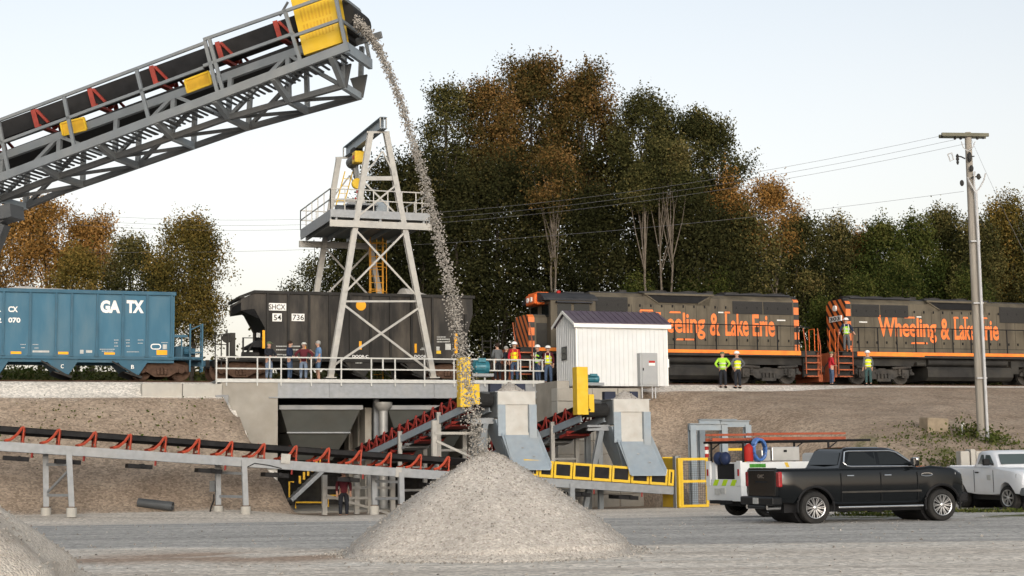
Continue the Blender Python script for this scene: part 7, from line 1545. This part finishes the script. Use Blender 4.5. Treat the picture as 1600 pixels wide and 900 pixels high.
def tree(name, label, px, Y, ytop, hw, pal, seed, ybot=470, n=9000, size=.24, sparse=0.0, bark='bark', trunks=1, lean=0, flatten=1.0, lobes=9, trunk_h=.35, tipshade=.25, cat='tree', grp='trees beyond the railway', depth=None):
    n = int(n*2.5); size *= .56; r = np.random.default_rng(seed); base = P(px, 600, Y); base.z = gz(base.x, base.y) - .1
    top = P(px, ytop, Y).z; H_ = top - base.z; hwm = hw/F*Y; zc0 = P(px, ybot, Y).z; dpt = depth or min(hwm*.8, 4.5)
    rt = Root(name, base, 0, label, cat, grp)
    c0 = max(zc0 - base.z, .3); ch = H_ - c0                       # crown from c0 to H_
    # lobes
    lb = []; lobes = int(lobes*1.6)
    for k in range(lobes):
        f = (k+.5)/lobes; wz = math.sin(math.pi*min(.96, .12+.82*f))**.6
        a = k*2.4 + seed; rad = hwm*(.28 + .56*r.random())*wz
        x = math.cos(a)*rad*1.12; y = math.sin(a)*dpt*.6*wz; R_ = hwm*(.25 + .22*r.random())
        lb.append((x + lean*f*hwm, y, c0 + ch*(.1+.8*f), R_, R_*(.8+.5*r.random())*min(1.6, ch/(2*hwm))*flatten))
    lb.append((lean*hwm, 0, H_ - ch*.12, hwm*.28, ch*.13)); lb.append((hwm*r.uniform(-.5, .5), 0, H_ - ch*.17, hwm*.22, ch*.13)); lb.append((hwm*r.uniform(-.6, .6), 0, H_ - ch*.22, hwm*.24, ch*.14))
    nc = int(n/42); cl = []; tone = r.normal(size=len(lb))*.17
    while len(cl) < nc:
        li_ = int(r.integers(len(lb))); x, y, z, R1, R2 = lb[li_]; v = r.normal(size=3); v /= np.linalg.norm(v); q = r.random()**.45
        p = np.array([x + v[0]*R1*q, y + v[1]*R1*q*.9, z + v[2]*R2*q])
        if p[2] > H_ or p[2] < c0*.6: continue
        g = math.sin(p[0]*1.9+seed)*math.sin(p[2]*1.7+seed*2)*math.sin(p[1]*1.5+1)
        if sparse and (r.random() < sparse*.5 or g > .25*(1.2-sparse)): continue
        if abs(p[0] - lean*hwm*.5) > hwm*1.12: continue
        cl.append((*p, r.normal()*.17 + tone[li_], q))
    cl = np.array(cl); k = r.integers(0, nc, n); sp = .26 + size*.9
    cen = cl[k, :3] + np.clip(r.normal(size=(n, 3)), -1.7, 1.7)*np.array([sp, sp, sp*.75])
    # shoots breaking the outline, each a short run of leaves
    m_ = int(nc*.45); kk = r.integers(0, nc, m_); d = cl[kk, :3] - np.array([0, 0, c0+ch*.35]); d /= np.linalg.norm(d, axis=1)[:, None]; d[:, 2] = np.abs(d[:, 2])*.6 + .35; ln = r.uniform(.4, 1.35, (m_, 1))
    for q in range(7): cen = np.concatenate([cen, cl[kk, :3] + d*ln*(q/6) + np.clip(r.normal(size=(m_, 3)), -1.5, 1.5)*(.13 - .013*q)]); k = np.concatenate([k, kk])
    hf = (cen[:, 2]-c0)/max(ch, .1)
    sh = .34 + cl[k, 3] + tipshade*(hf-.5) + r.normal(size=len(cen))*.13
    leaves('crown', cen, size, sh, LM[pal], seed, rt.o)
    b = MB(); rng = random.Random(seed)
    for tk in range(trunks):
        ox = 0 if trunks == 1 else (tk-(trunks-1)/2)*hwm*.25; r0 = max(.07, min(.3, H_*.012))*(1 if trunks == 1 else .7)*(.6 if bark == 'bark_pale' else 1)
        sp_ = [Vector((ox*.4, 0, 0))]
        for f in (.25, .5, .75, .95): sp_.append(Vector((ox*(.4+f) + lean*hwm*f + rng.uniform(-.25,.25), rng.uniform(-.2,.2), H_*f)))
        b.path([rt.m @ p for p in sp_], r0, 7, [r0*1.25, r0, r0*.7, r0*.42, r0*.15])
        for li in range(min(len(lb), 7)):
            x, y, z, R1, R2 = lb[(li*2+tk) % len(lb)]; f = max(.12, min(.8, (z/H_)*.62)); i = min(3, int(f/.25)); st = sp_[i].lerp(sp_[i+1], (f-.25*i)/.25 if i < 3 else .5); en = Vector((x, y, z+R2*.3)); md = st.lerp(en, .5) + Vector((rng.uniform(-.2,.2), 0, -.15*R1))
            b.path([rt.m @ p for p in (st, md, en)], r0*.4, 5, [r0*.45, r0*.3, r0*.08])
    b.build('trunk', M[bark], rt, smooth=True); return rt
T = tree; Gc = 'big trees behind the locomotives'
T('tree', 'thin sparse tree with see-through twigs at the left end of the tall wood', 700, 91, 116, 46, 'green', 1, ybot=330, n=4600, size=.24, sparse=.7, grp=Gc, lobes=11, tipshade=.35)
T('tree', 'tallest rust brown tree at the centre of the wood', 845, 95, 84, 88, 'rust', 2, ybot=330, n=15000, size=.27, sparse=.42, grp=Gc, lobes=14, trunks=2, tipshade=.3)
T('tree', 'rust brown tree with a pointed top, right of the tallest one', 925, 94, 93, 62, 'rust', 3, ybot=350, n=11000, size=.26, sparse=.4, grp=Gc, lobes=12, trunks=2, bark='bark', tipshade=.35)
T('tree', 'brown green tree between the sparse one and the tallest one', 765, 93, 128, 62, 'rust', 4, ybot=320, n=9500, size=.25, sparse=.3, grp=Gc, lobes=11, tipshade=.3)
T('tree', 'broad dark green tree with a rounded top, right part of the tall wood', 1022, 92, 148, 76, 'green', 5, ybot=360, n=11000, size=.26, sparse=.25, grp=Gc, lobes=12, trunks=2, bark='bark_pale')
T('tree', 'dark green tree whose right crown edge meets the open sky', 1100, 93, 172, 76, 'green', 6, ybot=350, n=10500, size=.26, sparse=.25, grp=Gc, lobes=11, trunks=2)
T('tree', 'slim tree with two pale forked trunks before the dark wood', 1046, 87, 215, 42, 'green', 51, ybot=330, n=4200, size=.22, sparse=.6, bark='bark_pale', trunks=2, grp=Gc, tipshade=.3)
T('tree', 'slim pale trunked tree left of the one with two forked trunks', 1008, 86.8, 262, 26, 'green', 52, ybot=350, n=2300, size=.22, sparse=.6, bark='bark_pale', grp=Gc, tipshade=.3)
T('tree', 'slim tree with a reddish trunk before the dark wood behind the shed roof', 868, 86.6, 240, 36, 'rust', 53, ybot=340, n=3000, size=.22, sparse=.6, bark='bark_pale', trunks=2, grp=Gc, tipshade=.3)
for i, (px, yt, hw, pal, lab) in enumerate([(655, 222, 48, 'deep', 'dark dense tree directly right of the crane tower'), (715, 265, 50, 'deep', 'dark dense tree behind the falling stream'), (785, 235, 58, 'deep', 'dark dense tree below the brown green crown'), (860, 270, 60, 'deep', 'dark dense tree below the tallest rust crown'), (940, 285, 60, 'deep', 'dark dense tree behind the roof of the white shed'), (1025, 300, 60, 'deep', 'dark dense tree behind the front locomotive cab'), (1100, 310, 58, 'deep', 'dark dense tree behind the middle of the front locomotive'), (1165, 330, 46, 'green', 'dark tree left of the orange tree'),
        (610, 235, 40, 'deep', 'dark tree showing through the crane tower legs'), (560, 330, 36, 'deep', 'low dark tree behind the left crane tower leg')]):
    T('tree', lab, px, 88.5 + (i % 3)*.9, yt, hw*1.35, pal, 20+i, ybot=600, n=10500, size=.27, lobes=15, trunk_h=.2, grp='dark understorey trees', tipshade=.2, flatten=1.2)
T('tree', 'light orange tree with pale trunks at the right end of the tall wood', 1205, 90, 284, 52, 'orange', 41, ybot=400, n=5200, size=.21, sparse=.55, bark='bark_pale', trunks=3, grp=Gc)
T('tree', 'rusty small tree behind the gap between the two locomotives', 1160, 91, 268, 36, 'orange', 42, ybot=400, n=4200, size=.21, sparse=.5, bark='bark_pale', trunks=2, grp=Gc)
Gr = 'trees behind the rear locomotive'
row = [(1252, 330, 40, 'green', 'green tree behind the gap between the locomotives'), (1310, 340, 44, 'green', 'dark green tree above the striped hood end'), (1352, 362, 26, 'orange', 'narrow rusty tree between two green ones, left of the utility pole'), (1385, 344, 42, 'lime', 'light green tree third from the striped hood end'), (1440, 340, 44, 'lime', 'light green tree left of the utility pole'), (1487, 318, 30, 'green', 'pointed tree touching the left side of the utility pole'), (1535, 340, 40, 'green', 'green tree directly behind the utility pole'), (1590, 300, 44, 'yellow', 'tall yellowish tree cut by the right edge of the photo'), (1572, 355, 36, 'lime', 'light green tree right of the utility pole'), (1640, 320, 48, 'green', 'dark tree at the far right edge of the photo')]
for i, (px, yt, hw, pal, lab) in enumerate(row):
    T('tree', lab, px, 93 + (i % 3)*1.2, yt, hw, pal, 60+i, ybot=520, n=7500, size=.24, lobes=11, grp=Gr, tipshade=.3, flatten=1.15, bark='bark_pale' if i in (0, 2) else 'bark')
for i, (px, yt, hw, lab) in enumerate([(1125, 425, 26, 'low bright green bush above the roof of the front locomotive'), (1080, 435, 22, 'small bright green bush left of the low bright bush'), (1420, 405, 30, 'bright green bush in front of the wood above the rear locomotive'), (1350, 420, 26, 'bush just above the striped end of the rear locomotive'), (1288, 470, 24, 'leafy bush filling the gap between the two locomotives'), (1520, 420, 30, 'bush behind the foot of the utility pole'), (1000, 428, 26, 'dim green bush above the cab of the front locomotive')]):
    T('bush', lab, px, 87.5, yt, hw, 'lime', 80+i, ybot=590, n=3600, size=.2, lobes=8, cat='bush', grp='bushes along the track', tipshade=.35)
Gl = 'autumn trees behind the blue hopper car'
T('tree', 'sparse orange tree beside the raised conveyor support, far left', 62, 82, 312, 56, 'orange', 101, ybot=455, n=6800, size=.22, sparse=.62, grp=Gl, lobes=12, tipshade=.1)
T('tree', 'orange tree cut by the left edge of the photo', -5, 83, 335, 48, 'orange', 102, ybot=480, n=5200, size=.22, sparse=.5, grp=Gl, tipshade=.1)
T('tree', 'brownish tree with a dark lower crown, second from the tall round one', 142, 84, 332, 48, 'orange', 103, ybot=450, n=5200, size=.21, sparse=.5, grp=Gl, tipshade=.1)
T('tree', 'low golden tree peeping over the blue hopper car', 118, 80, 390, 38, 'yellow', 104, ybot=520, n=5200, size=.2, grp=Gl, tipshade=.3)
T('tree', 'green tree with a golden top, left of the tall round one', 200, 82, 370, 46, 'green', 105, ybot=520, n=6000, size=.21, sparse=.15, grp=Gl, tipshade=.9)
T('tree', 'tall round olive tree directly left of the slanted hopper end', 298, 80, 342, 68, 'yellow', 106, ybot=540, n=13500, size=.2, sparse=.1, grp=Gl, lobes=13, tipshade=.15, flatten=1.1)
T('tree', 'dark narrow tree between the green and the round olive tree', 246, 81, 400, 30, 'green', 107, ybot=560, n=4800, size=.2, grp=Gl)
T('tree', 'thin small tree behind the left back leg of the crane tower', 497, 86, 372, 22, 'green', 108, ybot=540, n=1700, size=.2, sparse=.6, grp=Gl)
T('bush', 'tiny spiky shrub above the rim of the dark hopper car', 455, 84, 436, 14, 'green', 109, ybot=560, n=700, size=.2, sparse=.3, cat='bush', grp=Gl)
# the wood goes on behind: one dense mass too deep to tell its trees apart
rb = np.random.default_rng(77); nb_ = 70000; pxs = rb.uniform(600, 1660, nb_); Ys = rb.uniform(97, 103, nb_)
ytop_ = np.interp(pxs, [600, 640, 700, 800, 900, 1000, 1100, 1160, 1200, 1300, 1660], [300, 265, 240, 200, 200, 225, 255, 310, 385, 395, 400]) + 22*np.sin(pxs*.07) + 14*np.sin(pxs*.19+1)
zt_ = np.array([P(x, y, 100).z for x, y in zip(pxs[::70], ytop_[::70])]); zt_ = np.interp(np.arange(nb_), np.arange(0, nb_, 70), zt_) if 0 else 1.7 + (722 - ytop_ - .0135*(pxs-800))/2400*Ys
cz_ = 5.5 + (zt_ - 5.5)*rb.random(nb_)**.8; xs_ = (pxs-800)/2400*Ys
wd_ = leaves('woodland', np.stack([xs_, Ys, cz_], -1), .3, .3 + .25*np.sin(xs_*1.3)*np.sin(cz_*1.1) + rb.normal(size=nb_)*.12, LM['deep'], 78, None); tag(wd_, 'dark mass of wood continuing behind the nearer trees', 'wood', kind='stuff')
# ------------------------------------------------------------------ weeds
def weeds(name, label, pts, pal, n, size, spread, hgt, seed, kind=None, cat='weeds'):
    r = np.random.default_rng(seed); pts = np.array(pts); k = r.integers(0, len(pts), n)
    c = pts[k] + np.stack([r.normal(0, spread, n), r.normal(0, spread, n), np.abs(r.normal(0, hgt, n))], -1)
    for i in range(n): c[i, 2] += gz(c[i, 0], c[i, 1])
    o = leaves(name, c, size, r.uniform(.1, .9, n) , LM[pal], seed, None, .0); tag(o, label, cat, kind=kind); return o
def gpts(lst): return [(*G(x, y)[:2], 0) for x, y in lst]
weeds('weeds', 'green weeds round the foot of the utility pole', gpts([(1515,682),(1522,680),(1527,684),(1552,690),(1562,694)]), 'weed', 900, .13, .4, .3, 1, 'stuff')
weeds('weeds', 'patchy green ground cover on the right slope', gpts([(1455,682),(1470,684),(1490,682),(1440,700),(1500,705),(1480,720),(1575,702),(1590,705),(1450,690),(1425,668),(1400,690)]), 'weed', 750, .11, .7, .08, 2, 'stuff')
weeds('weeds', 'leafy weeds left of the upright pale blocks', gpts([(1488,728),(1478,738),(1485,742),(1440,735)]), 'weed', 600, .12, .4, .18, 3, 'stuff')
weeds('grass', 'short grass strip along the road under the black pickup front', [(p.x, p.y, 0) for p in (G(x, 800) for x in range(1340, 1600, 12))] + [(p.x, p.y, 0) for p in (G(x, 806) for x in range(1330, 1440, 14))], 'weed', 2600, .09, .35, .05, 4, 'stuff', 'grass')
weeds('weeds', 'scattered dry weeds on the left slope', gpts([(60,650),(85,648),(160,655),(225,660),(300,640),(315,655),(250,680),(120,662),(280,700),(40,700)]), 'weed', 260, .12, .7, .05, 5, 'stuff')
b_ = [(W(s, 11, 0)) for s in np.arange(-32, -14, .8)]; weeds('weeds', 'green growth on the far side of the track under the blue hopper car', [(p.x, p.y, 0) for p in b_], 'weed', 3500, .2, .9, .45, 6, 'stuff')
b_ = [(W(s, 10.5, 0)) for s in np.arange(-14, 36, 1.0)]; weeds('weeds', 'dark undergrowth along the far side of the track', [(p.x, p.y, 0) for p in b_], 'green', 9000, .22, 1.0, .8, 7, 'stuff')
